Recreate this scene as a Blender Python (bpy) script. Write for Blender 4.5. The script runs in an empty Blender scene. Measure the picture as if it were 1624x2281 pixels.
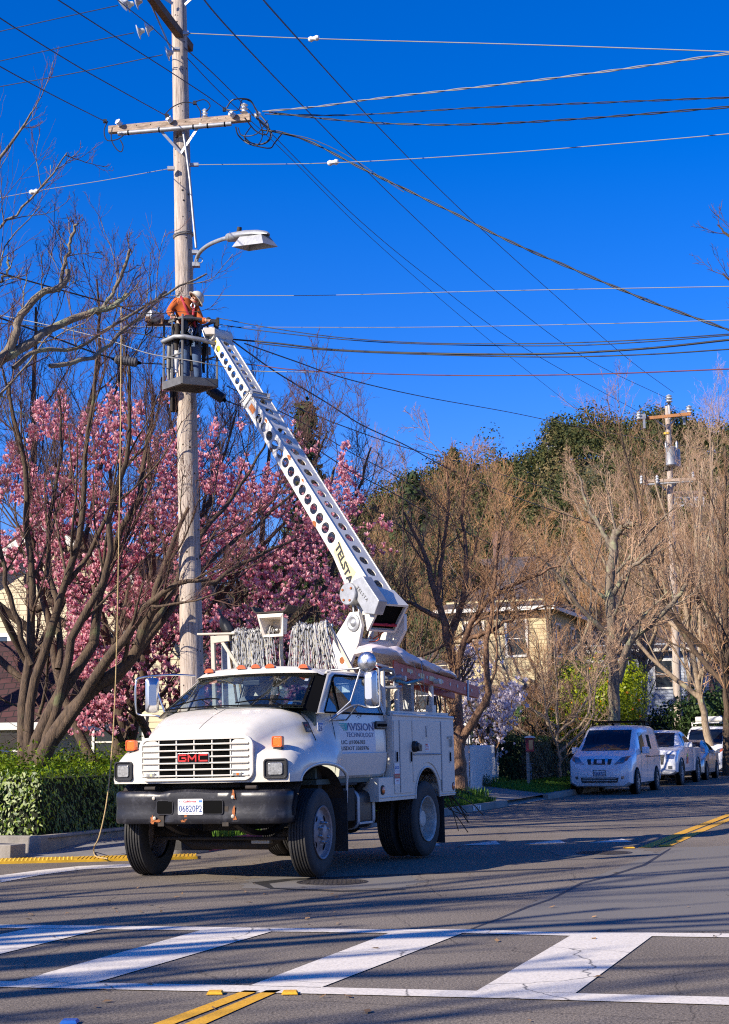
import bpy, bmesh, math, random
import numpy as np
from mathutils import Vector, Matrix
from mathutils.bvhtree import BVHTree

# ------------------------------------------------------------------ camera
R_ = math.radians
SC = bpy.context.scene
COL = SC.collection
CAM_H, FPX = 1.48, 1624 * 50 / 24.0
PITCH = math.atan((1665 - 1140.5) / FPX)
ROLL = R_(0.7)
FWD = np.array([0, math.cos(PITCH), math.sin(PITCH)])
UP0 = np.array([0, -math.sin(PITCH), math.cos(PITCH)])
RT0 = np.array([1.0, 0, 0])
RT = RT0 * math.cos(ROLL) - UP0 * math.sin(ROLL)
UPV = UP0 * math.cos(ROLL) + RT0 * math.sin(ROLL)
CP = np.array([0, 0, CAM_H])
cd = bpy.data.cameras.new('camera')
cam = bpy.data.objects.new('camera', cd)
COL.objects.link(cam)
cam.matrix_world = Matrix(((RT[0], UPV[0], -FWD[0], 0), (RT[1], UPV[1], -FWD[1], 0), (RT[2], UPV[2], -FWD[2], CAM_H), (0, 0, 0, 1)))
cd.sensor_fit = 'HORIZONTAL'
cd.sensor_width = 24
cd.lens = 50
cd.clip_end = 6000
SC.camera = cam

# ------------------------------------------------------------------ light
SUN_EL, SUN_AZ = R_(29), math.atan2(-0.83, -0.56)      # azimuth of the sun measured clockwise from +Y
w = bpy.data.worlds.new('World')
SC.world = w
w.use_nodes = True
nt = w.node_tree
bg = nt.nodes['Background']
sky = nt.nodes.new('ShaderNodeTexSky')
sky.sky_type = 'NISHITA'
sky.sun_disc = False
sky.sun_elevation = SUN_EL
sky.sun_rotation = SUN_AZ
sky.altitude = 0
sky.air_density = 1.0
sky.dust_density = 0.15
sky.ozone_density = 3.0
hs = nt.nodes.new('ShaderNodeHueSaturation')
hs.inputs['Saturation'].default_value = 1.47
hs.inputs['Value'].default_value = 1.25
nt.links.new(sky.outputs[0], hs.inputs['Color'])
mxs = nt.nodes.new('ShaderNodeMixRGB')
mxs.blend_type = 'MULTIPLY'
mxs.inputs[0].default_value = 1.0
mxs.inputs[2].default_value = (0.85, 0.84, 1.44, 1)
nt.links.new(hs.outputs[0], mxs.inputs[1])
nt.links.new(mxs.outputs[0], bg.inputs[0])
bg.inputs[1].default_value = 0.064
sd = bpy.data.lights.new('sun', 'SUN')
sd.energy = 5.0
sd.angle = R_(0.53)
sd.color = (1.0, 0.90, 0.76)
sun = bpy.data.objects.new('sun', sd)
COL.objects.link(sun)
SUNV = Vector((math.sin(SUN_AZ) * math.cos(SUN_EL), math.cos(SUN_AZ) * math.cos(SUN_EL), math.sin(SUN_EL)))
sun.rotation_euler = SUNV.to_track_quat('Z', 'Y').to_euler()
sun.location = (-30, -10, 40)
SC.view_settings.view_transform = 'Standard'
SC.view_settings.look = 'None'
SC.view_settings.exposure = 0.8
SC.view_settings.gamma = 1.0
SC.render.engine = 'CYCLES'
SC.cycles.max_bounces = 6
SC.cycles.use_denoising = False
SC.cycles.filter_width = 1.15
SC.cycles.sample_clamp_indirect = 4
SC.cycles.transparent_max_bounces = 12
SC.cycles.caustics_reflective = False
SC.cycles.caustics_refractive = False

# ------------------------------------------------------------------ placing helpers
def ray(x, y):
    d = FWD * FPX + RT * (x - 812) - UPV * (y - 1140.5)
    return d / np.linalg.norm(d)
def G(x, y, z=0.0):
    r = ray(x, y)
    t = (z - CAM_H) / r[2]
    return CP + r * t
def A(x, y, Y):
    r = ray(x, y)
    return CP + r * (Y / r[1])
AZ = R_(20.7)
NV = np.array([math.cos(AZ), -math.sin(AZ), 0])
SV = np.array([math.sin(AZ), math.cos(AZ), 0])
def NS(n, s, z=0.0):
    return NV * n + SV * s + np.array([0, 0, z])
def toNS(p):
    return float(p[0] * NV[0] + p[1] * NV[1]), float(p[0] * SV[0] + p[1] * SV[1])
def zr(s):
    return max(0.0, min(s, 110) - 38) * 0.0075
KN = -10.25                                             # kerb line of the street

# ------------------------------------------------------------------ object helpers
def thing(name, label, cat, loc=(0, 0, 0), group=None, M=None, kind=None):
    o = bpy.data.objects.new(name, None)
    COL.objects.link(o)
    o.empty_display_size = 0.2
    o.matrix_world = M if M is not None else Matrix.Translation(Vector(loc))
    o['mw'] = [v for r in o.matrix_world for v in r]
    o['label'] = label
    o['category'] = cat
    if group: o['group'] = group
    if kind: o['kind'] = kind
    return o
def tag(o, label=None, cat=None, group=None, kind=None):
    if label: o['label'] = label
    if cat: o['category'] = cat
    if group: o['group'] = group
    if kind: o['kind'] = kind
    return o
def root_mw(o):
    while o is not None:
        if 'mw' in o.keys():
            f = list(o['mw'])
            return Matrix((f[0:4], f[4:8], f[8:12], f[12:16]))
        o = o.parent
    return Matrix.Identity(4)

def frame_of(d):
    d = np.asarray(d, float); d = d / (np.linalg.norm(d) + 1e-12)
    a = np.array([0, 0, 1.0]) if abs(d[2]) < 0.9 else np.array([1.0, 0, 0])
    u = np.cross(a, d); u /= np.linalg.norm(u)
    return u, np.cross(d, u), d

class MB:
    def __init__(s):
        s.v = []; s.f = []; s.m = []; s.mi = 0
    def add(s, vs, fs):
        b = len(s.v)
        s.v.extend([tuple(map(float, p)) for p in vs])
        s.f.extend([tuple(b + i for i in f) for f in fs])
        s.m.extend([s.mi] * len(fs))
        return s
    def box(s, c, size, R=None):
        c = np.array(c, float); h = np.array(size, float) / 2
        R = np.eye(3) if R is None else np.array(R)
        vs = [c + R @ (h * np.array(k)) for k in ((-1,-1,-1),(1,-1,-1),(1,1,-1),(-1,1,-1),(-1,-1,1),(1,-1,1),(1,1,1),(-1,1,1))]
        return s.add(vs, [(0,3,2,1),(4,5,6,7),(0,1,5,4),(1,2,6,5),(2,3,7,6),(3,0,4,7)])
    def bar(s, p0, p1, wd, ht, up=(0, 0, 1)):
        p0 = np.array(p0, float); p1 = np.array(p1, float)
        d = p1 - p0; L = np.linalg.norm(d); d = d / L
        u = np.cross(up, d); nu = np.linalg.norm(u)
        u = u / nu if nu > 1e-6 else np.array([1.0, 0, 0])
        t = np.cross(d, u)
        return s.box((p0 + p1) / 2, (L, wd, ht), np.stack([d, u, t], 1))
    def tube(s, pts, r, k=8, cap=True, closed=False):
        pts = np.array(pts, float); n = len(pts)
        r = np.full(n, r) if np.isscalar(r) else np.array(r, float)
        tg = np.gradient(pts, axis=0)
        if closed:
            tg = np.roll(pts, -1, 0) - np.roll(pts, 1, 0)
        u, v, _ = frame_of(tg[0])
        vs = []
        for i in range(n):
            d = tg[i] / (np.linalg.norm(tg[i]) + 1e-12)
            u = u - d * (u @ d); nu = np.linalg.norm(u)
            if nu < 1e-6: u = frame_of(d)[0]
            else: u = u / nu
            v = np.cross(d, u)
            for j in range(k):
                a = 2 * math.pi * j / k
                vs.append(pts[i] + r[i] * (math.cos(a) * u + math.sin(a) * v))
        fs = []
        for i in range(n if closed else n - 1):
            i2 = (i + 1) % n
            for j in range(k):
                j2 = (j + 1) % k
                fs.append((i * k + j, i * k + j2, i2 * k + j2, i2 * k + j))
        if cap and not closed:
            fs.append(tuple(range(k - 1, -1, -1)))
            fs.append(tuple((n - 1) * k + j for j in range(k)))
        return s.add(vs, fs)
    def cyl(s, p0, p1, r0, r1=None, k=16, cap=True):
        return s.tube([p0, p1], [r0, r0 if r1 is None else r1], k, cap)
    def lathe(s, prof, o, ax, k=24, cap=True):
        """prof: (distance along ax, radius)"""
        u, v, d = frame_of(ax); o = np.array(o, float)
        vs = [o + d * a + r * (math.cos(2*math.pi*j/k) * u + math.sin(2*math.pi*j/k) * v) for a, r in prof for j in range(k)]
        n = len(prof)
        fs = [(i*k+j, i*k+(j+1) % k, (i+1)*k+(j+1) % k, (i+1)*k+j) for i in range(n-1) for j in range(k)]
        if cap:
            fs.append(tuple(range(k-1, -1, -1))); fs.append(tuple((n-1)*k+j for j in range(k)))
        return s.add(vs, fs)
    def prism(s, poly, fn, w0, w1, holes=None):
        """poly: 2-D outline; fn(u, v, w) -> 3-D; walls between w0 and w1"""
        n = len(poly)
        vs = [fn(u, v, w0) for u, v in poly] + [fn(u, v, w1) for u, v in poly]
        fs = [tuple(range(n - 1, -1, -1)), tuple(range(n, 2 * n))]
        fs += [(i, (i + 1) % n, n + (i + 1) % n, n + i) for i in range(n)]
        return s.add(vs, fs)
    def ring(s, outer, inner, fn, w0, w1):
        """frame between two outlines of equal count"""
        n = len(outer)
        vs = [fn(u, v, w) for w in (w0, w1) for pl in (outer, inner) for u, v in pl]
        fs = []
        for i in range(n):
            j = (i + 1) % n
            fs += [(i, j, n + j, n + i), (2*n+i, 3*n+i, 3*n+j, 2*n+j), (i, 2*n+i, 2*n+j, j), (n+i, n+j, 3*n+j, 3*n+i)]
        return s.add(vs, fs)
    def grid(s, P, closed_u=False):
        """P[i][j] -> 3-D points"""
        a, b = len(P), len(P[0])
        vs = [p for r in P for p in r]
        fs = [(i*b+j, i*b+(j+1) % b, (i+1)*b+(j+1) % b, (i+1)*b+j) for i in range(a-1) for j in range(b if closed_u else b-1)]
        return s.add(vs, fs)

def obj(name, mb, mat, parent=None, world=False, loc=None, bevel=0, smooth=0, segs=2, recalc=True, solid=0, subd=0):
    me = bpy.data.meshes.new(name)
    V = np.array(mb.v, float).reshape(-1, 3)
    if world and parent is not None:
        Mi = np.array(root_mw(parent).inverted())
        V = V @ Mi[:3, :3].T + Mi[:3, 3]
    if loc is not None:
        V = V - np.array(loc, float)
    me.from_pydata(V.tolist(), [], mb.f)
    mats = mat if isinstance(mat, (list, tuple)) else [mat]
    for m_ in mats: me.materials.append(m_)
    if len(mats) > 1:
        me.polygons.foreach_set('material_index', mb.m)
    if recalc:
        bm = bmesh.new(); bm.from_mesh(me)
        bmesh.ops.recalc_face_normals(bm, faces=bm.faces)
        bm.to_mesh(me); bm.free()
    if smooth:
        me.shade_smooth()
        me.set_sharp_from_angle(angle=R_(smooth))
    o = bpy.data.objects.new(name, me)
    COL.objects.link(o)
    if parent is not None: o.parent = parent
    if loc is not None: o.location = Vector([float(c) for c in loc])
    if solid:
        sm = o.modifiers.new('solid', 'SOLIDIFY'); sm.thickness = solid; sm.offset = -1
    if bevel:
        b = o.modifiers.new('bevel', 'BEVEL'); b.width = bevel; b.segments = segs
        b.limit_method = 'ANGLE'; b.angle_limit = R_(40)
        if not smooth:
            me.shade_smooth(); me.set_sharp_from_angle(angle=R_(35))
            b.harden_normals = True
    if subd:
        sb = o.modifiers.new('sub', 'SUBSURF'); sb.levels = subd; sb.render_levels = subd
    return o

def npobj(name, V, F, mat, parent=None, loc=None, smooth=False, attr=None):
    """numpy mesh of quads (m,4) or tris (m,3)"""
    me = bpy.data.meshes.new(name)
    V = np.ascontiguousarray(V, dtype=np.float32)
    if loc is not None: V = V - np.array(loc, np.float32)
    F = np.ascontiguousarray(F, dtype=np.int32)
    k = F.shape[1]; m = F.shape[0]
    me.vertices.add(len(V)); me.vertices.foreach_set('co', V.ravel())
    me.loops.add(m * k); me.loops.foreach_set('vertex_index', F.ravel())
    me.polygons.add(m)
    me.polygons.foreach_set('loop_start', np.arange(0, m * k, k, dtype=np.int32))
    if smooth: me.polygons.foreach_set('use_smooth', np.ones(m, bool))
    for m_ in (mat if isinstance(mat, (list, tuple)) else [mat]): me.materials.append(m_)
    me.update(calc_edges=True)
    if attr is not None:
        a = me.attributes.new('g', 'FLOAT', 'POINT'); a.data.foreach_set('value', np.asarray(attr, np.float32))
    o = bpy.data.objects.new(name, me)
    COL.objects.link(o)
    if parent is not None: o.parent = parent
    if loc is not None and parent is None: o.location = Vector([float(c) for c in loc])
    return o

def copy_tree(o, M, label=None):
    def rec(x, par):
        c = x.copy(); COL.objects.link(c)
        if par is not None:
            c.parent = par; c.matrix_parent_inverse = Matrix.Identity(4)
        for ch in [k for k in ALLKIDS.get(x.name, [])]:
            rec(ch, c)
        return c
    r = rec(o, None)
    r.matrix_world = M
    if label: r['label'] = label
    return r
ALLKIDS = {}
def note_kids(o):
    ks = [x for x in COL.objects if x.parent == o]
    ALLKIDS[o.name] = ks
    for k in ks: note_kids(k)

def text_mb(txt, h, spacing=1.0, shear=0.0, bold=0.0):
    """flat text, returns (verts2d, faces, width); height h is the capital height"""
    cu = bpy.data.curves.new('t', 'FONT')
    cu.body = txt; cu.size = h / 0.69; cu.space_character = spacing; cu.shear = shear
    cu.offset = bold * h; cu.resolution_u = 2
    o = bpy.data.objects.new('t', cu)
    me = o.to_mesh()
    V = np.array([v.co[:2] for v in me.vertices]); F = [tuple(p.vertices) for p in me.polygons]
    o.to_mesh_clear()
    bpy.data.objects.remove(o); bpy.data.curves.remove(cu)
    V[:, 0] -= V[:, 0].min()
    return V, F, float(V[:, 0].max())
def put_text(mb, txt, h, fn, width=None, **k):
    """fn(u, v) -> 3-D, u along the writing from 0"""
    V, F, wd = text_mb(txt, h, **k)
    sx = (width / wd) if width else 1.0
    mb.add([fn(a * sx, b) for a, b in V], F)
    return wd * sx
def rrect(cx, cy, wx, wy, r, n=4):
    out = []
    for sx, sy, a0 in ((1, 1, 0), (-1, 1, 90), (-1, -1, 180), (1, -1, 270)):
        for i in range(n + 1):
            a = R_(a0 + 90 * i / n)
            out.append((cx + sx * (wx / 2 - r) + r * math.cos(a), cy + sy * (wy / 2 - r) + r * math.sin(a)))
    return out
def sag(p0, p1, s, n=24, wob=0.0, rng=None):
    p0 = np.array(p0, float); p1 = np.array(p1, float)
    t = np.linspace(0, 1, n)
    P = p0[None] * (1 - t)[:, None] + p1[None] * t[:, None]
    P[:, 2] -= 4 * s * t * (1 - t)
    return P
def spline(pts, n=40):
    """Catmull-Rom through the points"""
    P = np.array(pts, float)
    P = np.vstack([2 * P[0] - P[1], P, 2 * P[-1] - P[-2]])
    out = []
    m = len(P) - 3
    for q in np.linspace(0, m - 1e-6, n):
        i = int(q); t = q - i
        a, b, c, d = P[i], P[i+1], P[i+2], P[i+3]
        out.append(0.5 * ((2*b) + (c-a)*t + (2*a-5*b+4*c-d)*t*t + (3*b-a-3*c+d)*t**3))
    return np.array(out)

# ------------------------------------------------------------------ materials
def mat(name, col, rough=0.6, metal=0.0, var=0.0, vscale=3.0, col2=None, thr=None, bump=0.0, bscale=40.0, coat=0.0,
        stretch=None, trans=0.0, spec=0.5, island=0.0, emit=None, vdetail=6.0, sss=0.0, dirt=0.0):
    """principled surface: base colour, a noise blend to col2 (or a darker tone), fine bump"""
    m = bpy.data.materials.new(name); m.use_nodes = True
    t = m.node_tree; N = t.nodes; L = t.links
    b = N['Principled BSDF']
    b.inputs['Roughness'].default_value = rough
    b.inputs['Metallic'].default_value = metal
    b.inputs['Specular IOR Level'].default_value = spec
    if coat: b.inputs['Coat Weight'].default_value = coat; b.inputs['Coat Roughness'].default_value = 0.06
    if trans: b.inputs['Transmission Weight'].default_value = trans
    c4 = (*col, 1)
    src = None
    tc = N.new('ShaderNodeTexCoord'); mp = N.new('ShaderNodeMapping')
    L.new(tc.outputs['Object'], mp.inputs[0])
    if stretch: mp.inputs['Scale'].default_value = stretch
    if var or col2 is not None:
        nz = N.new('ShaderNodeTexNoise'); nz.inputs['Scale'].default_value = vscale
        nz.inputs['Detail'].default_value = vdetail; nz.inputs['Roughness'].default_value = 0.65
        L.new(mp.outputs[0], nz.inputs[0])
        rp = N.new('ShaderNodeValToRGB')
        lo, hi = thr if thr else (0.35, 0.65)
        rp.color_ramp.elements[0].position = lo; rp.color_ramp.elements[1].position = hi
        c2 = col2 if col2 is not None else tuple(c * (1 - var) for c in col)
        rp.color_ramp.elements[0].color = c4; rp.color_ramp.elements[1].color = (*c2, 1)
        L.new(nz.outputs[0], rp.inputs[0]); src = rp.outputs[0]
    if island:
        ge = N.new('ShaderNodeNewGeometry'); h2 = N.new('ShaderNodeHueSaturation'); mr = N.new('ShaderNodeMapRange')
        mr.inputs[3].default_value = 1 - island; mr.inputs[4].default_value = 1 + island
        L.new(ge.outputs['Random Per Island'], mr.inputs[0]); L.new(mr.outputs[0], h2.inputs['Value'])
        if src is None: h2.inputs['Color'].default_value = c4
        else: L.new(src, h2.inputs['Color'])
        src = h2.outputs[0]
    if dirt:
        n3 = N.new('ShaderNodeTexNoise'); n3.inputs['Scale'].default_value = 9; n3.inputs['Detail'].default_value = 10
        n3.inputs['Roughness'].default_value = 0.75
        L.new(tc.outputs['Object'], n3.inputs[0])
        r3 = N.new('ShaderNodeValToRGB'); r3.color_ramp.elements[0].position = 0.52; r3.color_ramp.elements[1].position = 0.8
        r3.color_ramp.elements[0].color = (0, 0, 0, 1); r3.color_ramp.elements[1].color = (dirt, dirt, dirt, 1)
        L.new(n3.outputs[0], r3.inputs[0])
        mx = N.new('ShaderNodeMixRGB'); L.new(r3.outputs[0], mx.inputs[0])
        if src is None: mx.inputs[1].default_value = c4
        else: L.new(src, mx.inputs[1])
        mx.inputs[2].default_value = (0.16, 0.12, 0.08, 1); src = mx.outputs[0]
    if src is None: b.inputs['Base Color'].default_value = c4
    else: L.new(src, b.inputs['Base Color'])
    if bump:
        n2 = N.new('ShaderNodeTexNoise'); n2.inputs['Scale'].default_value = bscale; n2.inputs['Detail'].default_value = 5
        L.new(mp.outputs[0], n2.inputs[0])
        bp = N.new('ShaderNodeBump'); bp.inputs['Strength'].default_value = bump; bp.inputs['Distance'].default_value = 0.02
        L.new(n2.outputs[0], bp.inputs['Height']); L.new(bp.outputs[0], b.inputs['Normal'])
    if emit:
        b.inputs['Emission Color'].default_value = (*emit[0], 1); b.inputs['Emission Strength'].default_value = emit[1]
    return m

def glass_mat(name, tint=(0.6, 0.7, 0.75), rough=0.0, dark=0.6):
    """thin window glass: mirror reflection by Fresnel over a tinted see-through pane"""
    m = bpy.data.materials.new(name); m.use_nodes = True
    t = m.node_tree; N = t.nodes; L = t.links
    N.remove(N['Principled BSDF'])
    o = N['Material Output']
    tr = N.new('ShaderNodeBsdfTransparent'); tr.inputs[0].default_value = (*[c * dark for c in tint], 1)
    gl = N.new('ShaderNodeBsdfGlossy'); gl.inputs['Roughness'].default_value = rough; gl.inputs[0].default_value = (1, 1, 1, 1)
    lw = N.new('ShaderNodeLayerWeight'); lw.inputs[0].default_value = 0.5
    pw = N.new('ShaderNodeMath'); pw.operation = 'POWER'; pw.inputs[1].default_value = 4.0; L.new(lw.outputs['Facing'], pw.inputs[0])
    fr = N.new('ShaderNodeMath'); fr.operation = 'MULTIPLY_ADD'; fr.inputs[1].default_value = 0.9; fr.inputs[2].default_value = 0.07; L.new(pw.outputs[0], fr.inputs[0])
    mx = N.new('ShaderNodeMixShader')
    L.new(fr.outputs[0], mx.inputs[0]); L.new(tr.outputs[0], mx.inputs[1]); L.new(gl.outputs[0], mx.inputs[2])
    L.new(mx.outputs[0], o.inputs[0])
    return m

M = {}
M['white_paint'] = mat('white_paint', (0.67, 0.63, 0.55), 0.28, var=0.07, vscale=1.3, coat=0.3, dirt=0.28, bump=0.02, bscale=3)
M['body_white'] = mat('body_white', (0.70, 0.63, 0.53), 0.45, var=0.10, vscale=2.0, dirt=0.28)
M['boom_white'] = mat('boom_white', (0.68, 0.65, 0.58), 0.45, var=0.08, vscale=2.0, dirt=0.35)
M['cream_metal'] = mat('cream_metal', (0.50, 0.45, 0.36), 0.5, var=0.15, vscale=6, dirt=0.4)
M['black_plastic'] = mat('black_plastic', (0.009, 0.009, 0.01), 0.45, bump=0.1, bscale=90)
M['bumper'] = mat('bumper', (0.012, 0.012, 0.016), 0.38, col2=(0.06, 0.06, 0.07), vscale=9, thr=(0.55, 0.8), bump=0.12, bscale=12)
M['rubber'] = mat('rubber', (0.017, 0.016, 0.015), 0.75, var=-0.9, vscale=8, bump=0.2, bscale=60)
M['under'] = mat('under', (0.012, 0.010, 0.009), 0.8, col2=(0.045, 0.032, 0.022), vscale=7)
M['steel'] = mat('steel', (0.45, 0.45, 0.46), 0.4, 0.9, var=0.3, vscale=9)
M['rim_front'] = mat('rim_front', (0.36, 0.31, 0.30), 0.5, 0.2, var=0.35, vscale=11, dirt=0.4)
M['rim_rear'] = mat('rim_rear', (0.62, 0.58, 0.52), 0.5, 0.1, var=0.35, vscale=14, dirt=0.5)
M['chrome'] = mat('chrome', (0.62, 0.62, 0.62), 0.28, 1.0)
M['galv'] = mat('galv', (0.42, 0.43, 0.44), 0.5, 0.5, var=0.25, vscale=12)
M['amber'] = mat('amber', (0.75, 0.14, 0.01), 0.25, coat=0.5, bump=0.1, bscale=120)
M['amber_dark'] = mat('amber_dark', (0.55, 0.09, 0.012), 0.3, coat=0.5)
M['red_glossy'] = mat('red_glossy', (0.55, 0.02, 0.02), 0.35)
M['lamp_glass'] = mat('lamp_glass', (0.55, 0.56, 0.55), 0.15, 0.6, var=0.5, vscale=45)
M['glass'] = glass_mat('glass', (0.75, 0.85, 0.88), 0.0, 0.95)
M['glass_dark'] = glass_mat('glass_dark', (0.25, 0.33, 0.42), 0.0, 0.35)
M['interior'] = mat('interior', (0.07, 0.10, 0.09), 0.7)
M['seat_grey'] = mat('seat_grey', (0.25, 0.25, 0.26), 0.8, var=0.3, vscale=9)
M['black'] = mat('black', (0.003, 0.003, 0.003), 0.9, spec=0.1)
M['decal_black'] = mat('decal_black', (0.02, 0.02, 0.025), 0.5)
M['decal_navy'] = mat('decal_navy', (0.01, 0.05, 0.20), 0.5)
M['decal_teal'] = mat('decal_teal', (0.02, 0.40, 0.36), 0.5)
M['decal_blue'] = mat('decal_blue', (0.04, 0.16, 0.45), 0.5)
M['decal_red'] = mat('decal_red', (0.50, 0.03, 0.035), 0.5)
M['decal_white'] = mat('decal_white', (0.72, 0.71, 0.70), 0.5)
M['decal_cream'] = mat('decal_cream', (0.60, 0.52, 0.28), 0.5)
M['rust'] = mat('rust', (0.42, 0.13, 0.03), 0.8, var=0.5, vscale=40)
M['wire_black'] = mat('wire_black', (0.012, 0.012, 0.014), 0.5)
M['wire_grey'] = mat('wire_grey', (0.20, 0.20, 0.20), 0.6)
M['wire_red'] = mat('wire_red', (0.10, 0.015, 0.02), 0.5)
M['porcelain'] = mat('porcelain', (0.55, 0.57, 0.58), 0.25, var=0.2, vscale=10)
M['porcelain_w'] = mat('porcelain_w', (0.75, 0.75, 0.73), 0.25)
M['rope'] = mat('rope', (0.50, 0.36, 0.16), 0.9, var=0.5, vscale=60)
M['concrete'] = mat('concrete', (0.30, 0.27, 0.23), 0.9, var=0.35, vscale=2.5, bump=0.3, bscale=30, dirt=0.3)
M['sidewalk'] = mat('sidewalk', (0.22, 0.205, 0.19), 0.9, var=0.3, vscale=1.5, bump=0.2, bscale=40)
M['red_kerb'] = mat('red_kerb', (0.42, 0.05, 0.06), 0.8, var=0.5, vscale=8)
M['tactile'] = mat('tactile', (0.72, 0.42, 0.02), 0.6, var=0.35, vscale=7)
M['soil'] = mat('soil', (0.09, 0.065, 0.045), 0.95, var=0.4, vscale=3, bump=0.5, bscale=12)
M['orange_cloth'] = mat('orange_cloth', (0.52, 0.11, 0.015), 0.85, var=0.25, vscale=7)
M['denim'] = mat('denim', (0.06, 0.11, 0.22), 0.85, var=0.3, vscale=9)
M['skin'] = mat('skin', (0.45, 0.24, 0.16), 0.6)
M['glove'] = mat('glove', (0.03, 0.03, 0.03), 0.8)
M['helmet'] = mat('helmet', (0.60, 0.55, 0.44), 0.35)
M['harness'] = mat('harness', (0.35, 0.01, 0.03), 0.7)
M['tarp'] = mat('tarp', (0.72, 0.60, 0.56), 0.8, var=0.12, vscale=5)
M['ladder_red'] = mat('ladder_red', (0.50, 0.08, 0.05), 0.5, var=0.25, vscale=6, dirt=0.2)
M['cage_metal'] = mat('cage_metal', (0.16, 0.16, 0.16), 0.55, 0.4, var=0.3, vscale=10, dirt=0.4)
M['teal_blue'] = mat('teal_blue', (0.02, 0.22, 0.30), 0.5)

def bark(name, c1, c2, lich=None, scale=5.0, st=(6, 6, 1), lt=(0.55, 0.68)):
    m = mat(name, c1, 0.9, col2=c2, vscale=scale, bump=0.9, bscale=14, stretch=st)
    if lich:
        t = m.node_tree; N = t.nodes; L = t.links; b = N['Principled BSDF']
        src = b.inputs['Base Color'].links[0].from_socket
        tc = N.new('ShaderNodeTexCoord'); nz = N.new('ShaderNodeTexNoise'); nz.inputs['Scale'].default_value = 2.6
        nz.inputs['Detail'].default_value = 8; L.new(tc.outputs['Object'], nz.inputs[0])
        rp = N.new('ShaderNodeValToRGB'); rp.color_ramp.elements[0].position = lt[0]; rp.color_ramp.elements[1].position = lt[1]
        L.new(nz.outputs[0], rp.inputs[0])
        mx = N.new('ShaderNodeMixRGB'); L.new(rp.outputs[0], mx.inputs[0]); L.new(src, mx.inputs[1])
        mx.inputs[2].default_value = (*lich, 1); L.new(mx.outputs[0], b.inputs['Base Color'])
    return m
M['bark_brown'] = bark('bark_brown', (0.13, 0.085, 0.05), (0.04, 0.026, 0.018), (0.12, 0.125, 0.055), lt=(0.6, 0.75))
M['bark_grey'] = bark('bark_grey', (0.26, 0.21, 0.15), (0.12, 0.09, 0.065), (0.30, 0.31, 0.18))
M['bark_pale'] = bark('bark_pale', (0.40, 0.31, 0.21), (0.20, 0.14, 0.09), (0.34, 0.34, 0.2), lt=(0.6, 0.75))
M['bark_rough'] = bark('bark_rough', (0.34, 0.19, 0.11), (0.05, 0.03, 0.02), None, 9.0, (4, 4, 1.6))
M['twig_red'] = mat('twig_red', (0.12, 0.06, 0.045), 0.85, island=0.3)
M['twig_brown'] = mat('twig_brown', (0.34, 0.19, 0.095), 0.85, island=0.35)
M['twig_pale'] = mat('twig_pale', (0.48, 0.31, 0.19), 0.85, island=0.35)
M['twig_gold'] = mat('twig_gold', (0.52, 0.28, 0.12), 0.85, island=0.35)
M['twig_dark'] = mat('twig_dark', (0.085, 0.06, 0.05), 0.85, island=0.3)

def leafmat(name, c, c2, rough=0.4, trl=0.25, isl=0.45, attr=False):
    """leaf or petal: colour runs between two tones from face to face, some light passes through"""
    m = bpy.data.materials.new(name); m.use_nodes = True
    t = m.node_tree; N = t.nodes; L = t.links; b = N['Principled BSDF']
    b.inputs['Roughness'].default_value = rough; b.inputs['Specular IOR Level'].default_value = 0.25
    if attr:
        ge = N.new('ShaderNodeAttribute'); ge.attribute_name = 'g'; fac = ge.outputs['Fac']
    else:
        ge = N.new('ShaderNodeNewGeometry'); fac = ge.outputs['Random Per Island']
    mx = N.new('ShaderNodeMixRGB'); mx.inputs[1].default_value = (*c, 1); mx.inputs[2].default_value = (*c2, 1)
    L.new(fac, mx.inputs[0])
    L.new(mx.outputs[0], b.inputs['Base Color'])
    tl = N.new('ShaderNodeBsdfTranslucent'); L.new(mx.outputs[0], tl.inputs[0])
    ms = N.new('ShaderNodeMixShader'); ms.inputs[0].default_value = trl
    L.new(b.outputs[0], ms.inputs[1]); L.new(tl.outputs[0], ms.inputs[2])
    L.new(ms.outputs[0], N['Material Output'].inputs[0])
    return m
M['hedge_leaf'] = leafmat('hedge_leaf', (0.02, 0.07, 0.004), (0.20, 0.27, 0.008), 0.4, 0.25)
M['hedge_dark'] = leafmat('hedge_dark', (0.014, 0.035, 0.010), (0.05, 0.085, 0.02), 0.5, 0.15)
M['hedge_maroon'] = leafmat('hedge_maroon', (0.04, 0.018, 0.014), (0.08, 0.05, 0.025), 0.6, 0.15)
M['citrus_leaf'] = leafmat('citrus_leaf', (0.13, 0.20, 0.01), (0.42, 0.46, 0.02), 0.35, 0.35)
M['petal_pink'] = leafmat('petal_pink', (0.48, 0.05, 0.13), (0.88, 0.54, 0.56), 0.5, 0.35, attr=True)
M['petal_white'] = leafmat('petal_white', (0.60, 0.50, 0.58), (0.80, 0.76, 0.80), 0.5, 0.3, attr=True)
M['hill_leaf'] = leafmat('hill_leaf', (0.018, 0.032, 0.010), (0.085, 0.085, 0.022), 0.8, 0.1)
M['hill_leaf2'] = leafmat('hill_leaf2', (0.08, 0.075, 0.025), (0.22, 0.16, 0.07), 0.8, 0.1)
M['conifer_leaf'] = leafmat('conifer_leaf', (0.02, 0.04, 0.014), (0.06, 0.08, 0.025), 0.8, 0.1)
M['grass_blade'] = leafmat('grass_blade', (0.05, 0.13, 0.015), (0.16, 0.30, 0.03), 0.6, 0.3)
M['palm_leaf'] = leafmat('palm_leaf', (0.05, 0.09, 0.02), (0.15, 0.20, 0.05), 0.5, 0.2)
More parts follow.
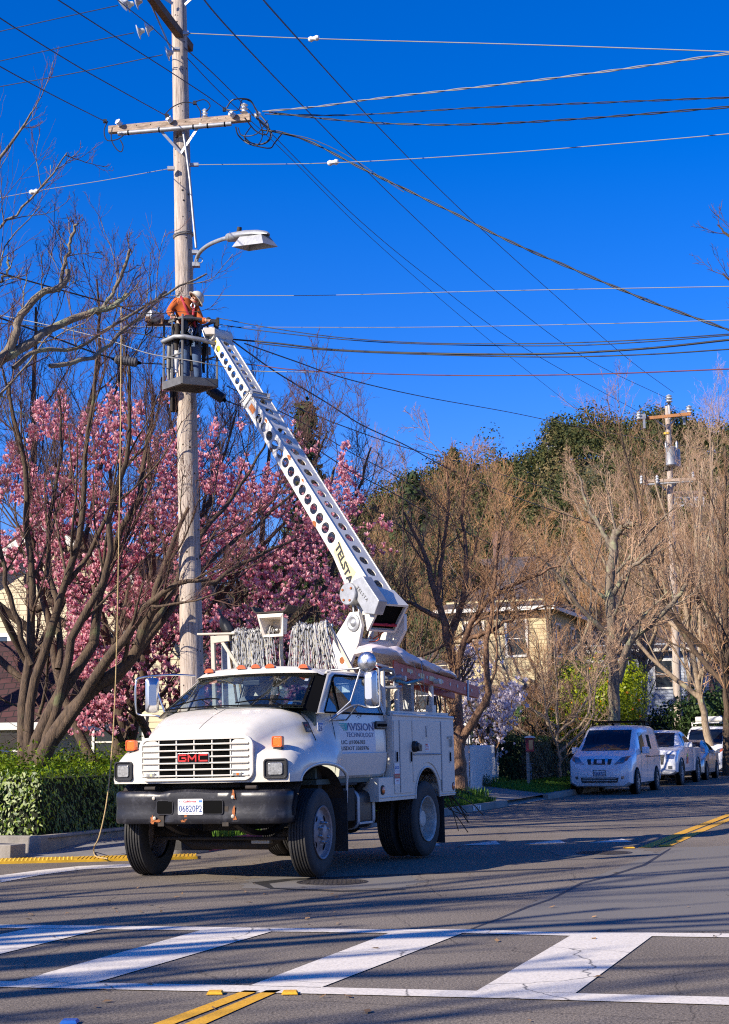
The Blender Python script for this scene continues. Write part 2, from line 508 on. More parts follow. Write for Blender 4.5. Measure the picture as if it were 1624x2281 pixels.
# ------------------------------------------------------------------ ground and roads
def asphalt_mat():
    m = mat('asphalt', (0.105, 0.095, 0.085), 0.88, spec=0.3)
    t = m.node_tree; N = t.nodes; L = t.links; b = N['Principled BSDF']
    tc = N.new('ShaderNodeTexCoord')
    def noise(sc, det=4, ro=0.6):
        n = N.new('ShaderNodeTexNoise'); n.inputs['Scale'].default_value = sc; n.inputs['Detail'].default_value = det
        n.inputs['Roughness'].default_value = ro; L.new(tc.outputs['Object'], n.inputs[0]); return n
    def ramp(src, p0, c0, p1, c1):
        r = N.new('ShaderNodeValToRGB'); r.color_ramp.elements[0].position = p0; r.color_ramp.elements[1].position = p1
        r.color_ramp.elements[0].color = (*c0, 1); r.color_ramp.elements[1].color = (*c1, 1); L.new(src, r.inputs[0]); return r
    def mul(a, b_, f=1.0, mode='MULTIPLY'):
        x = N.new('ShaderNodeMixRGB'); x.blend_type = mode; x.inputs[0].default_value = f
        L.new(a, x.inputs[1]); L.new(b_, x.inputs[2]); return x
    big = ramp(noise(0.35, 6).outputs[0], 0.3, (0.125, 0.106, 0.086), 0.7, (0.205, 0.175, 0.142))
    grain = ramp(noise(55, 3, 0.8).outputs[0], 0.36, (0.35, 0.35, 0.36), 0.66, (1.75, 1.72, 1.68))
    grain2 = ramp(noise(190, 2, 0.8).outputs[0], 0.35, (0.45, 0.45, 0.45), 0.65, (1.6, 1.58, 1.55))
    c = mul(big.outputs[0], grain.outputs[0]); c = mul(c.outputs[0], grain2.outputs[0])
    # cracks: warped cell borders
    nz = noise(1.2, 5); mx = N.new('ShaderNodeMixRGB'); mx.inputs[0].default_value = 0.22
    L.new(tc.outputs['Object'], mx.inputs[1]); L.new(nz.outputs[1], mx.inputs[2])
    vo = N.new('ShaderNodeTexVoronoi'); vo.feature = 'DISTANCE_TO_EDGE'; vo.inputs['Scale'].default_value = 0.55
    L.new(mx.outputs[0], vo.inputs[0])
    cr = ramp(vo.outputs[0], 0.0, (0.35, 0.34, 0.33), 0.004, (1, 1, 1))
    c = mul(c.outputs[0], cr.outputs[0], 0.8)
    L.new(c.outputs[0], b.inputs['Base Color'])
    bp = N.new('ShaderNodeBump'); bp.inputs['Strength'].default_value = 0.5; bp.inputs['Distance'].default_value = 0.01
    L.new(noise(70, 3, 0.7).outputs[0], bp.inputs['Height']); L.new(bp.outputs[0], b.inputs['Normal'])
    return m
def road_paint(name, col, worn=0.62, crack=True):
    m = mat(name, col, 0.75)
    t = m.node_tree; N = t.nodes; L = t.links; b = N['Principled BSDF']
    tc = N.new('ShaderNodeTexCoord')
    n = N.new('ShaderNodeTexNoise'); n.inputs['Scale'].default_value = 26; n.inputs['Detail'].default_value = 8; n.inputs['Roughness'].default_value = 0.8
    L.new(tc.outputs['Object'], n.inputs[0])
    r = N.new('ShaderNodeValToRGB'); r.color_ramp.elements[0].position = worn; r.color_ramp.elements[1].position = worn + 0.05
    L.new(n.outputs[0], r.inputs[0])
    nb = N.new('ShaderNodeTexNoise'); nb.inputs['Scale'].default_value = 2.0; nb.inputs['Detail'].default_value = 4
    L.new(tc.outputs['Object'], nb.inputs[0])
    wv = N.new('ShaderNodeMixRGB'); wv.inputs[0].default_value = 0.25
    L.new(tc.outputs['Object'], wv.inputs[1]); L.new(nb.outputs[1], wv.inputs[2])
    vo = N.new('ShaderNodeTexVoronoi'); vo.feature = 'DISTANCE_TO_EDGE'; vo.inputs['Scale'].default_value = 0.9
    L.new(wv.outputs[0], vo.inputs[0])
    r2 = N.new('ShaderNodeValToRGB'); r2.color_ramp.elements[0].position = 0.002; r2.color_ramp.elements[1].position = 0.005
    r2.color_ramp.elements[0].color = (1, 1, 1, 1); r2.color_ramp.elements[1].color = (0, 0, 0, 1)
    L.new(vo.outputs[0], r2.inputs[0])
    mx = N.new('ShaderNodeMath'); mx.operation = 'MAXIMUM'
    L.new(r.outputs[0], mx.inputs[0]); L.new(r2.outputs[0], mx.inputs[1])
    n2 = N.new('ShaderNodeTexNoise'); n2.inputs['Scale'].default_value = 60; L.new(tc.outputs['Object'], n2.inputs[0])
    r3 = N.new('ShaderNodeValToRGB'); r3.color_ramp.elements[0].position = 0.3; r3.color_ramp.elements[1].position = 0.6
    r3.color_ramp.elements[0].color = (*[c * 0.72 for c in col], 1); r3.color_ramp.elements[1].color = (*col, 1)
    L.new(n2.outputs[0], r3.inputs[0])
    mc = N.new('ShaderNodeMixRGB'); L.new(mx.outputs[0], mc.inputs[0]); L.new(r3.outputs[0], mc.inputs[1]); mc.inputs[2].default_value = (0.10, 0.09, 0.08, 1)
    L.new(mc.outputs[0], b.inputs['Base Color'])
    return m
M['asphalt'] = asphalt_mat()
M['paint_white'] = road_paint('paint_white', (0.74, 0.67, 0.57))
M['paint_yellow'] = road_paint('paint_yellow', (0.70, 0.36, 0.015), 0.66)
M['tar'] = mat('tar', (0.035, 0.032, 0.03), 0.6, var=0.4, vscale=9, bump=0.2)
M['patch'] = mat('patch', (0.12, 0.108, 0.094), 0.9, var=-0.5, vscale=120, vdetail=3, bump=0.2, bscale=90)
M['iron'] = mat('iron', (0.07, 0.06, 0.055), 0.6, 0.5, var=0.4, vscale=30, bump=0.4, bscale=60)
M['earth'] = mat('earth', (0.08, 0.085, 0.04), 0.95, col2=(0.12, 0.09, 0.05), vscale=0.4, bump=0.3)
M['grass_ground'] = mat('grass_ground', (0.05, 0.085, 0.02), 0.95, col2=(0.09, 0.07, 0.04), vscale=1.2, bump=0.6, bscale=20)

def sheet(name, nr, sr, zf, mt, kind='structure', step=(3.0, 4.0)):
    ns = np.linspace(nr[0], nr[1], max(2, int((nr[1] - nr[0]) / step[0]) + 2))
    ss = np.linspace(sr[0], sr[1], max(2, int((sr[1] - sr[0]) / step[1]) + 2))
    mb = MB(); mb.grid([[NS(n, s, zf(n, s)) for s in ss] for n in ns])
    o = obj(name, mb, mt, smooth=60)
    for p in o.data.polygons: pass
    return tag(o, kind=kind)
mb = MB(); mb.add([(-2500, -2500, -0.04), (2500, -2500, -0.04), (2500, 2500, -0.04), (-2500, 2500, -0.04)], [(0, 1, 2, 3)])
tag(obj('ground', mb, M['earth']), kind='structure')
sheet('road', (-70, 45), (-40, 150), lambda n, s: zr(s), M['asphalt'])

def yard(n, s):
    d = max(0.0, KN - 0.2 - n); k = min(1.0, max(0.0, (s - 29) / 9))
    return zr(s) + 0.13 + min(0.24, 0.12 * d) * k
# pavement along the street; kerb as a real step
sheet('sidewalk', (-12.32, KN + -0.15), (20.6, 150), lambda n, s: yard(n, s) - 0.002, M['sidewalk'], step=(0.5, 2))
sheet('yard_ground', (-70, -12.3), (19.45, 150), lambda n, s: yard(n, s) + (0.02 if s > 30 else 0.1), M['soil'], step=(4, 3))
def kerb_run(mb, pts, wd, h, zf):
    """kerb stones along a line of (n, s) points, offset to the inner side"""
    P = np.array(pts, float); T = np.gradient(P, axis=0); T /= np.linalg.norm(T, axis=1)[:, None]
    Q = np.stack([-T[:, 1], T[:, 0]], 1)
    rows = []
    for p, q in zip(P, Q):
        z = zf(*p); i = p + q * wd
        rows.append([NS(p[0], p[1], z - 0.05), NS(p[0] + q[0]*0.015, p[1] + q[1]*0.015, z + h - 0.02), NS(p[0] + q[0]*0.03, p[1] + q[1]*0.03, z + h), NS(i[0], i[1], z + h), NS(i[0], i[1], z - 0.05)])
    mb.grid(rows)
    for r in (rows[0], rows[-1]): mb.add(r, [(0, 1, 2, 3, 4)])
arc = [(-10.55 + 0.3 * math.sin(a), 19.9 - 0.3 * math.cos(a)) for a in np.linspace(0, math.pi / 2, 7)]
k1 = [(-10.95, 19.6), (-10.75, 19.6)] + arc
mb = MB(); kerb_run(mb, k1 + [(KN, s) for s in (20.2, 20.5)], 0.16, 0.15, lambda n, s: 0)
kerb1 = tag(obj('kerb', mb, M['concrete'], smooth=40), 'short concrete corner kerb under the truck\'s front bumper', 'kerb')
mb = MB(); kerb_run(mb, [(KN, s) for s in np.linspace(20.505, 24.5, 4)], 0.16, 0.15, lambda n, s: 0)
tag(obj('kerb', mb, M['red_kerb'], smooth=40), 'red painted kerb stretch seen beneath the truck', 'kerb')
mb = MB(); kerb_run(mb, [(KN, s) for s in np.linspace(24.505, 36.9, 6)], 0.16, 0.15, lambda n, s: zr(s))
kk = tag(obj('kerb', mb, M['concrete'], smooth=40), 'grey kerb behind the truck\'s rear wheel with a painted house number', 'kerb')
mb = MB(); kerb_run(mb, [(KN, s) for s in np.linspace(41.0, 140, 34)], 0.16, 0.15, lambda n, s: zr(s))
tag(obj('kerb', mb, M['concrete'], smooth=40), 'grey kerb running alongside the parked vans and cars', 'kerb')
# driveway apron between the two kerbs
mb = MB(); mb.grid([[NS(KN + 0.01, s, zr(s) + 0.012), NS(KN - 0.55, s, yard(KN - 0.5, s) * 0.75), NS(KN - 1.0, s, yard(KN - 1.0, s) + 0.006)] for s in (36.9, 38.2, 39.6, 41.0)])
tag(obj('driveway_apron', mb, M['concrete'], smooth=50), kind='structure')
# house number on the kerb
mb = MB(); g1 = G(1030, 1797); n1, s1 = toNS(G(1033, 1808))
fn = lambda u, v: NS(KN + 0.004, s1 + u, 0.012 + v)
q = [(0, 0), (0.62, 0), (0.62, 0.115), (0, 0.115)]
mb.add([fn(u, v) for u, v in q], [(0, 1, 2, 3)])
pl = obj('number_patch', mb, M['decal_white'], kk)
mb = MB(); put_text(mb, '201', 0.085, lambda u, v: NS(KN + 0.008, s1 + 0.08 + u, 0.027 + v), width=0.42, bold=0.02)
obj('number', mb, M['decal_black'], pl)

# corner: ramp slab, yellow warning strip, planter kerb
mb = MB()
mb.grid([[NS(n, s, z) for s, z in ((18.62, 0.02), (19.3, 0.03), (20.0, 0.08), (20.62, 0.126))] for n in (-70, -14.0, -12.3, -11.0, -10.96)])
mb.grid([[NS(n, s, z) for s, z in ((19.78, 0.125), (20.62, 0.126))] for n in (-10.97, -10.4)])
tag(obj('corner_ramp', mb, M['sidewalk']), kind='structure')
t0, t1 = G(-20, 1921), G(270, 1914)
tn0, ts0 = toNS(G(-60, 1923, 0.02)); tn1, ts1 = toNS(G(440, 1910.5, 0.02))
du = np.array([tn1 - tn0, ts1 - ts0]); tl = np.linalg.norm(du); du /= tl; dv = np.array([-du[1], du[0]])
mb = MB()
def tp(u, v, z): return NS(tn0 + du[0] * u + dv[0] * v, ts0 + du[1] * u + dv[1] * v, z)
mb.prism([(0, 0), (tl, 0), (tl, 0.62), (0, 0.62)], lambda u, v, w_: tp(u, v, w_), 0.0, 0.034)
rng = np.random.default_rng(3)
for i in range(int(tl / 0.055)):
    u = 0.03 + i * 0.055
    if u < tl * 0.45:
        for j in range(9):
            c = tp(u, 0.05 + j * 0.065, 0.034)
            mb.lathe([(0, 0.016), (0.006, 0.012), (0.008, 0.0)], c, (0, 0, 1), 6, cap=False)
    else:
        mb.bar(tp(u, 0.03, 0.037), tp(u + 0.05, 0.59, 0.037), 0.018, 0.008)
tag(obj('tactile_strip', mb, M['tactile']), 'yellow tactile warning strip along the corner ramp at the front of the pavement', 'tactile strip')
pts = [(-40, 19.25), (-14.0, 19.25), (-12.5, 19.25), (-12.36, 19.3), (-12.32, 19.42), (-12.32, 20.5), (-12.32, 24), (-12.32, 30)]
mb = MB(); kerb_run(mb, pts, 0.17, 0.27, lambda n, s: 0.0)
tag(obj('planter_kerb', mb, M['concrete'], smooth=30), 'raised concrete kerb round the foot of the leafy green hedge', 'kerb')
c0 = G(4, 1915)
mb = MB(); cn, cs = toNS(c0)
mb.prism([(cn - 1.3, cs - 0.05), (cn + 0.14, cs + 0.0), (cn + 0.16, cs + 0.35), (cn - 1.3, cs + 0.35)], lambda u, v, w_: NS(u, v, w_), 0, 0.2)
tag(obj('kerb', mb, M['concrete'], bevel=0.015), 'dark end block of kerb at the left edge beside the yellow strip', 'kerb')

# road markings, each a sheet 5 mm above the asphalt
def marking(name, polys, mt, label, cat='road marking', group=None, z=0.006, kind=None):
    mb = MB()
    for pl_ in polys:
        pts = []
        for i in range(len(pl_)):
            a, b = pl_[i], pl_[(i + 1) % len(pl_)]
            pts.append(a)
        vs = []
        for p in pts:
            g = G(*p); n, s = toNS(g)
            for _ in range(3):
                g = G(p[0], p[1], zr(s)); n, s = toNS(g)
            vs.append(NS(n, s, zr(s) + z))
        mb.add(vs, [tuple(range(len(vs)))])
    o = obj(name, mb, mt)
    return tag(o, label, cat, group, kind)
Y0 = 1782
marking('crosswalk_line', [[(-80, Y0+279), (20, Y0+279), (440, Y0+284), (860, Y0+290), (1030, Y0+289), (1270, Y0+297), (1452, Y0+297), (1700, Y0+300), (1700, Y0+309), (1452, Y0+305), (1270, Y0+304), (1030, Y0+298), (860, Y0+298), (440, Y0+292), (20, Y0+287), (-80, Y0+287)]], M['paint_white'], 'far white edge line of the crosswalk')
marking('crosswalk_line', [[(-80, Y0+404), (500, Y0+414), (1100, Y0+428), (1700, Y0+443), (1700, Y0+461), (1100, Y0+443), (500, Y0+429), (-80, Y0+417)]], M['paint_white'], 'near white edge line of the crosswalk')
for pl_, lb in (([(70, Y0+287), (228, Y0+289), (-30, Y0+352), (-90, Y0+352), (-90, Y0+318)], 'leftmost diagonal white crosswalk bar, cut by the frame edge'),
                ([(446, Y0+292), (606, Y0+294), (212, Y0+409), (34, Y0+406)], 'diagonal white crosswalk bar, second from the left'),
                ([(866, Y0+298), (1030, Y0+298), (714, Y0+420), (555, Y0+416)], 'diagonal white crosswalk bar ending by the yellow double line'),
                ([(1270, Y0+304), (1452, Y0+305), (1282, Y0+432), (1062, Y0+427)], 'rightmost diagonal white crosswalk bar, worn at its lower right')):
    marking('crosswalk_bar', [pl_], M['paint_white'], lb, group='diagonal bars of the crosswalk')
for pl_, lb in (([(320, 2291), (368, 2291), (578, 2209), (545, 2208)], 'left stripe of the yellow double line in the foreground'),
                ([(392, 2291), (440, 2291), (628, 2207), (593, 2208)], 'right stripe of the yellow double line in the foreground'),
                ([(1422, 1889), (1450, 1889), (1545, 1850), (1720, 1781), (1720, 1776), (1533, 1846)], 'far yellow centre stripe, left one of the pair'),
                ([(1462, 1887), (1494, 1886), (1590, 1843), (1720, 1792), (1720, 1787), (1578, 1840)], 'far yellow centre stripe, right one of the pair')):
    marking('yellow_line', [pl_], M['paint_yellow'], lb, group='yellow centre lines')
marking('stop_line', [[(-60, 1958), (0, 1951), (90, 1939), (180, 1930), (300, 1925), (300, 1932), (180, 1938), (90, 1950), (0, 1967), (-60, 1980)]], M['paint_white'], 'curving white line on the asphalt at the left corner')
for pl_, lb in (([(1024, 1884), (1104, 1873.5), (1116, 1882)], 'white yield triangle nearest the truck\'s rear wheel'), ([(1166, 1881), (1245, 1871.5), (1262, 1879)], 'middle white yield triangle on the road'), ([(1312, 1878), (1385, 1869), (1409, 1876.5)], 'white yield triangle nearest the yellow centre line'), ([(890, 1888), (968, 1876.5), (982, 1884)], 'white yield triangle mostly hidden behind the truck\'s rear tyre')):
    marking('yield_triangle', [pl_], M['paint_white'], lb, group='row of yield triangles')
# round-edged reflective markers
def botts(px, py, wpx, mt, lb):
    g = G(px, py); wd = wpx / FPX * g[1]
    mb = MB(); n, s = toNS(g)
    mb.prism([(-wd/2, -0.05), (wd/2, -0.05), (wd/2, 0.05), (-wd/2, 0.05)], lambda u, v, w_: g + np.array([u * (1 - 12 * w_ * (abs(u) > 0)), v * (1 - 12 * w_), w_]), 0.006, 0.022)
    tag(obj('road_marker', mb, mt), lb, 'road marker')
botts(479, 2215, 38, M['paint_yellow'], 'yellow road marker left of the foreground double line')
botts(646, 2215, 38, M['paint_yellow'], 'yellow road marker right of the foreground double line')
M['marker_blue'] = mat('marker_blue', (0.02, 0.12, 0.45), 0.3)
botts(155, 2280, 40, M['marker_blue'], 'blue road marker at the bottom left edge')
botts(1402, 1890, 26, M['paint_yellow'], 'small marker left of the far yellow line\'s end')
botts(1482, 1885, 30, M['paint_yellow'], 'small marker on the far yellow line\'s right end')
# manholes: iron lid in a ring with a patch round it
def manhole(px, py, wpx, lb, pw):
    g = G(px, py); r = wpx / FPX * g[1] / 2
    rng = np.random.default_rng(int(px))
    mb = MB(); a = np.linspace(0, 2 * math.pi, 40, endpoint=False)
    rr = pw * (1 + 0.05 * rng.normal(size=40)) * (1 / np.maximum(abs(np.cos(a)), abs(np.sin(a)))) ** 0.6
    mb.add([g + np.array([math.cos(t) * q_ * 1.15, math.sin(t) * q_, 0.0025]) for t, q_ in zip(a, rr)], [tuple(range(40))])
    p_ = obj('asphalt_patch', mb, M['patch'])
    tag(p_, kind='structure')
    t = thing('manhole', lb, 'manhole', g)
    mb = MB(); mb.lathe([(0.004, r + 0.04), (0.008, r + 0.04), (0.008, r), (0.004, r)], g, (0, 0, 1), 40, cap=False)
    obj('frame', mb, M['iron'], t, world=True)
    mb = MB(); mb.lathe([(0.0045, r - 0.012), (0.007, r - 0.014), (0.007, 0)], g, (0, 0, 1), 40, cap=False)
    for i in range(-6, 7):
        y = i * r / 7; h_ = math.sqrt(max(0, (r * 0.93) ** 2 - y * y))
        mb.box(g + np.array([0, y, 0.0085]), (2 * h_, 0.012, 0.003)); mb.box(g + np.array([y, 0, 0.0088]), (0.012, 2 * h_, 0.003))
    obj('lid', mb, M['iron'], t, world=True)
manhole(740, 1965.5, 140, 'round iron manhole lid in a patch just in front of the truck\'s front wheel', 0.86)
manhole(1345, 1900, 110, 'round manhole lid in the truck\'s shadow below the yield triangles', 0.62)
marking('tar_seam', [[(1492, 1890), (1496, 1891), (1440, 1928), (1352, 1956), (1300, 1969), (1232, 2004), (1180, 2022), (1120, 2046), (1050, 2072), (1044, 2071), (1112, 2045), (1172, 2020), (1226, 2002), (1294, 1966), (1345, 1954), (1432, 1926)]], M['tar'], None, None, kind='structure', z=0.003)
marking('tar_seam', [[(560, 1966), (640, 1958), (1040, 1941), (1300, 1932), (1300, 1934), (1040, 1944), (650, 1962), (600, 1969), (610, 1978), (760, 1984), (900, 1981), (905, 1983), (760, 1987), (604, 1981)]], M['tar'], None, None, kind='structure', z=0.003)
marking('asphalt_patch', [[(1490, 1889), (1760, 1880), (1760, 2070), (1455, 2078), (1270, 2078), (1050, 2070), (1290, 1967)]], M['patch'], None, None, kind='structure', z=0.0022)
# fallen leaves and twigs on the road
def leaf_litter():
    rng = np.random.default_rng(5); V = []; F = []
    for i in range(120):
        if i < 30: g = G(rng.uniform(0, 800), rng.uniform(1925, 2060))
        elif i < 80: n, s = rng.uniform(-10.2, -9.9), rng.uniform(20, 60); g = NS(n + rng.normal() * 0.15, s, zr(s))
        else: g = G(rng.uniform(0, 1624), rng.uniform(1850, 2280))
        a = rng.uniform(0, 6.28); l = rng.uniform(0.02, 0.05)
        d = np.array([math.cos(a), math.sin(a), 0]) * l; e = np.array([-d[1], d[0], 0]) * 0.5
        b = len(V); V += [g - d + [0, 0, .008], g + e + [0, 0, .016], g + d + [0, 0, rng.uniform(.008, .03)], g - e + [0, 0, .012]]
        F.append((b, b+1, b+2, b+3))
    M['dead_leaf'] = mat('dead_leaf', (0.30, 0.17, 0.07), 0.9, island=0.5)
    o = npobj('fallen_leaves', np.array(V), np.array(F), M['dead_leaf']); tag(o, 'scattered dry brown leaves lying on the road', 'fallen leaves', kind='stuff')
leaf_litter()

# ------------------------------------------------------------------ leaves in bulk
def leaf_quads(P, Nn, size, rng, droop=0.0, asp=0.42, fold=0.0):
    """one folded leaf (2 quads sharing a midrib -> 6 verts) per point; P (n,3), Nn (n,3) outward"""
    n = len(P)
    d = rng.normal(size=(n, 3)); d[:, 2] -= droop
    d -= Nn * (np.sum(d * Nn, 1) / (np.sum(Nn * Nn, 1) + 1e-9))[:, None] * 0.75
    d /= np.linalg.norm(d, axis=1)[:, None]
    s = np.cross(d, Nn); s /= (np.linalg.norm(s, axis=1)[:, None] + 1e-9)
    up = np.cross(s, d)
    L = (size * rng.uniform(0.6, 1.3, n))[:, None]
    a = P; tip = P + d * L; m = P + d * L * 0.45
    l = m + s * L * asp / 2 + up * L * fold; r = m - s * L * asp / 2 + up * L * fold
    V = np.stack([a, l, tip, r], 1).reshape(-1, 3)
    F = np.arange(4 * n).reshape(n, 4)
    return V, F

def hedge_obj(name, label, corners, s_top, n_leaf, size, mt, base_mt, rng, zlo, zhi, droop=1.2, rough=0.09, group=None):
    """corners: ground outline (n, s) of a clipped hedge; leaves spread over its sides and top"""
    P = np.array([NS(n, s, 0)[:2] for n, s in corners]); k = len(P)
    cen = P.mean(0)
    base = np.array([*cen, zlo])
    t = thing(name, label, 'hedge', base, group)
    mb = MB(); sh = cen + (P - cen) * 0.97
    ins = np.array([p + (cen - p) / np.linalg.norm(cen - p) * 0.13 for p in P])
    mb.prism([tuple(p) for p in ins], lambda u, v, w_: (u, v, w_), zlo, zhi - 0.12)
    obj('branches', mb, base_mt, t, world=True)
    per = [np.linalg.norm(P[(i+1) % k] - P[i]) * (zhi - zlo) for i in range(k)]
    ar = 0.5 * abs(sum(P[i][0] * P[(i+1) % k][1] - P[(i+1) % k][0] * P[i][1] for i in range(k)))
    W_ = np.array(per + [ar * 0.6]); cnt = (n_leaf * W_ / W_.sum()).astype(int)
    VV = []; FF = []; b = 0
    orient = np.sign(sum(P[i][0] * P[(i+1) % k][1] - P[(i+1) % k][0] * P[i][1] for i in range(k)))
    for i in range(k + 1):
        m = cnt[i]
        if i < k:
            a, c = P[i], P[(i+1) % k]; u = rng.random(m); v = rng.random(m)
            q = a[None] * (1 - u)[:, None] + c[None] * u[:, None]
            nn = np.array([(c - a)[1], -(c - a)[0]]) * orient; nn /= np.linalg.norm(nn)
            pos = np.column_stack([q, zlo + v * (zhi - zlo)]); nor = np.tile([nn[0], nn[1], 0.35], (m, 1))
        else:
            pos = []
            while len(pos) < m:
                w2 = rng.dirichlet(np.ones(k), m * 2) if k != 4 else None
                if k == 4:
                    uu = rng.random((m * 2, 1)); vv = rng.random((m * 2, 1))
                    q = (P[0] * (1-uu) + P[1] * uu) * (1-vv) + (P[3] * (1-uu) + P[2] * uu) * vv
                else: q = w2 @ P
                pos = q[:m]
            pos = np.column_stack([pos, np.full(m, zhi)]); nor = np.tile([0, 0, 1.0], (m, 1)) + rng.normal(size=(m, 3)) * 0.5
        bump_ = np.sin(pos[:, 0] * 3.1 + pos[:, 2] * 4) * np.cos(pos[:, 1] * 2.7 + pos[:, 2] * 3) * rough
        pos = pos + nor * (bump_ + rng.normal(size=m) * rough * 0.8)[:, None]
        V, F = leaf_quads(pos, nor, size, rng, droop)
        VV.append(V); FF.append(F + b); b += len(V)
    V = np.concatenate(VV); F = np.concatenate(FF)
    o = npobj('foliage', V - base, F, mt, t)
    return t
rng = np.random.default_rng(11)
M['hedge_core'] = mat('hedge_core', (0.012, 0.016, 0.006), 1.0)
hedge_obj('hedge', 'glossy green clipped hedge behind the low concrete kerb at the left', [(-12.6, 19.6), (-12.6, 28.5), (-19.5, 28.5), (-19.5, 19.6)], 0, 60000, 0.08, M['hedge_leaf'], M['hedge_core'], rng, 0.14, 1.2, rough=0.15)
hedge_obj('hedge', 'dark clipped hedge left of the first parked van', [(-12.1, 45.2), (-11.9, 50.5), (-13.6, 50.5), (-13.6, 45.2)], 0, 9000, 0.10, M['hedge_dark'], M['hedge_core'], rng, 0.4, 1.72)
hedge_obj('hedge', 'long brownish hedge running behind the parked cars', [(-14.0, 51.5), (-14.0, 100), (-15.5, 100), (-15.5, 51.5)], 0, 20000, 0.14, M['hedge_maroon'], M['hedge_core'], rng, 0.5, 2.25)

# grass and weeds: verge beyond the truck, round the pole
def grass_patch(name, label, regions, rng, hgt=0.12):
    VV = []; 
    for (n0, n1, s0, s1, m, h) in regions:
        n = rng.uniform(n0, n1, m); s = rng.uniform(s0, s1, m)
        for a, b in zip(n, s):
            p = NS(a, b, yard(a, b)); an = rng.uniform(0, 6.28); l = h * rng.uniform(0.4, 1.3); wv = 0.006 + 0.01 * h
            d = np.array([math.cos(an), math.sin(an), 0]); e = np.array([-d[1], d[0], 0]) * wv
            top = p + d * l * rng.uniform(0.1, 0.7) + np.array([0, 0, l])
            mid = (p + top) / 2 + np.array([0, 0, l * 0.15])
            VV += [p - e, p + e, mid + e, mid - e, mid - e, mid + e, top, top]
    V = np.array(VV); F = np.arange(len(V)).reshape(-1, 4)
    o = npobj(name, V, F, M['grass_blade'])
    return tag(o, label, 'grass', kind='stuff')
grass_patch('grass', 'green grass and weeds on the verge behind the kerb', [(-11.3, -10.45, 21.2, 24.5, 2200, 0.16), (-11.4, -10.45, 28, 36.5, 9000, 0.13), (-12.2, -10.5, 41.5, 50, 9000, 0.10), (-11.6, -11.0, 33, 38, 1500, 0.2), (-13.4, -12.4, 36, 52, 4500, 0.16), (-12.5, -10.6, 50, 62, 4000, 0.12)], rng)
def shrub(name, label, c, rad, hgt, n, size, mt, rng, cat='shrub', base=None):
    c = np.array(c, float)
    t = thing(name, label, cat, c)
    mb = MB()
    for i in range(7):
        a = rng.uniform(0, 6.28); e = c + np.array([math.cos(a) * rad * 0.6, math.sin(a) * rad * 0.6, hgt * 0.8])
        mb.tube(spline([c, (c + e) / 2 + rng.normal(size=3) * 0.04, e], 6), np.linspace(0.012, 0.004, 6), 5)
    obj('stem', mb, M['bark_brown'], t, world=True)
    d = rng.normal(size=(n, 3)); d /= np.linalg.norm(d, axis=1)[:, None]; d[:, 2] = abs(d[:, 2])
    r = rng.uniform(0.5, 1.05, n)[:, None] * (1 + 0.18 * np.sin(d[:, :1] * 7 + d[:, 1:2] * 5))
    P = c + d * r * np.array([rad, rad, hgt])
    V, F = leaf_quads(P, d, size, rng, 0.0, 0.5)
    npobj('foliage', V - c, F, mt, t)
    return t
for (n, s, r, h, lb) in ((-11.2, 34.6, 0.42, 0.42, 'low dark green bush at the foot of the forked street tree'), (-12.55, 41.5, 0.6, 0.35, 'low spreading bush by the red book box post'), (-11.3, 36.4, 0.3, 0.22, 'small weedy clump on the verge by the driveway')):
    shrub('bush', lb, NS(n, s, yard(n, s)), r, h, 1600, 0.07, M['hedge_dark'], rng)
# ================================================================== the utility truck
TH = R_(24); RR = R_(0.6)
tF = np.array([-math.sin(TH), -math.cos(TH), 0.0]); tL0 = np.array([math.cos(TH), -math.sin(TH), 0.0])
tL = tL0 * math.cos(RR) + np.array([0, 0, 1.0]) * math.sin(RR); tU = np.cross(tF, tL)
TO = np.array([-1.632, 18.272, 0.013])
TM = Matrix(((tF[0], tL[0], tU[0], TO[0]), (tF[1], tL[1], tU[1], TO[1]), (tF[2], tL[2], tU[2], TO[2]), (0, 0, 0, 1)))
def TW(x, y, z): return TO + tF * x + tL * y + tU * z
truck = thing('utility_truck', 'large white bucket truck with perforated boom raised to the wooden pole', 'truck', M=TM)
def fx(x, y): return x - 0.10 * (min(abs(y), 1.25) / 1.2) ** 3 * min(1, max(0, (x + 0.1) / 0.88))

STN = [(-0.12, [(0,1.965),(.4,1.955),(.7,1.925),(.88,1.865),(.99,1.75),(1.05,1.62),(1.09,1.54),(1.15,1.47),(1.19,1.38),(1.20,1.28)]),
       (0.05, [(0,1.945),(.4,1.94),(.70,1.918),(.84,1.868),(.93,1.74),(1.00,1.60),(1.07,1.545),(1.15,1.49),(1.20,1.39),(1.21,1.29)]),
       (0.35, [(0,1.86),(.36,1.856),(.62,1.842),(.76,1.79),(.82,1.67),(.90,1.565),(1.0,1.525),(1.12,1.485),(1.20,1.40),(1.215,1.30)]),
       (0.60, [(0,1.755),(.36,1.75),(.59,1.735),(.70,1.69),(.75,1.575),(.82,1.495),(.96,1.48),(1.09,1.445),(1.18,1.36),(1.205,1.26)]),
       (0.72, [(0,1.69),(.36,1.685),(.56,1.67),(.67,1.625),(.715,1.52),(.79,1.445),(.94,1.43),(1.06,1.40),(1.155,1.32),(1.185,1.23)]),
       (0.775, [(0,1.635),(.36,1.63),(.54,1.617),(.64,1.57),(.69,1.475),(.76,1.40),(.92,1.385),(1.03,1.355),(1.12,1.28),(1.155,1.20)])]
def section(x):
    for (a, A_), (b, B_) in zip(STN[:-1], STN[1:]):
        if x <= b + 1e-9:
            t = (x - a) / (b - a); t = max(0, t)
            return [((1-t)*p[0] + t*q[0], (1-t)*p[1] + t*q[1]) for p, q in zip(A_, B_)]
    return STN[-1][1]
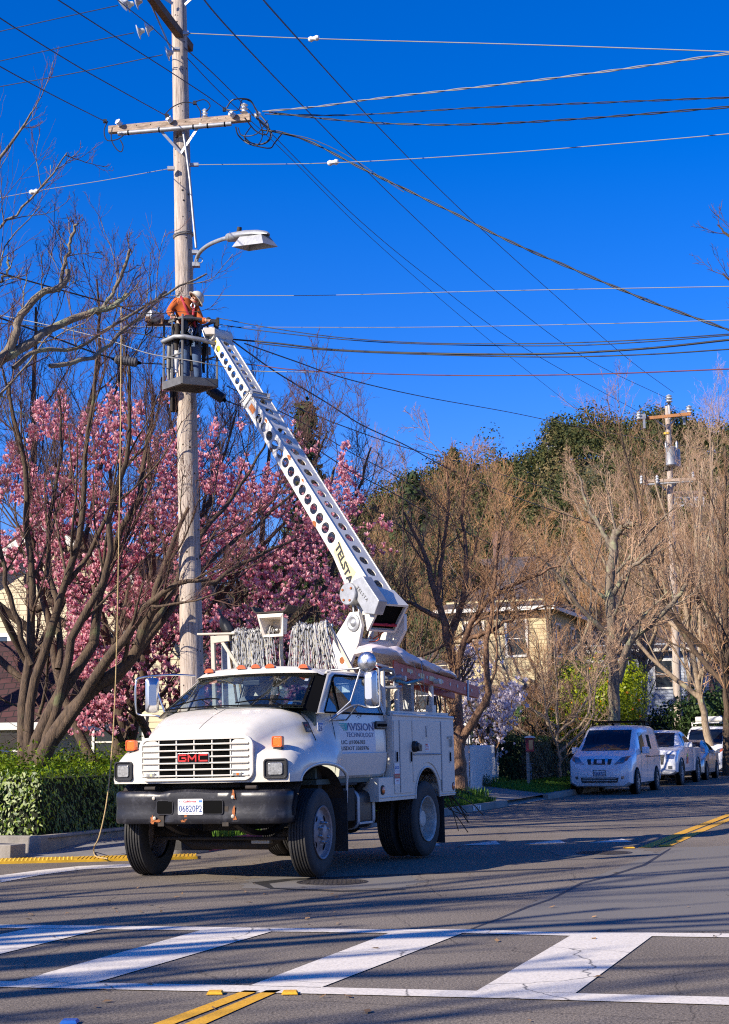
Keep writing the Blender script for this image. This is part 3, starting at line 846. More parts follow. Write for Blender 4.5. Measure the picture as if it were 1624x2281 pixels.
def zbot(x):
    q = 1 - ((x + 0.08) / 0.665) ** 2
    return 1.09 + (0.19 * math.sqrt(q) if q > 0 else 0)
def merge(mb, name, m, parent, **k):
    o = obj(name, mb, m, parent, recalc=False)
    bm = bmesh.new(); bm.from_mesh(o.data)
    bmesh.ops.remove_doubles(bm, verts=bm.verts, dist=0.0008)
    bmesh.ops.recalc_face_normals(bm, faces=bm.faces)
    bm.to_mesh(o.data); bm.free()
    o.data.shade_smooth(); o.data.set_sharp_from_angle(angle=R_(k.get('smooth', 32)))
    if k.get('solid'):
        s_ = o.modifiers.new('s', 'SOLIDIFY'); s_.thickness = k['solid']; s_.offset = -1
    return o
# hood and wings in one shell
mb = MB()
xs = [-0.12, -0.06, 0.0, 0.08, 0.16, 0.25, 0.35, 0.44, 0.52, 0.585, 0.60, 0.66, 0.72, 0.75, 0.775]
def full_sec(x, top=0):
    S = section(max(x, -0.12)); h = S[top:]
    zb = zbot(x)
    h = [(y, max(z, zb + 0.02)) for y, z in h]
    yl, zl = h[-1]
    h = h + [(yl, (zl + zb) / 2), (yl - 0.005, zb)]
    return h
rows = []
for x in xs:
    h = full_sec(x)
    rows.append([(fx(x, y), -y, z) for y, z in reversed(h[1:])] + [(fx(x, y), y, z) for y, z in h])
mb.grid(rows)
# front face under the nose edge
S = section(0.775); ys = [p[0] for p in S]; zs = [p[1] for p in S]
fr = []
cols = [y for y in ys] + [1.153]
zt = zs + [1.09 + 0.06]
rowsF = []
for sgn in (-1, 1):
    rr_ = []
    for y, z in zip(cols, zt):
        rr_.append([(fx(0.775, y) + 0.012 * math.sin(math.pi * k / 5), sgn * y, z + (1.09 - z) * k / 5) for k in range(6)])
    mb.grid(rr_)
for sgn in (-1, 1):      # cowl side between hood and door, with the rear half of the arch
    rr_ = []
    for x in np.linspace(-0.74, -0.12, 12):
        h = full_sec(x, 3); k = (x + 0.74) / 0.62; out = []
        for i, (y, z) in enumerate(h):
            yd = 1.085 + 0.035 * math.sin(min(1, max(0, (1.87 - z) / 0.78)) * math.pi)
            fl = min(1, k * 1.3) if z > 1.42 else 1.0
            yy = yd * (1 - fl) + y * fl if z > 1.42 else max(yd, y * (0.35 + 0.65 * min(1, k * 2.2)) + yd * (0.65 - 0.65 * min(1, k * 2.2)))
            out.append((x, sgn * yy, z))
        rr_.append(out)
    mb.grid(rr_)
hood = merge(mb, 'hood', M['white_paint'], truck, smooth=50)
# flared arch lips
for sgn in (-1, 1):
    mb = MB(); a = np.linspace(0, math.pi, 26)
    P = [(fx(-0.08 + 0.665 * math.cos(t), 1.2), sgn * 1.195, 1.09 + 0.19 * math.sin(t)) for t in a]
    mb.tube(P, 0.022, 8); mb.tube([P[-1], (-0.75, sgn * 1.18, 0.80)], 0.015, 8)
    obj('wheel_arch_lip', mb, M['white_paint'], truck, smooth=60)
# dark inner wings
for sgn in (-1, 1):
    mb = MB(); a = np.linspace(-0.25, math.pi + 0.25, 20)
    mb.grid([[(-0.08 + 0.66 * math.cos(t), sgn * y, 0.72 + 0.53 * max(0, math.sin(t))) for y in (1.17, 0.5)] for t in a])
    obj('inner_wing', mb, M['under'], truck, smooth=60)
mb = MB(); mb.box((0.1, 0, 1.28), (0.9, 0.9, 0.5)); mb.box((-0.4, 0, 1.3), (0.1, 2.0, 0.9)); obj('engine_bay', mb, M['under'], truck)
# seam lines on the hood
mb = MB(); mb.tube([(-0.125, sgn_y, z) for sgn_y, z in [(y * s_, z + 0.004) for s_ in (-1,) for y, z in reversed(section(-0.12)[1:7])] + [(y, z + 0.004) for y, z in section(-0.12)[:7]]], 0.006, 5)
mb.tube([(fx(x, 0), 0, section(x)[0][1] + 0.001) for x in np.linspace(0.0, 0.70, 8)], 0.003, 5)
obj('hood_seam', mb, M['black'], truck)

# grille
gx = lambda y: fx(0.775, y) + 0.016
gf = lambda u, v, w_: (gx(u) + w_, u, v)
g = MB(); g.ring(rrect(0, 1.362, 1.50, 0.50, 0.11, 6), rrect(0, 1.362, 1.40, 0.43, 0.08, 6), gf, -0.01, 0.03)
grille = obj('grille', g, M['white_paint'], truck, bevel=0.008)
mb = MB(); mb.prism(rrect(0, 1.362, 1.42, 0.44, 0.085, 6), gf, -0.005, 0.012); obj('grille_opening_shade', mb, M['black'], grille)  # solid black panel stands in for the shade inside the grille
for sg in (-1, 1):
    mb = MB(); mb.prism(rrect(sg * 0.585, 1.362, 0.22, 0.42, 0.06, 4), gf, 0.012, 0.016); obj('grille_side_panel', mb, M['white_paint'], grille)
mb = MB()
for i in range(34): mb.box((gx(0) + 0.0145, 0, 1.17 + i * 0.0118), (0.004, 0.94, 0.004))
obj('radiator', mb, M['black'], grille)  # slats coloured black in place of the shade behind the bars
for i in range(6):
    z = 1.362 - 0.19 + i * 0.071
    mb = MB(); mb.grid([[(gx(y) + 0.015 + dx, y, z + dz) for dx, dz in ((0, -0.007), (0.024, -0.009), (0.03, 0), (0.024, 0.009), (0, 0.007))] for y in np.linspace(-0.70, 0.70, 15)])
    obj('grille_bar', mb, M['white_paint'], grille)
for y in (-0.47, -0.235, 0.0, 0.235, 0.47):
    mb = MB(); mb.box((gx(y) + 0.018, y, 1.362), (0.02, 0.012, 0.42)); obj('grille_bar', mb, M['white_paint'], grille)
for y in (-0.575, 0.56):
    mb = MB(); mb.box((gx(y) + 0.04, y, 1.187), (0.02, 0.11, 0.045)); a_ = obj('strobe_light', mb, M['lamp_glass'], grille, bevel=0.006)
    mb = MB(); mb.box((gx(y) + 0.051, y + 0.012, 1.187), (0.003, 0.03, 0.03)); obj('lens', mb, M['amber'] if y > 0 else M['decal_cream'], a_)
mb = MB(); mb.prism(rrect(0, 1.372, 0.42, 0.112, 0.012, 2), gf, 0.03, 0.05)
badge = obj('badge', mb, M['chrome'], grille, bevel=0.004)
mb = MB(); mb.prism(rrect(0, 1.372, 0.405, 0.098, 0.01, 2), gf, 0.05, 0.0525); obj('badge_face', mb, M['black'], badge)
mb = MB(); bfn = lambda y0: (lambda u, v: (gx(0) + 0.055, y0 + u, v))
# letters drawn as slab strokes
def strokes(mb, segs, y0, z0, wd, h, t, x):
    for a, b in segs:
        a = np.array([x, y0 + a[0] * wd, z0 + a[1] * h]); b = np.array([x, y0 + b[0] * wd, z0 + b[1] * h])
        d = b - a; d /= np.linalg.norm(d)
        mb.bar(a - d * t / 2, b + d * t / 2, t if abs(d[1]) < 0.5 else 0.004, 0.004 if abs(d[1]) < 0.5 else t, up=(1, 0, 0) if abs(d[1]) < 0.5 else (0, 0, 1))
LX = gx(0) + 0.056
strokes(mb, [((1, 1), (0, 1)), ((0, 1), (0, 0)), ((0, 0), (1, 0)), ((1, 0), (1, .5)), ((1, .5), (.5, .5))], -0.185, 1.340, 0.095, 0.066, 0.017, LX)
strokes(mb, [((0, 0), (0, 1)), ((1, 0), (1, 1)), ((0, 1), (.5, .25)), ((.5, .25), (1, 1))], -0.055, 1.340, 0.095, 0.066, 0.017, LX)
strokes(mb, [((1, 1), (0, 1)), ((0, 1), (0, 0)), ((0, 0), (1, 0))], 0.085, 1.340, 0.10, 0.066, 0.017, LX)
obj('letters', mb, M['red_glossy'], badge)

# headlights and marker lights
for sg in (-1, 1):
    y0 = sg * 1.0; hx = lambda y: fx(0.775, y) + 0.014
    hf = lambda u, v, w_: (hx(u) + w_, u, v)
    mb = MB(); mb.ring(rrect(y0, 1.235, 0.275, 0.225, 0.04, 5), rrect(y0, 1.235, 0.235, 0.185, 0.03, 5), hf, -0.02, 0.018)
    b_ = obj('headlight', mb, M['black_plastic'], truck, bevel=0.006)
    mb = MB(); mb.prism(rrect(y0, 1.235, 0.245, 0.195, 0.03, 5), hf, -0.002, 0.003); obj('bezel_back', mb, M['black_plastic'], b_)
    mb = MB(); mb.prism(rrect(y0 + sg * -0.0, 1.235, 0.17, 0.135, 0.025, 5), lambda u, v, w_: (hx(u) + w_ * (1 - 20 * ((u - y0) ** 2 + (v - 1.235) ** 2)), u, v), 0.0, 0.022)
    obj('lens', mb, M['lamp_glass'], b_, bevel=0.006)
    mb = MB(); mb.box((0.60, sg * 0.97, 1.535), (0.075, 0.125, 0.12)); a_ = obj('marker_light', mb, M['amber'], truck, bevel=0.018, segs=3)
    mb = MB(); mb.box((0.60, sg * 0.97, 1.468), (0.06, 0.10, 0.03)); obj('foot', mb, M['black_plastic'], a_)
    mb = MB(); mb.ring(rrect(sg * 0.97, 1.535, 0.128, 0.123, 0.02), rrect(sg * 0.97, 1.535, 0.105, 0.10, 0.02), lambda u, v, w_: (0.636 + w_, u, v), 0, 0.006); obj('rim', mb, M['amber_dark'], a_)
# bumper: swept ends, two black plates for the tow openings, dents and bolts
plan = [(1.125, 0.50), (1.14, 0.60), (1.12, 0.70), (1.05, 0.775), (0.93, 0.82), (0.75, 0.842), (0.5, 0.85), (0.25, 0.853), (0, 0.855)]
plan = [(-y, x) for y, x in plan] + [(y, x) for y, x in reversed(plan[:-1])]
ysb = np.array([p[0] for p in plan]); xsb = np.array([p[1] for p in plan])
mb = MB(); rows = []
sh = [(-0.16, 0.645), (-0.02, 0.635), (0, 0.655), (0.004, 0.70), (0.0, 0.76), (-0.004, 0.815), (0.0, 0.87), (0.004, 0.93), (0, 0.975), (-0.025, 1.0), (-0.06, 1.008), (-0.16, 1.0)]
den = np.concatenate([np.linspace(-1, -0.9, 3), np.linspace(-0.8, 0.8, 40), np.linspace(0.9, 1, 3)])
cum = np.concatenate([[0], np.cumsum(np.hypot(np.diff(ysb), np.diff(xsb)))]); cum = cum / cum[-1] * 2 - 1
for q in np.linspace(-1, 1, 66):
    y = np.interp(q, cum, ysb); x = np.interp(q, cum, xsb)
    e = 0.02; tx = np.interp(q + e, cum, xsb) - np.interp(q - e, cum, xsb); ty = np.interp(q + e, cum, ysb) - np.interp(q - e, cum, ysb)
    nl = math.hypot(tx, ty) + 1e-9; nx, ny = ty / nl, -tx / nl
    row = []
    for d, z in sh:
        dd = d - 0.035 * math.exp(-((y + 0.42) / 0.09) ** 2 - ((z - 0.74) / 0.10) ** 2) + 0.012 * math.exp(-((y + 0.30) / 0.06) ** 2) - 0.015 * math.exp(-((y - 0.55) / 0.05) ** 2 - ((z - 0.9) / 0.1) ** 2)
        zz = z + (0.018 * math.exp(-((y + 0.05) / 0.22) ** 2) - 0.014 * math.exp(-((y + 0.45) / 0.07) ** 2) if z > 0.96 else 0.0)
        row.append((x + nx * dd, y + ny * dd, zz))
    rows.append(row)
mb.grid(rows)
bumper = merge(mb, 'bumper', M['bumper'], truck, smooth=40, solid=0.006)
bx = 0.86
for y, wd in ((-0.36, 0.20), (0.265, 0.255)):
    mb = MB(); mb.prism(rrect(y, 0.822, wd, 0.145, 0.02, 4), lambda u, v, w_: (bx + w_, u, v), -0.01, 0.003); a_ = obj('tow_opening_shade', mb, M['black'], bumper)  # uncut bumper: black plate painted as the shade inside the hole
    mb = MB(); mb.ring(rrect(y, 0.822, wd + 0.018, 0.163, 0.028, 4), rrect(y, 0.822, wd, 0.145, 0.02, 4), lambda u, v, w_: (bx + w_, u, v), -0.01, 0.007); obj('edge', mb, M['bumper'], a_)
mb = MB()
for y, z in ((-0.51, 0.925), (-0.50, 0.70), (0.52, 0.93), (0.52, 0.72)):
    mb.lathe([(0, 0.022), (0.008, 0.02), (0.014, 0.01), (0.016, 0)], (bx - 0.004, y, z), (1, 0, 0), 14, cap=False)
obj('bolt', mb, M['cream_metal'], bumper, smooth=40)
rng = np.random.default_rng(8)
mb = MB()
for y, z, a, b in ((-0.53, 0.70, 0.028, 0.05), (-0.47, 0.67, 0.05, 0.014), (-0.09, 0.70, 0.02, 0.045), (0.13, 0.79, 0.014, 0.05), (0.525, 0.95, 0.02, 0.05), (0.53, 0.76, 0.018, 0.05), (0.545, 0.70, 0.022, 0.02), (-0.12, 0.668, 0.03, 0.01)):
    th = np.linspace(0, 2 * math.pi, 11, endpoint=False); r = 1 + rng.normal(size=11) * 0.3
    mb.add([(bx - 0.0025, y + math.cos(t) * a * q_, z + math.sin(t) * b * q_) for t, q_ in zip(th, r)], [tuple(range(11))])
obj('rust_spots', mb, M['rust'], bumper)
# number plate
mb = MB(); mb.prism(rrect(-0.02, 0.828, 0.325, 0.175, 0.012), lambda u, v, w_: (bx + 0.006 + w_, u, v), 0, 0.003)
plate = obj('number_plate', mb, M['decal_white'], bumper)
pf = lambda y0, z0: (lambda u, v: (bx + 0.0115, y0 + u, z0 + v))
mb = MB(); put_text(mb, '06820P2', 0.072, pf(-0.168, 0.772), width=0.30, bold=0.012); put_text(mb, 'OCT', 0.018, pf(-0.172, 0.878), width=0.04, bold=0.03); obj('plate_number', mb, M['decal_navy'], plate)
mb = MB(); put_text(mb, 'California', 0.024, pf(-0.115, 0.876), width=0.17, shear=0.4, bold=0.02); put_text(mb, 'dmv.ca.gov', 0.009, pf(-0.08, 0.751), width=0.13); obj('plate_state', mb, M['decal_red'], plate)
mb = MB(); mb.box((bx + 0.0105, 0.112, 0.888), (0.002, 0.045, 0.024)); obj('plate_sticker', mb, M['decal_blue'], plate)
mb = MB()
for y in (-0.6, 0.72): mb.cyl((0.80, y - 0.06, 1.035), (0.80, y + 0.08, 1.035), 0.022)
obj('hood_hinge', mb, M['under'], truck, smooth=40)

# cab ---------------------------------------------------------------
def yd(z): return 1.085 + 0.035 * math.sin(min(1, max(0, (1.87 - z) / 0.78)) * math.pi)
for sgn in (-1, 1):
    mb = MB(); rr_ = []
    for x in np.concatenate([np.linspace(-0.74, -2.1, 12), [-2.17, -2.2, -2.21]]):
        rc = max(0, (-2.05 - x) / 0.16); col = []
        for k, z in enumerate([1.09, 1.12, 1.17, 1.25, 1.37, 1.385, 1.40, 1.5, 1.65, 1.8, 1.87]):
            zz = z + (0.14 * (1 - math.sqrt(max(0, 1 - rc ** 2))) if z < 1.25 else 0)
            y = yd(z) - (0.012 if z > 1.39 else 0) - (0.03 if k == 0 else 0) - 0.02 * (x < -2.19)
            col.append((x, sgn * y, zz))
        rr_.append(col)
    mb.grid(rr_)
    cabside = merge(mb, 'door', M['white_paint'], truck, smooth=30)
# windscreen surface
def ws(u, v, d=0.0):
    return (0.10 - 0.19 * u * u + (-0.74 + 0.09 * u * u) * v + d, u * (1.0 - 0.17 * v), 1.955 - 0.025 * u * u + (0.435 - 0.02 * u * u) * v + d * 1.4)
def patch(fn, u0, u1, v0, v1, nu=12, nv=6, d=0.0): return [[fn(u0 + (u1-u0)*i/nu, v0 + (v1-v0)*j/nv, d) for j in range(nv+1)] for i in range(nu+1)]
mb = MB(); mb.grid(patch(ws, -0.94, 0.94, 0.05, 0.93)); wsg = obj('windscreen', mb, M['glass'], truck, smooth=60)
mb = MB()
mb.grid(patch(ws, -0.955, 0.955, 0.02, 0.06, d=0.004)); mb.grid(patch(ws, -0.955, 0.955, 0.91, 0.95, d=0.004))
for sg in (-1, 1): mb.grid(patch(ws, sg * 0.955, sg * 0.925, 0.02, 0.95, 2, 8, d=0.004))
obj('window_seal', mb, M['black'], wsg)
mb = MB()
for u0, u1, v in ((-0.78, -0.12, 0.16), (0.15, 0.80, 0.10)):
    P = [ws(u0 + (u1 - u0) * t, 0.02 + v * math.sin(t * 2.2), 0.03) for t in np.linspace(0, 1, 8)]
    mb.tube(P, 0.008, 5)
    mb.tube([ws(u1, -0.02, 0.0), P[4]], 0.006, 5)
obj('wiper', mb, M['black'], wsg)
mb = MB(); mb.grid(patch(ws, 0.84, 0.89, 0.80, 0.87, 2, 2, d=-0.004)); obj('sticker', mb, M['decal_white'], wsg)
mb = MB(); mb.grid(patch(ws, 0.76, 0.81, 0.10, 0.17, 2, 2, d=-0.004)); obj('sticker', mb, M['decal_blue'], wsg)
# roof with rounded sides, front header above the glass
mb = MB(); rr_ = []
for x in (-0.60, -0.64, -0.72, -0.9, -1.3, -1.8, -2.1, -2.18, -2.21):
    t = min(1, (-0.60 - x) / 0.12); e = max(0, (-2.1 - x) / 0.11)
    row = []
    for u in np.linspace(-1, 1, 17):
        yy = u * 0.93
        zc_ = 2.475 - 0.05 * u ** 2 - 0.085 * abs(u) ** 8 - 0.04 * e ** 2
        zf_ = 2.385 - 0.02 * u ** 2
        row.append((x - 0.09 * u * u * (1 - t) - 0.02, yy * (0.905 + 0.05 * t), zf_ * (1 - t) ** 1.5 + zc_ * (1 - (1 - t) ** 1.5)))
    rr_.append(row)
mb.grid(rr_)
roof = merge(mb, 'cab_roof', M['white_paint'], truck, smooth=60)
for y in (-0.66, -0.2, 0.0, 0.2, 0.66):
    mb = MB(); rr_ = []
    for a in np.linspace(0, 1, 6):
        rr_.append([(-0.68 - 0.15 * a, y + 0.065 * math.cos(b) * (1 - 0.3 * a), 2.455 - 0.05 * (y / 0.9) ** 2 + 0.05 * math.sin(b) * math.sqrt(max(0, 1 - (a * 0.8) ** 2))) for b in np.linspace(0, math.pi, 8)])
    mb.grid(rr_); mb.add(rr_[0], [tuple(range(8))])
    obj('roof_light', mb, M['amber_dark'], roof, smooth=40)
# pillars, sills and the door upper frame as bent strips
def strip(mb, P, Q, t=0.0):
    mb.grid([[p, q] for p, q in zip(P, Q)])
sw_out = lambda x, z, sg: (x, sg * (1.085 - (z - 1.87) / 0.5 * 0.19), z)
mb = MB()
for sg in (-1, 1):
    A0 = [ws(sg * 0.95, v, -0.004) for v in np.linspace(-0.05, 1.0, 8)]
    B0 = [sw_out(x, z, sg) for x, z in zip(np.linspace(-0.17, -0.86, 8), np.linspace(1.865, 2.36, 8))]
    m3 = MB(); strip(m3, A0, B0); obj('pillar_strip', m3, M['black'] if sg > 0 else M['white_paint'], truck, smooth=60)  # driver's side: black stands in for the dark gap at the ajar door
    fr_out = [(-0.17, 1.865), (-0.86, 2.36), (-1.0, 2.39), (-2.19, 2.395), (-2.21, 1.865)]
    fr_in = [(-0.38, 1.89), (-0.98, 2.30), (-1.08, 2.335), (-2.06, 2.34), (-2.10, 1.89)]
    for i in range(5):
        j = (i + 1) % 5
        mb.add([sw_out(*fr_out[i], sg), sw_out(*fr_out[j], sg), sw_out(*fr_in[j], sg), sw_out(*fr_in[i], sg)], [(0, 1, 2, 3)])
    # drip rail up to the roof
    strip(mb, [sw_out(x, 2.385, sg) for x in np.linspace(-0.9, -2.2, 5)], [(x, sg * 0.875, 2.40) for x in np.linspace(-0.9, -2.2, 5)])
merge(mb, 'cab_pillars', M['white_paint'], truck, smooth=30, solid=0.03)
# back wall with window
out = [(-1.04, 1.05), (1.04, 1.05), (1.085, 1.87), (0.89, 2.40), (0, 2.46), (-0.89, 2.40), (-1.085, 1.87)]
inn = [(-0.6, 1.93), (0.6, 1.93), (0.62, 2.0), (0.58, 2.30), (0, 2.31), (-0.58, 2.30), (-0.62, 2.0)]
mb = MB(); mb.ring(out, inn, lambda u, v, w_: (w_, u, v), -2.215, -2.185); obj('cab_back', mb, M['body_white'], truck)
mb = MB(); mb.prism(inn, lambda u, v, w_: (w_, u, v), -2.203, -2.198); obj('rear_window', mb, M['glass'], truck)
mb = MB(); mb.box((-1.2, 0, 1.06), (1.95, 2.08, 0.06)); mb.box((-0.28, 0, 1.5), (0.06, 2.02, 0.8)); obj('cab_floor', mb, M['interior'], truck)
for sg in (-1, 1):
    cr = [(-0.38, 1.885), (-0.98, 2.305), (-1.08, 2.34), (-2.07, 2.345), (-2.11, 1.885)]
    mb = MB(); mb.add([sw_out(x, z, sg * 0.992) for x, z in cr], [(0, 1, 2, 3, 4)]); gl_ = obj('side_window', mb, M['glass'], truck)
    mb = MB()
    fr_in = [(-0.38, 1.875), (-0.97, 2.305), (-1.07, 2.345), (-2.06, 2.35), (-2.11, 1.875)]
    mb.tube([sw_out(x, z, sg) for x, z in fr_in], 0.014, 6, closed=True)
    mb.tube([sw_out(-0.80, 1.88, sg), sw_out(-0.92, 2.25, sg)], 0.014, 6)
    obj('window_seal', mb, M['black'], gl_)
# interior
mb = MB(); mb.grid([[(x, y, z) for y in np.linspace(-0.97, 0.97, 5)] for x, z in ((0.02, 1.93), (-0.30, 1.93), (-0.42, 1.88), (-0.45, 1.6))]); obj('dashboard', mb, M['interior'], truck, smooth=40)
for y, wd in ((-0.52, 0.62), (0.55, 0.55)):
    mb = MB(); mb.box((-1.55, y, 1.45), (0.55, wd, 0.18)); mb.box((-1.85, y, 1.86), (0.14, wd, 0.62), [[0.97, 0, 0.2], [0, 1, 0], [-0.2, 0, 0.97]])
    obj('seat', mb, M['seat_grey'], truck, bevel=0.06, segs=3)
mb = MB(); a = np.linspace(0, 2 * math.pi, 24, endpoint=False)
mb.tube([(-0.72 - 0.08 * math.sin(t), 0.48 + 0.21 * math.cos(t), 1.90 + 0.13 * math.sin(t)) for t in a], 0.016, 6, closed=True); mb.cyl((-0.72, 0.48, 1.90), (-0.5, 0.48, 1.78), 0.02)
for t in (0.5, 2.6, 4.7): mb.cyl((-0.72, 0.48, 1.9), (-0.72 - 0.08 * math.sin(t), 0.48 + 0.21 * math.cos(t), 1.90 + 0.13 * math.sin(t)), 0.012)
obj('steering_wheel', mb, M['black_plastic'], truck, smooth=60)
mb = MB(); mb.box((-0.62, -0.02, 2.27), (0.02, 0.24, 0.07)); obj('rear_view_mirror', mb, M['black_plastic'], truck, bevel=0.01)
# door details on the visible side
ysd = lambda z: yd(z) - (0.012 if z > 1.39 else 0)
sf = lambda x0, z0, d=0.003: (lambda u, v: (x0 - u, ysd(z0 + v) + d, z0 + v))
mb = MB()
for x in (-0.62, -2.16): mb.tube([(x + (0.0 if z < 1.4 else 0.0) + (0.25 * max(0, z - 1.6) if x > -1 else 0), ysd(z) + 0.001, z) for z in (1.12, 1.25, 1.37, 1.40, 1.5, 1.6, 1.7, 1.86)], 0.004, 4)
obj('door_seam', mb, M['black'], cabside)
mb = MB(); mb.box((-1.98, 1.115, 1.735), (0.34, 0.03, 0.10)); dh = obj('handle', mb, M['black_plastic'], cabside, bevel=0.012)
mb = MB(); mb.box((-1.98, 1.14, 1.735), (0.24, 0.03, 0.035)); obj('grip', mb, M['black'], dh, bevel=0.008)
mb = MB(); mb.add([(x, ysd(z) + 0.0015, z) for x, z in ((-0.72, 1.40), (-0.72, 1.5), (-0.72, 1.62), (-0.72, 1.755), (-1.82, 1.755), (-1.82, 1.62), (-1.82, 1.5), (-1.82, 1.40))], [(0, 1, 6, 7), (1, 2, 5, 6), (2, 3, 4, 5)])
panel = obj('magnetic_sign', mb, M['decal_white'], cabside)
mb = MB(); put_text(mb, 'VISION', 0.092, sf(-1.10, 1.665, 0.005), width=0.68, bold=0.01)
mb.add([(x, ysd(z) + 0.005, z) for x, z in ((-0.955, 1.665), (-0.985, 1.665), (-1.055, 1.757), (-1.025, 1.757))], [(0, 1, 2, 3)])
mb.add([(x, ysd(z) + 0.005, z) for x, z in ((-1.055, 1.757), (-1.025, 1.757), (-1.095, 1.665), (-1.125, 1.665))], [(0, 1, 2, 3)])
obj('company_name', mb, M['decal_navy'], panel)
mb = MB(); put_text(mb, 'TECHNOLOGY', 0.055, sf(-0.94, 1.585, 0.005), width=0.83)
obj('company_name', mb, M['decal_navy'], panel)
mb = MB(); put_text(mb, 'LIC. #1006383', 0.046, sf(-0.79, 1.50, 0.005), width=0.70, bold=0.012); put_text(mb, 'USDOT 3385976', 0.046, sf(-0.79, 1.425, 0.005), width=0.81, bold=0.012)
obj('licence_text', mb, M['decal_black'], panel)
mb = MB()
for i in range(5):
    z = 1.750 - i * 0.019; x0 = -0.745 - i * 0.03; x1 = -0.965 + i * 0.0
    mb.add([(x, ysd(zz) + 0.005, zz) for x, zz in ((x0, z), (x1, z), (x1, z - 0.012), (x0 - 0.015, z - 0.012))], [(0, 1, 2, 3)])
mb.add([(x, ysd(zz) + 0.0055, zz) for x, zz in ((-0.90, 1.752), (-0.99, 1.752), (-0.97, 1.66), (-0.93, 1.68))], [(0, 1, 2, 3)])
obj('wing_emblem', mb, M['decal_teal'], panel)
mb = MB(); mb.prism(rrect(-1.0, 1.70, 0.15, 0.105, 0.01), lambda u, v, w_: (u + 0.76, 1.094 + w_, v), 0.0, 0.003); pt = obj('number_tag', mb, M['decal_white'], cabside)
mb = MB(); put_text(mb, '26', 0.062, lambda u, v: (-0.19 - u, 1.099, 1.655 + v), width=0.10, bold=0.03); obj('number', mb, M['decal_navy'], pt)
mb = MB(); mb.box((-0.24, 1.0985, 1.738), (0.13, 0.001, 0.022)); obj('stripe', mb, M['decal_blue'], pt)
mb = MB(); mb.prism([(0.06, 1.64), (-0.09, 1.64), (-0.09, 1.76), (0.06, 1.76)], lambda u, v, w_: (u, 0.995 + (1.76 - v) * 0.42 + w_, v), 0, 0.012); pt = obj('model_plate', mb, M['black_plastic'], hood, bevel=0.003)
mb = MB(); put_text(mb, 'GMC', 0.025, lambda u, v: (0.035 - u, 1.010 + (1.76 - (1.71 + v)) * 0.42, 1.71 + v), width=0.09, bold=0.03); obj('plate_letters', mb, M['red_glossy'], pt)
mb = MB(); put_text(mb, '6500', 0.028, lambda u, v: (0.02 - u, 1.010 + (1.76 - (1.66 + v)) * 0.42, 1.66 + v), width=0.10, bold=0.03); obj('plate_letters', mb, M['galv'], pt)
mb = MB(); rng = np.random.default_rng(2)
for i in range(14):
    x = -1.28 - rng.uniform(0, 0.3); z = 1.80 + rng.uniform(0, 0.05); s_ = rng.uniform(0.006, 0.02)
    mb.add([(x, ysd(z) + 0.003, z), (x - s_, ysd(z) + 0.003, z + s_ * 0.3), (x - s_ * 0.8, ysd(z) + 0.003, z + s_), (x, ysd(z) + 0.003, z + s_ * 0.8)], [(0, 1, 2, 3)])
obj('chipped_paint', mb, M['decal_black'], cabside)

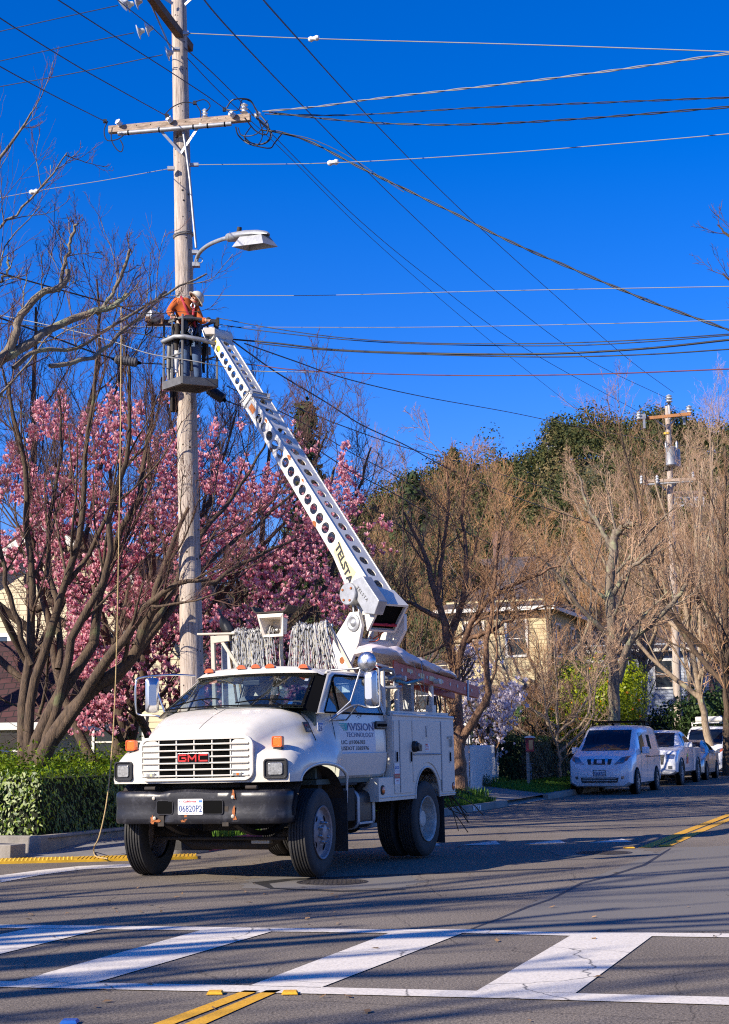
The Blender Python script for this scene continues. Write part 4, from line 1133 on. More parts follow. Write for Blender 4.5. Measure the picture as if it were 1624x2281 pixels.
# mirrors on their tube frames
def mirror(sg, yc, x0):
    mb = MB(); r = 0.013
    if sg > 0:
        mb.tube(spline([(-0.52, 1.10, 1.79), (-0.66, 1.33, 1.95), (-0.8, yc - 0.06, 1.93), (-0.8, yc + 0.10, 1.93), (-0.8, yc + 0.12, 2.0), (-0.8, yc + 0.12, 2.3), (-0.8, yc + 0.10, 2.40), (-0.8, yc - 0.08, 2.42), (-0.80, 1.33, 2.40), (-0.86, 0.96, 2.40)], 44), r, 8)
        mb.tube([(-0.8, yc - 0.12, 2.40), (-0.66, 1.30, 2.0), (-0.52, 1.10, 1.79)], r, 8)
        mb.tube([(-0.52, 1.10, 1.79), (-0.95, 1.105, 1.79), (-0.72, 1.36, 1.95)], 0.010, 8)
    else:
        mb.tube(spline([(-0.75, -0.90, 2.40), (-0.5, -1.10, 2.41), (-0.3, -1.42, 2.38), (-0.25, -1.46, 2.30), (-0.25, -1.46, 2.0), (-0.28, -1.43, 1.92), (-0.3, -1.2, 1.90), (-0.35, -1.08, 1.86)], 40), r, 8)
        mb.tube([(-0.3, -1.26, 2.38), (-0.32, -1.06, 1.88)], r, 8)
    o = obj('mirror_frame', mb, M['chrome'] if sg < 0 else M['steel'], truck, smooth=60)
    xm = -0.8 if sg > 0 else -0.28
    mb = MB(); wd = 0.17; zc_ = 2.155; h_ = 0.43
    R9 = (lambda a: np.array([[math.cos(a), -math.sin(a), 0], [math.sin(a), math.cos(a), 0], [0, 0, 1]]))(R_(-6) if sg > 0 else R_(38))
    ctr = np.array([xm, yc, zc_])
    def mf(u, v, w_): return tuple(ctr + R9 @ np.array([w_, u, v]))
    mb.prism(rrect(0, 0, wd, h_, 0.04, 4), mf, -0.03, 0.0)
    A_ = rrect(0, 0, wd, h_, 0.04, 4); B_ = [(u * 0.72, v * 0.86) for u, v in A_]; C_ = [(u * 0.55, v * 0.6) for u, v in A_]
    mb.grid([[mf(u, v, 0.0) for u, v in A_], [mf(u, v, 0.035) for u, v in B_], [mf(u, v, 0.05) for u, v in C_]], closed_u=True); mb.add([mf(u, v, 0.05) for u, v in C_], [tuple(range(len(C_)))])
    h = obj('mirror_head', mb, M['chrome'], o, bevel=0.004)
    if sg > 0:
        mb = MB(); mb.lathe([(-0.02, 0.118), (0.0, 0.122), (0.02, 0.11), (0.035, 0.07), (0.045, 0.03), (0.06, 0.028), (0.062, 0)], (xm + 0.02, yc - 0.03, 2.475), (1, 0.0, 0.05), 28, cap=False)
        for t in range(12):
            a = t * math.pi / 6; mb.tube([(xm + 0.058, yc - 0.03 + 0.03 * math.cos(a), 2.475 + 0.03 * math.sin(a)), (xm + 0.045, yc - 0.03 + 0.11 * math.cos(a), 2.475 + 0.11 * math.sin(a))], 0.003, 4)
        obj('round_mirror', mb, M['chrome'], o, smooth=40)
mirror(1, 1.50, 0); mirror(-1, -1.24, 0)

# chassis -----------------------------------------------------------
mb = MB()
for y in (-0.42, 0.42): mb.box((-1.75, y, 0.72), (5.2, 0.08, 0.22))
for x in (0.6, -0.8, -2.0, -3.2, -4.2): mb.box((x, 0, 0.70), (0.08, 0.84, 0.14))
mb.box((-0.3, 0, 0.75), (0.9, 0.55, 0.45)); mb.cyl((-0.7, 0, 0.6), (-3.4, 0, 0.56), 0.05)
mb.box((-1.2, -0.85, 0.72), (1.1, 0.5, 0.42)); mb.box((-2.6, 0, 0.85), (3.5, 1.9, 0.12))
chassis = obj('chassis', mb, M['under'], truck)
mb = MB(); mb.tube([(0, -1.0, 0.52), (0, -0.75, 0.50), (0, -0.5, 0.36), (0, 0.5, 0.36), (0, 0.75, 0.50), (0, 1.0, 0.52)], 0.06, 8)
mb.tube([(0.2, -0.85, 0.44), (0.2, 0.85, 0.44)], 0.022, 8)
for y in (-0.45, 0.45):
    mb.grid([[(x, y + d, 0.62 - 0.16 * (1 - (x / 0.7) ** 2) + e) for d, e in ((-0.04, 0), (0.04, 0), (0.04, 0.06), (-0.04, 0.06))] for x in np.linspace(-0.7, 0.7, 9)], closed_u=True)
obj('front_axle', mb, M['under'], truck, smooth=50)
mb = MB(); mb.box((0.06, 0.48, 0.40), (0.16, 0.24, 0.05)); obj('spring_clamp', mb, M['cream_metal'], truck, bevel=0.01)
mb = MB(); mb.cyl((-3.4, -0.9, 0.52), (-3.4, 0.9, 0.52), 0.08); mb.lathe([(-0.2, 0.05), (-0.15, 0.18), (0, 0.22), (0.15, 0.18), (0.2, 0.05)], (-3.4, 0, 0.52), (1, 0, 0), 16); obj('rear_axle', mb, M['under'], truck, smooth=50)

TYRE = [(-0.120, 0.30), (-0.125, 0.35), (-0.128, 0.40), (-0.124, 0.455), (-0.108, 0.484), (-0.096, 0.495)]
def tread(n=6):
    p = []
    ribs = np.linspace(-0.095, 0.095, n * 2)
    for i in range(0, len(ribs) - 1, 2):
        a, b = ribs[i], ribs[i + 1]; g_ = 0.004
        p += [(a, 0.497), (b, 0.497)]
        if i + 2 < len(ribs): p += [(b + 0.002, 0.485), (ribs[i + 2] - 0.002, 0.485)]
    return p
def make_wheel(cx, cy, cz, sg, kind, steer=0.0):
    """sg: side of the outer face"""
    ax = np.array([math.sin(-steer), math.cos(steer), 0.0]); o = np.array([cx, cy, cz])
    rim = MB()
    if kind == 'front':
        prof = [(-0.09, 0.292), (0.115, 0.295), (0.135, 0.303), (0.14, 0.297), (0.128, 0.282), (0.10, 0.275), (0.085, 0.262), (0.082, 0.235), (0.10, 0.17), (0.118, 0.145), (0.122, 0.085), (0.155, 0.08), (0.165, 0.06), (0.165, 0)]
    elif kind == 'rear':
        prof = [(-0.1, 0.292), (0.115, 0.295), (0.135, 0.303), (0.14, 0.297), (0.12, 0.28), (0.05, 0.272), (-0.03, 0.262), (-0.045, 0.24), (-0.05, 0.13), (0.03, 0.12), (0.06, 0.10), (0.07, 0)]
    else:
        prof = [(-0.12, 0.295), (0.1, 0.295), (0.1, 0.1), (0.11, 0)]
    rim.lathe(prof, o, ax * sg, 40, cap=False)
    w_ = obj('wheel', rim, M['rim_front'] if kind == 'front' else M['rim_rear'], truck, smooth=32)
    mb = MB(); pr = TYRE + tread() + [(-a, r) for a, r in reversed(TYRE)]
    mb.lathe(pr, o, ax * sg, 72, cap=False); obj('tyre', mb, M['rubber'], w_, smooth=28)
    if kind == 'front':
        u, v, d = frame_of(ax * sg)
        mb = MB()
        for i in range(8):
            a = 2 * math.pi * i / 8 + 0.3; c = o + d * 0.118 + (u * math.cos(a) + v * math.sin(a)) * 0.118
            mb.lathe([(0, 0.019), (0.03, 0.019), (0.04, 0.012), (0.05, 0.01), (0.05, 0)], c, d, 6, cap=False)
        obj('wheel_nut', mb, M['steel'], w_, smooth=20)
        mb = MB()
        for i in range(8):
            a = 2 * math.pi * (i + 0.5) / 8 + 0.3
            if i % 2: continue
            e1 = u * math.cos(a) + v * math.sin(a); e2 = -u * math.sin(a) + v * math.cos(a)
            c = o + d * 0.090 + e1 * 0.214
            nrm = (d * 0.965 + e1 * -0.0)
            mb.add([c + e1 * 0.036 * math.sin(t) + d * (-0.0045 - 0.27 * 0.036 * math.sin(t) + 0.01) + e2 * 0.052 * math.cos(t) for t in np.linspace(0, 2 * math.pi, 14, endpoint=False)], [tuple(range(14))])
        obj('hand_hole', mb, M['black'], w_)
    return w_
st = R_(5.5)
make_wheel(0.0, 1.085, 0.497, 1, 'front', st); make_wheel(0.0, -1.085, 0.497, -1, 'front', st)
make_wheel(-3.4, 1.03, 0.497, 1, 'rear'); make_wheel(-3.4, 0.73, 0.497, 1, 'inner')
make_wheel(-3.4, -1.03, 0.497, -1, 'rear'); make_wheel(-3.4, -0.73, 0.497, -1, 'inner')

# under the cab: battery box, fuel tank with straps, splash skirt, mud flaps
mb = MB(); mb.box((-1.09, 0.96, 0.77), (0.34, 0.20, 0.40)); obj('battery_box', mb, M['under'], truck, bevel=0.012)
mb = MB()
tkf = lambda u, v, w_: (w_, u, v)
mb.prism(rrect(0.86, 0.70, 0.36, 0.46, 0.10, 6), tkf, -1.92, -1.32); ft = obj('fuel_tank', mb, M['black_plastic'], truck, smooth=40)
mb = MB()
for x in (-1.38, -1.84): mb.ring(rrect(0.86, 0.70, 0.39, 0.49, 0.115, 6), rrect(0.86, 0.70, 0.355, 0.455, 0.10, 6), tkf, x - 0.035, x + 0.035)
mb.box((-1.60, 1.03, 0.53), (0.40, 0.05, 0.03)); obj('tank_strap', mb, M['galv'], ft, bevel=0.006)
mb = MB(); mb.cyl((-1.62, 0.9, 0.9), (-1.62, 0.98, 1.0), 0.05); mb.cyl((-1.62, 0.98, 1.0), (-1.62, 1.01, 1.04), 0.065); obj('filler', mb, M['black_plastic'], ft)
mb = MB(); mb.box((-1.95, 0.88, 0.98), (0.45, 0.03, 0.2)); mb.box((-1.1, 0.9, 1.02), (0.5, 0.3, 0.03)); obj('step_bracket', mb, M['under'], truck)
for x, y, z0, z1, wd in ((-0.72, 0.93, 0.24, 0.95, 0.55), (-0.72, -0.93, 0.24, 0.95, 0.55), (-4.02, 0.88, 0.14, 0.80, 0.56), (-4.02, -0.88, 0.14, 0.8, 0.56)):
    mb = MB(); mb.box((x, y, (z0 + z1) / 2), (0.012, wd, z1 - z0)); obj('mud_flap', mb, M['rubber'], truck, bevel=0.004)

# service body -------------------------------------------------------
BX0, BX1, BZ0, BZ1, BY = -2.24, -4.46, 0.775, 1.84, 1.165
arch = [(-3.40 - 0.44 * math.cos(a), 0.775 + 0.41 * math.sin(a)) for a in np.linspace(0, math.pi, 18)]   # from rear to front
outl = [(BX0, 1.86), (BX1, BZ1), (BX1, BZ0)] + arch + [(-1.76, BZ0), (-1.76, 1.075), (BX0, 1.075)]
for sg, nm in ((1, 0), (-1, 0)):
    mb = MB(); mb.prism(outl, lambda u, v, w_: (u, sg * w_, v), BY, BY - 0.42)
    side = obj('service_body', mb, M['body_white'], truck, bevel=0.006)
    # arch liner and lip
    mb = MB(); mb.tube([(x, sg * (BY + 0.004), z) for x, z in arch], 0.014, 6); mb.tube([(BX1, sg * (BY + 0.004), BZ0 + 0.03), (-3.86, sg * (BY + 0.004), BZ0 + 0.03)], 0.008, 5); mb.tube([(-2.95, sg * (BY + 0.004), BZ0 + 0.05), (-1.78, sg * (BY + 0.004), BZ0 + 0.05)], 0.008, 5)
    obj('lip', mb, M['body_white'], side, smooth=50)
    mb = MB(); mb.tube([(BX0 - 0.0, sg * (BY - 0.01), 1.875), (BX1, sg * (BY - 0.01), 1.855)], 0.026, 8); obj('top_rail', mb, M['body_white'], side, smooth=50)
    mb = MB(); mb.grid([[(x, sg * y, z) for y in (BY - 0.01, 0.45)] for x, z in arch]); obj('arch_liner', mb, M['under'], side, smooth=50)
    # doors as plates standing proud
    def door(pts, nm_='locker_door'):
        mb = MB(); mb.prism(pts, lambda u, v, w_: (u, sg * w_, v), BY - 0.002, BY + 0.012); return obj(nm_, mb, M['body_white'], side, bevel=0.004)
    d1 = door([(-2.26, 1.80), (-2.425, 1.80), (-2.425, 0.86), (-2.26, 0.86)])
    ar = [(-3.40 - 0.50 * math.cos(a), 0.775 + 0.47 * math.sin(a)) for a in np.linspace(0, math.pi, 18)]
    left = [p for p in ar if p[0] > -2.95]
    d2 = door([(-2.455, 1.80), (-2.865, 1.80), (-2.865, 0.86), (-2.455, 0.86)])
    d3 = door([(-2.89, 1.80), (-3.915, 1.80), (-3.915, 1.365), (-2.89, 1.365)])
    d4p = [(-2.89, 1.345), (-3.915, 1.345), (-3.915, 1.0)] + [(-3.40 - 0.515 * math.cos(a), 0.775 + 0.47 * math.sin(a)) for a in np.linspace(0.5, math.pi - 0.5, 14)] + [(-2.89, 1.0)]
    door(d4p, 'arch_panel')
    d5 = door([(-3.945, 1.80), (-4.43, 1.80), (-4.43, 0.83), (-3.945, 0.83)])
    if sg > 0:
        for x, z, d_ in ((-2.33, 1.33, d1), (-2.81, 1.325, d2), (-4.26, 1.31, d5)):
            mb = MB(); mb.prism(rrect(x, z, 0.075, 0.155, 0.012), lambda u, v, w_: (u, BY + w_, v), 0.010, 0.020); l_ = obj('latch', mb, M['galv'], d_)
            mb = MB(); mb.prism(rrect(x, z, 0.05, 0.125, 0.01), lambda u, v, w_: (u, BY + w_, v), 0.018, 0.023); obj('latch_pocket', mb, M['black'], l_)
        mb = MB(); mb.prism(rrect(-3.40, 1.66, 0.07, 0.15, 0.012), lambda u, v, w_: (u, BY + w_, v), 0.010, 0.022); l_ = obj('latch', mb, M['galv'], d3)
        mb = MB(); mb.prism(rrect(-3.40, 1.65, 0.045, 0.10, 0.01), lambda u, v, w_: (u, BY + w_, v), 0.020, 0.026); obj('latch_pocket', mb, M['body_white'], l_)
        mb = MB(); mb.lathe([(0, 0.075), (0.05, 0.07), (0.06, 0.05), (0.09, 0.045), (0.09, 0)], (-2.92, BY + 0.01, 1.46), (0, 1, 0), 16, cap=False); mb.box((-2.96, BY + 0.07, 1.44), (0.10, 0.06, 0.09)); obj('door_lock', mb, M['black_plastic'], d3, bevel=0.005)
        mb = MB(); mb.cyl((-2.90, BY + 0.02, 1.355), (-3.91, BY + 0.02, 1.355), 0.009, k=8); mb.cyl((-3.93, BY + 0.014, 0.85), (-3.93, BY + 0.014, 1.80), 0.010, k=8); mb.cyl((-2.44, BY + 0.014, 0.88), (-2.44, BY + 0.014, 1.80), 0.008, k=8); obj('hinge', mb, M['galv'], side)
        mb = MB(); mb.box((-4.29, BY + 0.03, 1.50), (0.05, 0.03, 0.10)); mb.tube([(-4.27, BY + 0.03, 1.54), (-4.27, BY + 0.03, 1.60), (-4.31, BY + 0.03, 1.60), (-4.31, BY + 0.03, 1.54)], 0.006, 6); mb.box((-4.20, BY + 0.02, 1.58), (0.05, 0.02, 0.03)); obj('padlock', mb, M['cream_metal'], d5)
        for x, z in ((-1.87, 0.92), (-4.36, 0.90)):
            mb = MB(); mb.lathe([(0.0, 0.062), (0.012, 0.060), (0.014, 0.045)], (x, BY, z), (0, 1, 0), 20, cap=False); l_ = obj('side_light', mb, M['rubber'], side, smooth=40)
            mb = MB(); mb.lathe([(0.006, 0.048), (0.020, 0.040), (0.026, 0.02), (0.028, 0)], (x, BY, z), (0, 1, 0), 20, cap=False); obj('lens', mb, M['amber'] if x > -3 else M['amber_dark'], l_, smooth=40)
        # stickers
        bf = lambda x0, z0, d=0.0145: (lambda u, v: (x0 - u, BY + d, z0 + v))
        mb = MB(); mb.add([(x, BY + 0.0135, z) for x, z in ((-2.245, 0.98), (-2.415, 0.98), (-2.415, 1.25), (-2.245, 1.25))], [(0, 1, 2, 3)]); s1_ = obj('contractor_sticker', mb, M['decal_white'], d1)
        mb = MB(); put_text(mb, 'ace', 0.055, bf(-2.262, 1.175, 0.0155), width=0.13, bold=0.02); put_text(mb, 'communications', 0.012, bf(-2.262, 1.145, 0.0155), width=0.14); obj('sticker_text', mb, M['decal_blue'], s1_)
        mb = MB(); mb.add([(x, BY + 0.015, z) for x, z in ((-2.247, 1.055), (-2.413, 1.055), (-2.413, 1.115), (-2.235, 1.115))], [(0, 1, 2, 3)])
        for i in range(3): mb.lathe([(0, 0.009), (0.0012, 0)], (-2.31 - i * 0.025, BY + 0.0142, 1.025), (0, 1, 0), 10, cap=False)
        obj('sticker_band', mb, M['decal_red'], s1_)
        mb = MB(); put_text(mb, 'CONTRACTOR', 0.028, bf(-2.255, 1.07, 0.0165), width=0.145, bold=0.02); obj('sticker_text', mb, M['decal_cream'], s1_)
        mb = MB(); mb.add([(x, BY + 0.0135, z) for x, z in ((-3.33, 1.39), (-3.50, 1.39), (-3.50, 1.50), (-3.33, 1.50))], [(0, 1, 2, 3)]); s2_ = obj('warning_sticker', mb, M['decal_white'], d3)
        mb = MB(); mb.add([(x, BY + 0.0145, z) for x, z in ((-3.34, 1.47), (-3.42, 1.47), (-3.42, 1.495), (-3.34, 1.495))], [(0, 1, 2, 3)])
        for i in range(3): mb.box((-3.40, BY + 0.0145, 1.455 - i * 0.02), (0.12, 0.001, 0.007))
        obj('sticker_print', mb, M['decal_red'], s2_)
mb = MB(); mb.box((-3.35, 0, 1.18), (2.2, 1.5, 0.06)); mb.box((-4.43, 0, 0.95), (0.05, 1.5, 0.4)); mb.box((-2.27, 0, 1.45), (0.05, 1.5, 0.85)); obj('bed', mb, M['body_white'], truck)
mb = MB(); rng = np.random.default_rng(21)
for i in range(10):
    p = np.array([-4.46, 1.0 + rng.uniform(-.1, .1), 0.8]); e = p + np.array([-0.25 - rng.uniform(0, .35), 0.15 + rng.normal() * 0.08, -0.25 - rng.uniform(0, .45)])
    mb.tube(spline([p, (p + e) / 2 + rng.normal(size=3) * 0.04, e], 7), 0.008, 4)
tw = obj('hanging_branches', mb, M['bark_brown'], truck); 

# gear racks above the body
mb = MB()
for x in (-2.75, -4.0):
    for y in (1.02, 0.55): mb.cyl((x, y, 1.84), (x, y, 2.36), 0.035)
    mb.cyl((x, 0.35, 2.36), (x, 1.16, 2.36), 0.035)
mb.cyl((-2.3, 1.02, 2.44), (-2.3, 1.02, 1.9), 0.03); mb.box((-3.98, 1.02, 1.93), (0.14, 0.10, 0.20))
mb.box((-3.35, 1.10, 1.90), (2.1, 0.03, 0.05))
rack = obj('ladder_rack', mb, M['body_white'], truck, smooth=40)
for x, y, z, wd in ((-2.95, 0.75, 2.1, 0.16), (-3.2, 0.6, 2.1, 0.14), (-3.45, 0.9, 2.1, 0.10)):
    mb = MB(); mb.box((x, y, z), (wd, 0.12, 0.46)); 
    for k in range(4): mb.box((x - wd/2 + 0.02 + k * wd / 4, y + 0.065, z), (0.012, 0.012, 0.46))
    obj('tool_case', mb, M['galv'] if x != -2.95 else M['cream_metal'], truck, bevel=0.004)
mb = MB(); mb.box((-3.0, 1.08, 1.905), (1.2, 0.05, 0.035)); mb.tube([(-2.55, 1.12, 2.32), (-2.9, 1.1, 2.30), (-3.6, 1.05, 2.38)], 0.02, 8); obj('blue_pole', mb, M['teal_blue'], truck)
mb = MB(); rng = np.random.default_rng(31)
for i in range(9):
    c = np.array([-4.1 - rng.uniform(0, 0.25), 1.0 + rng.uniform(-0.1, 0.05), 2.15])
    mb.tube(spline([c + [0, 0, 0.02], c + rng.normal(size=3) * 0.03 + [0, 0, -0.15], c + rng.normal(size=3) * 0.03 + [0, 0, -0.3]], 8), 0.012, 5)
obj('hanging_cables', mb, M['wire_black'], truck)
mb = MB(); mb.tube([(-2.25, 0.95, 2.43), (-2.35, 1.02, 2.48), (-2.45, 1.1, 2.46), (-2.5, 1.1, 2.38), (-2.42, 1.05, 2.34)], 0.025, 8); mb.cyl((-2.25, 0.6, 2.35), (-2.6, 1.16, 2.37), 0.035); mb.cyl((-2.25, 0.6, 2.22), (-2.6, 1.16, 2.24), 0.022); obj('rack_hook', mb, M['galv'], truck, smooth=40)

# left-hand trestle with cabinet and shovels, wire rope hung behind the cab
mb = MB()
mb.bar((-2.35, -1.78, 3.07), (-2.35, -1.18, 3.05), 0.10, 0.03); mb.bar((-2.35, -1.55, 3.05), (-2.35, -1.52, 1.9), 0.05, 0.06); mb.bar((-2.35, -1.46, 3.03), (-2.35, -1.05, 2.45), 0.04, 0.05)
mb.bar((-2.35, -1.55, 2.98), (-2.35, -1.28, 3.0), 0.06, 0.1)
obj('trestle', mb, M['cream_metal'], truck, bevel=0.008)
mb = MB(); mb.box((-2.75, -1.30, 2.45), (0.5, 0.42, 0.95)); mb.prism([(-0.2, 2.92), (0.2, 2.92), (0.12, 2.96), (-0.12, 2.96)], lambda u, v, w_: (w_, -1.30 + u, v), -3.0, -2.5); obj('cabinet', mb, M['galv'], truck, bevel=0.03, segs=3)
for i, (y0, y1) in enumerate(((-1.30, -1.12), (-1.36, -1.22), (-1.26, -1.02))):
    mb = MB(); a = np.array([-2.42, y1, 2.1]); b = np.array([-2.42, y0, 3.08]); mb.cyl(a, b, 0.018, k=8)
    hd = obj('shovel_handle', mb, M['rope'] if i != 1 else M['bark_brown'], truck)
    if i < 1:
        rr_ = [[b + np.array([0.05 * (1 - abs(s_)), -0.03 + 0.10 * s_ * math.sin(math.pi * min(1, t + 0.25)) - 0.16 * t, 0.36 * t - 0.02]) for s_ in np.linspace(-1, 1, 7)] for t in np.linspace(0, 1, 8)]
        mb = MB(); mb.grid(rr_); obj('shovel_blade', mb, M['black_plastic'], hd, smooth=60, solid=0.006)
M['strand'] = mat('strand', (0.60, 0.58, 0.52), 0.5, 0.3)
def strand_mat():
    m = M['strand']; t = m.node_tree; N = t.nodes; L = t.links; b = N['Principled BSDF']
    tc = N.new('ShaderNodeTexCoord'); nz = N.new('ShaderNodeTexNoise'); nz.inputs['Scale'].default_value = 34; nz.inputs['Detail'].default_value = 1
    mp = N.new('ShaderNodeMapping'); mp.inputs['Scale'].default_value = (1, 1.4, 0.4); L.new(tc.outputs['Object'], mp.inputs[0]); L.new(mp.outputs[0], nz.inputs[0])
    rp = N.new('ShaderNodeValToRGB'); e = rp.color_ramp.elements; rp.color_ramp.interpolation = 'CONSTANT'
    e[0].position = 0; e[0].color = (0.02, 0.02, 0.025, 1); e[1].position = 0.42; e[1].color = (0.66, 0.65, 0.60, 1)
    x = e.new(0.62); x.color = (0.50, 0.36, 0.06, 1); x = e.new(0.66); x.color = (0.70, 0.69, 0.66, 1)
    L.new(nz.outputs[0], rp.inputs[0]); L.new(rp.outputs[0], b.inputs['Base Color'])
strand_mat()
def bundle(y0, y1, y0b, y1b, n, zt, zb, lab, seed):
    rng = np.random.default_rng(seed); mb = MB()
    for i in range(n):
        t = (i + rng.uniform(-.2, .2)) / (n - 1); y = y0 + (y1 - y0) * t; yb = y0b + (y1b - y0b) * t + rng.normal() * 0.012
        xx = -2.42 + rng.uniform(-0.03, 0.03); zz = zt + rng.normal() * 0.012 + 0.02 * math.sin(t * 9); P = []
        for k, v in enumerate(np.linspace(0, 1, 22)):
            a = k * 1.7 + i
            P.append((xx + 0.06 * math.sin(min(1, v * 8) * math.pi / 2) + 0.004 * math.cos(a) + 0.04, y + (yb - y) * v + 0.003 * math.sin(a), zz + (0.03 * math.cos(min(v * 8, 1) * math.pi / 2)) - (zt - zb + rng.normal() * 0.01) * v))
        mb.tube([(xx - 0.05, y, zz - 0.25), (xx - 0.03, y, zz)] + P, 0.0085, 4)
    b_ = obj('rope_bundle', mb, M['strand'], truck, smooth=80)
    mb = MB(); mb.cyl((-2.42, y0 - 0.05, zt - 0.01), (-2.42, y1 + 0.05, zt - 0.01), 0.025); obj('hanger_bar', mb, M['galv'], b_)
bundle(-1.24, -0.62, -1.22, -0.55, 42, 3.08, 2.40, '', 1)
bundle(-0.30, 0.20, -0.38, 0.40, 44, 3.10, 2.38, '', 2)
mb = MB(); mb.cyl((-2.46, -0.55, 1.85), (-2.46, -0.55, 3.1), 0.03); mb.bar((-2.44, 0.18, 3.1), (-2.44, 0.62, 2.3), 0.05, 0.05); mb.bar((-2.46, -0.05, 1.85), (-2.46, -0.05, 2.5), 0.05, 0.05)
obj('hanger_post', mb, M['cream_metal'], truck)
# white trough hood on the post with its tray
mb = MB()
top = [(-0.215, 3.30), (0.215, 3.30)]
def fr4(ytl, ytr, ybl, ybr, zt, zb, xt, xb): return [(xt, ytl, zt), (xt, ytr, zt), (xb, ybr, zb), (xb, ybl, zb)]
yc = -0.585
o1 = [(-2.22, yc-0.20, 3.28), (-2.22, yc+0.20, 3.28), (-2.30, yc+0.155, 2.975), (-2.30, yc-0.155, 2.975)]
i1 = [(-2.22, yc-0.165, 3.235), (-2.22, yc+0.165, 3.235), (-2.30, yc+0.125, 3.005), (-2.30, yc-0.125, 3.005)]
bk = [(-2.50, yc-0.09, 3.22), (-2.50, yc+0.12, 3.22), (-2.46, yc+0.12, 3.01), (-2.46, yc-0.12, 3.01)]
mb.add(o1 + i1 + bk, [(0,1,5,4),(1,2,6,5),(2,3,7,6),(3,0,4,7),(4,5,9,8),(5,6,10,9),(6,7,11,10),(7,4,8,11),(8,9,10,11),(0,4,8,8+0)][:9])
wb_ = obj('work_hood', mb, M['body_white'], truck, solid=0.012)
mb = MB(); mb.grid([[(x, yc + u, 3.31 + 0.0 + (0.06 * ((abs(u) - 0.2) / 0.06) ** 2 if abs(u) > 0.2 else 0)) for u in (-0.27, -0.23, -0.2, 0, 0.2, 0.23, 0.27)] for x in (-2.20, -2.35, -2.5)]); obj('tray', mb, M['under'], wb_, solid=0.02)

# turret, boom and basket --------------------------------------------
def wl(p): # world to truck local
    d = np.array(p) - TO
    return np.array([d @ tF, d @ tL, d @ tU])
AL = R_(45)
bf_ = np.array([-math.cos(AL), math.sin(AL), 0]); bw_ = np.array([-math.sin(AL), -math.cos(AL), 0]); bc_ = np.array([0.175, 21.9, 0.0])
def BP(f, w_, z): return bc_ + bf_ * f + bw_ * w_ + np.array([0, 0, z])
# turret: two side plates, cross tube, pedestal
plA = [(0.02, 3.40), (0.20, 3.40), (0.30, 3.28), (0.55, 3.02), (0.60, 2.72), (0.42, 2.50), (0.30, 2.50), (0.02, 2.95), (-0.05, 3.20)]
mb = MB(); mb.prism(plA, lambda u, v, w_: BP(u, w_, v), 0.32, 0.38); tp1 = obj('turret_plate', mb, M['boom_white'], truck, world=True, bevel=0.008)
plB = [(-0.05, 3.45), (-0.20, 3.38), (-0.20, 3.15), (0.02, 2.86), (0.30, 2.50), (0.42, 2.50), (0.38, 2.92), (0.16, 3.30)]
mb = MB(); mb.prism(plB, lambda u, v, w_: BP(u, w_, v), -0.40, -0.34); obj('turret_plate', mb, M['boom_white'], truck, world=True, bevel=0.008)
mb = MB(); mb.cyl(BP(0.1, 0.32, 2.95), BP(0.1, -0.35, 2.95), 0.075); mb.box(BP(0.36, 0, 2.45), (0.65, 0.65, 0.12)); mb.cyl(BP(0.36, 0, 1.2), BP(0.36, 0, 2.42), 0.28, k=24)
mb.bar(BP(0.10, -0.1, 3.35), BP(0.38, -0.1, 2.5), 0.12, 0.10); obj('turret', mb, M['boom_white'], truck, world=True, smooth=40)
mb = MB(); mb.lathe([(0, 0.125), (0.02, 0.12), (0.03, 0.09), (0.015, 0.06), (0.04, 0.035), (0.05, 0)], BP(0.11, 0.38, 3.24), bw_, 24, cap=False); obj('pivot_disc', mb, M['galv'], tp1, world=True, smooth=30)
mb = MB(); mb.lathe([(0, 0.05), (0.004, 0.05), (0.004, 0)], BP(0.36, 0.38, 2.72), bw_, 16, cap=False); obj('plate_mark', mb, M['rust'], tp1, world=True)

a0 = np.array([-0.30, 3.49]); b0 = np.array([2.63, 7.13]); dd = (b0 - a0) / np.linalg.norm(b0 - a0); nn = np.array([dd[1], -dd[0]])  # nn points down-forward (below the boom)
tp0 = np.array([3.62, 8.36])
LB = np.linalg.norm(b0 - a0)
def holed(mb, S, nu, L, r_u, r_v, u0, u1, count, vc=0.5, K=20, W=None):
    """panel S(u, v); u in metres along 0..L, v in metres across 0..W(u); circular cut-outs"""
    step = (u1 - u0) / count
    def q(a, b, c, d): mb.add([a, b, c, d], [(0, 1, 2, 3)])
    if u0 > 0: q(S(0, 0), S(u0, 0), S(u0, 1), S(0, 1))
    if u1 < L: q(S(u1, 0), S(L, 0), S(L, 1), S(u1, 1))
    for i in range(count):
        c = u0 + (i + 0.5) * step; inn = []; out = []
        for k in range(K):
            t = 2 * math.pi * k / K + math.pi / 4; cx, sx = math.cos(t), math.sin(t)
            m_ = max(abs(cx), abs(sx))
            out.append(S(c + cx / m_ * step / 2, 0.5 + sx / m_ * 0.5))
            inn.append(S(c + cx * r_u, vc + sx * r_v / W))
        mb.add(out + inn, [(k, (k + 1) % K, K + (k + 1) % K, K + k) for k in range(K)])
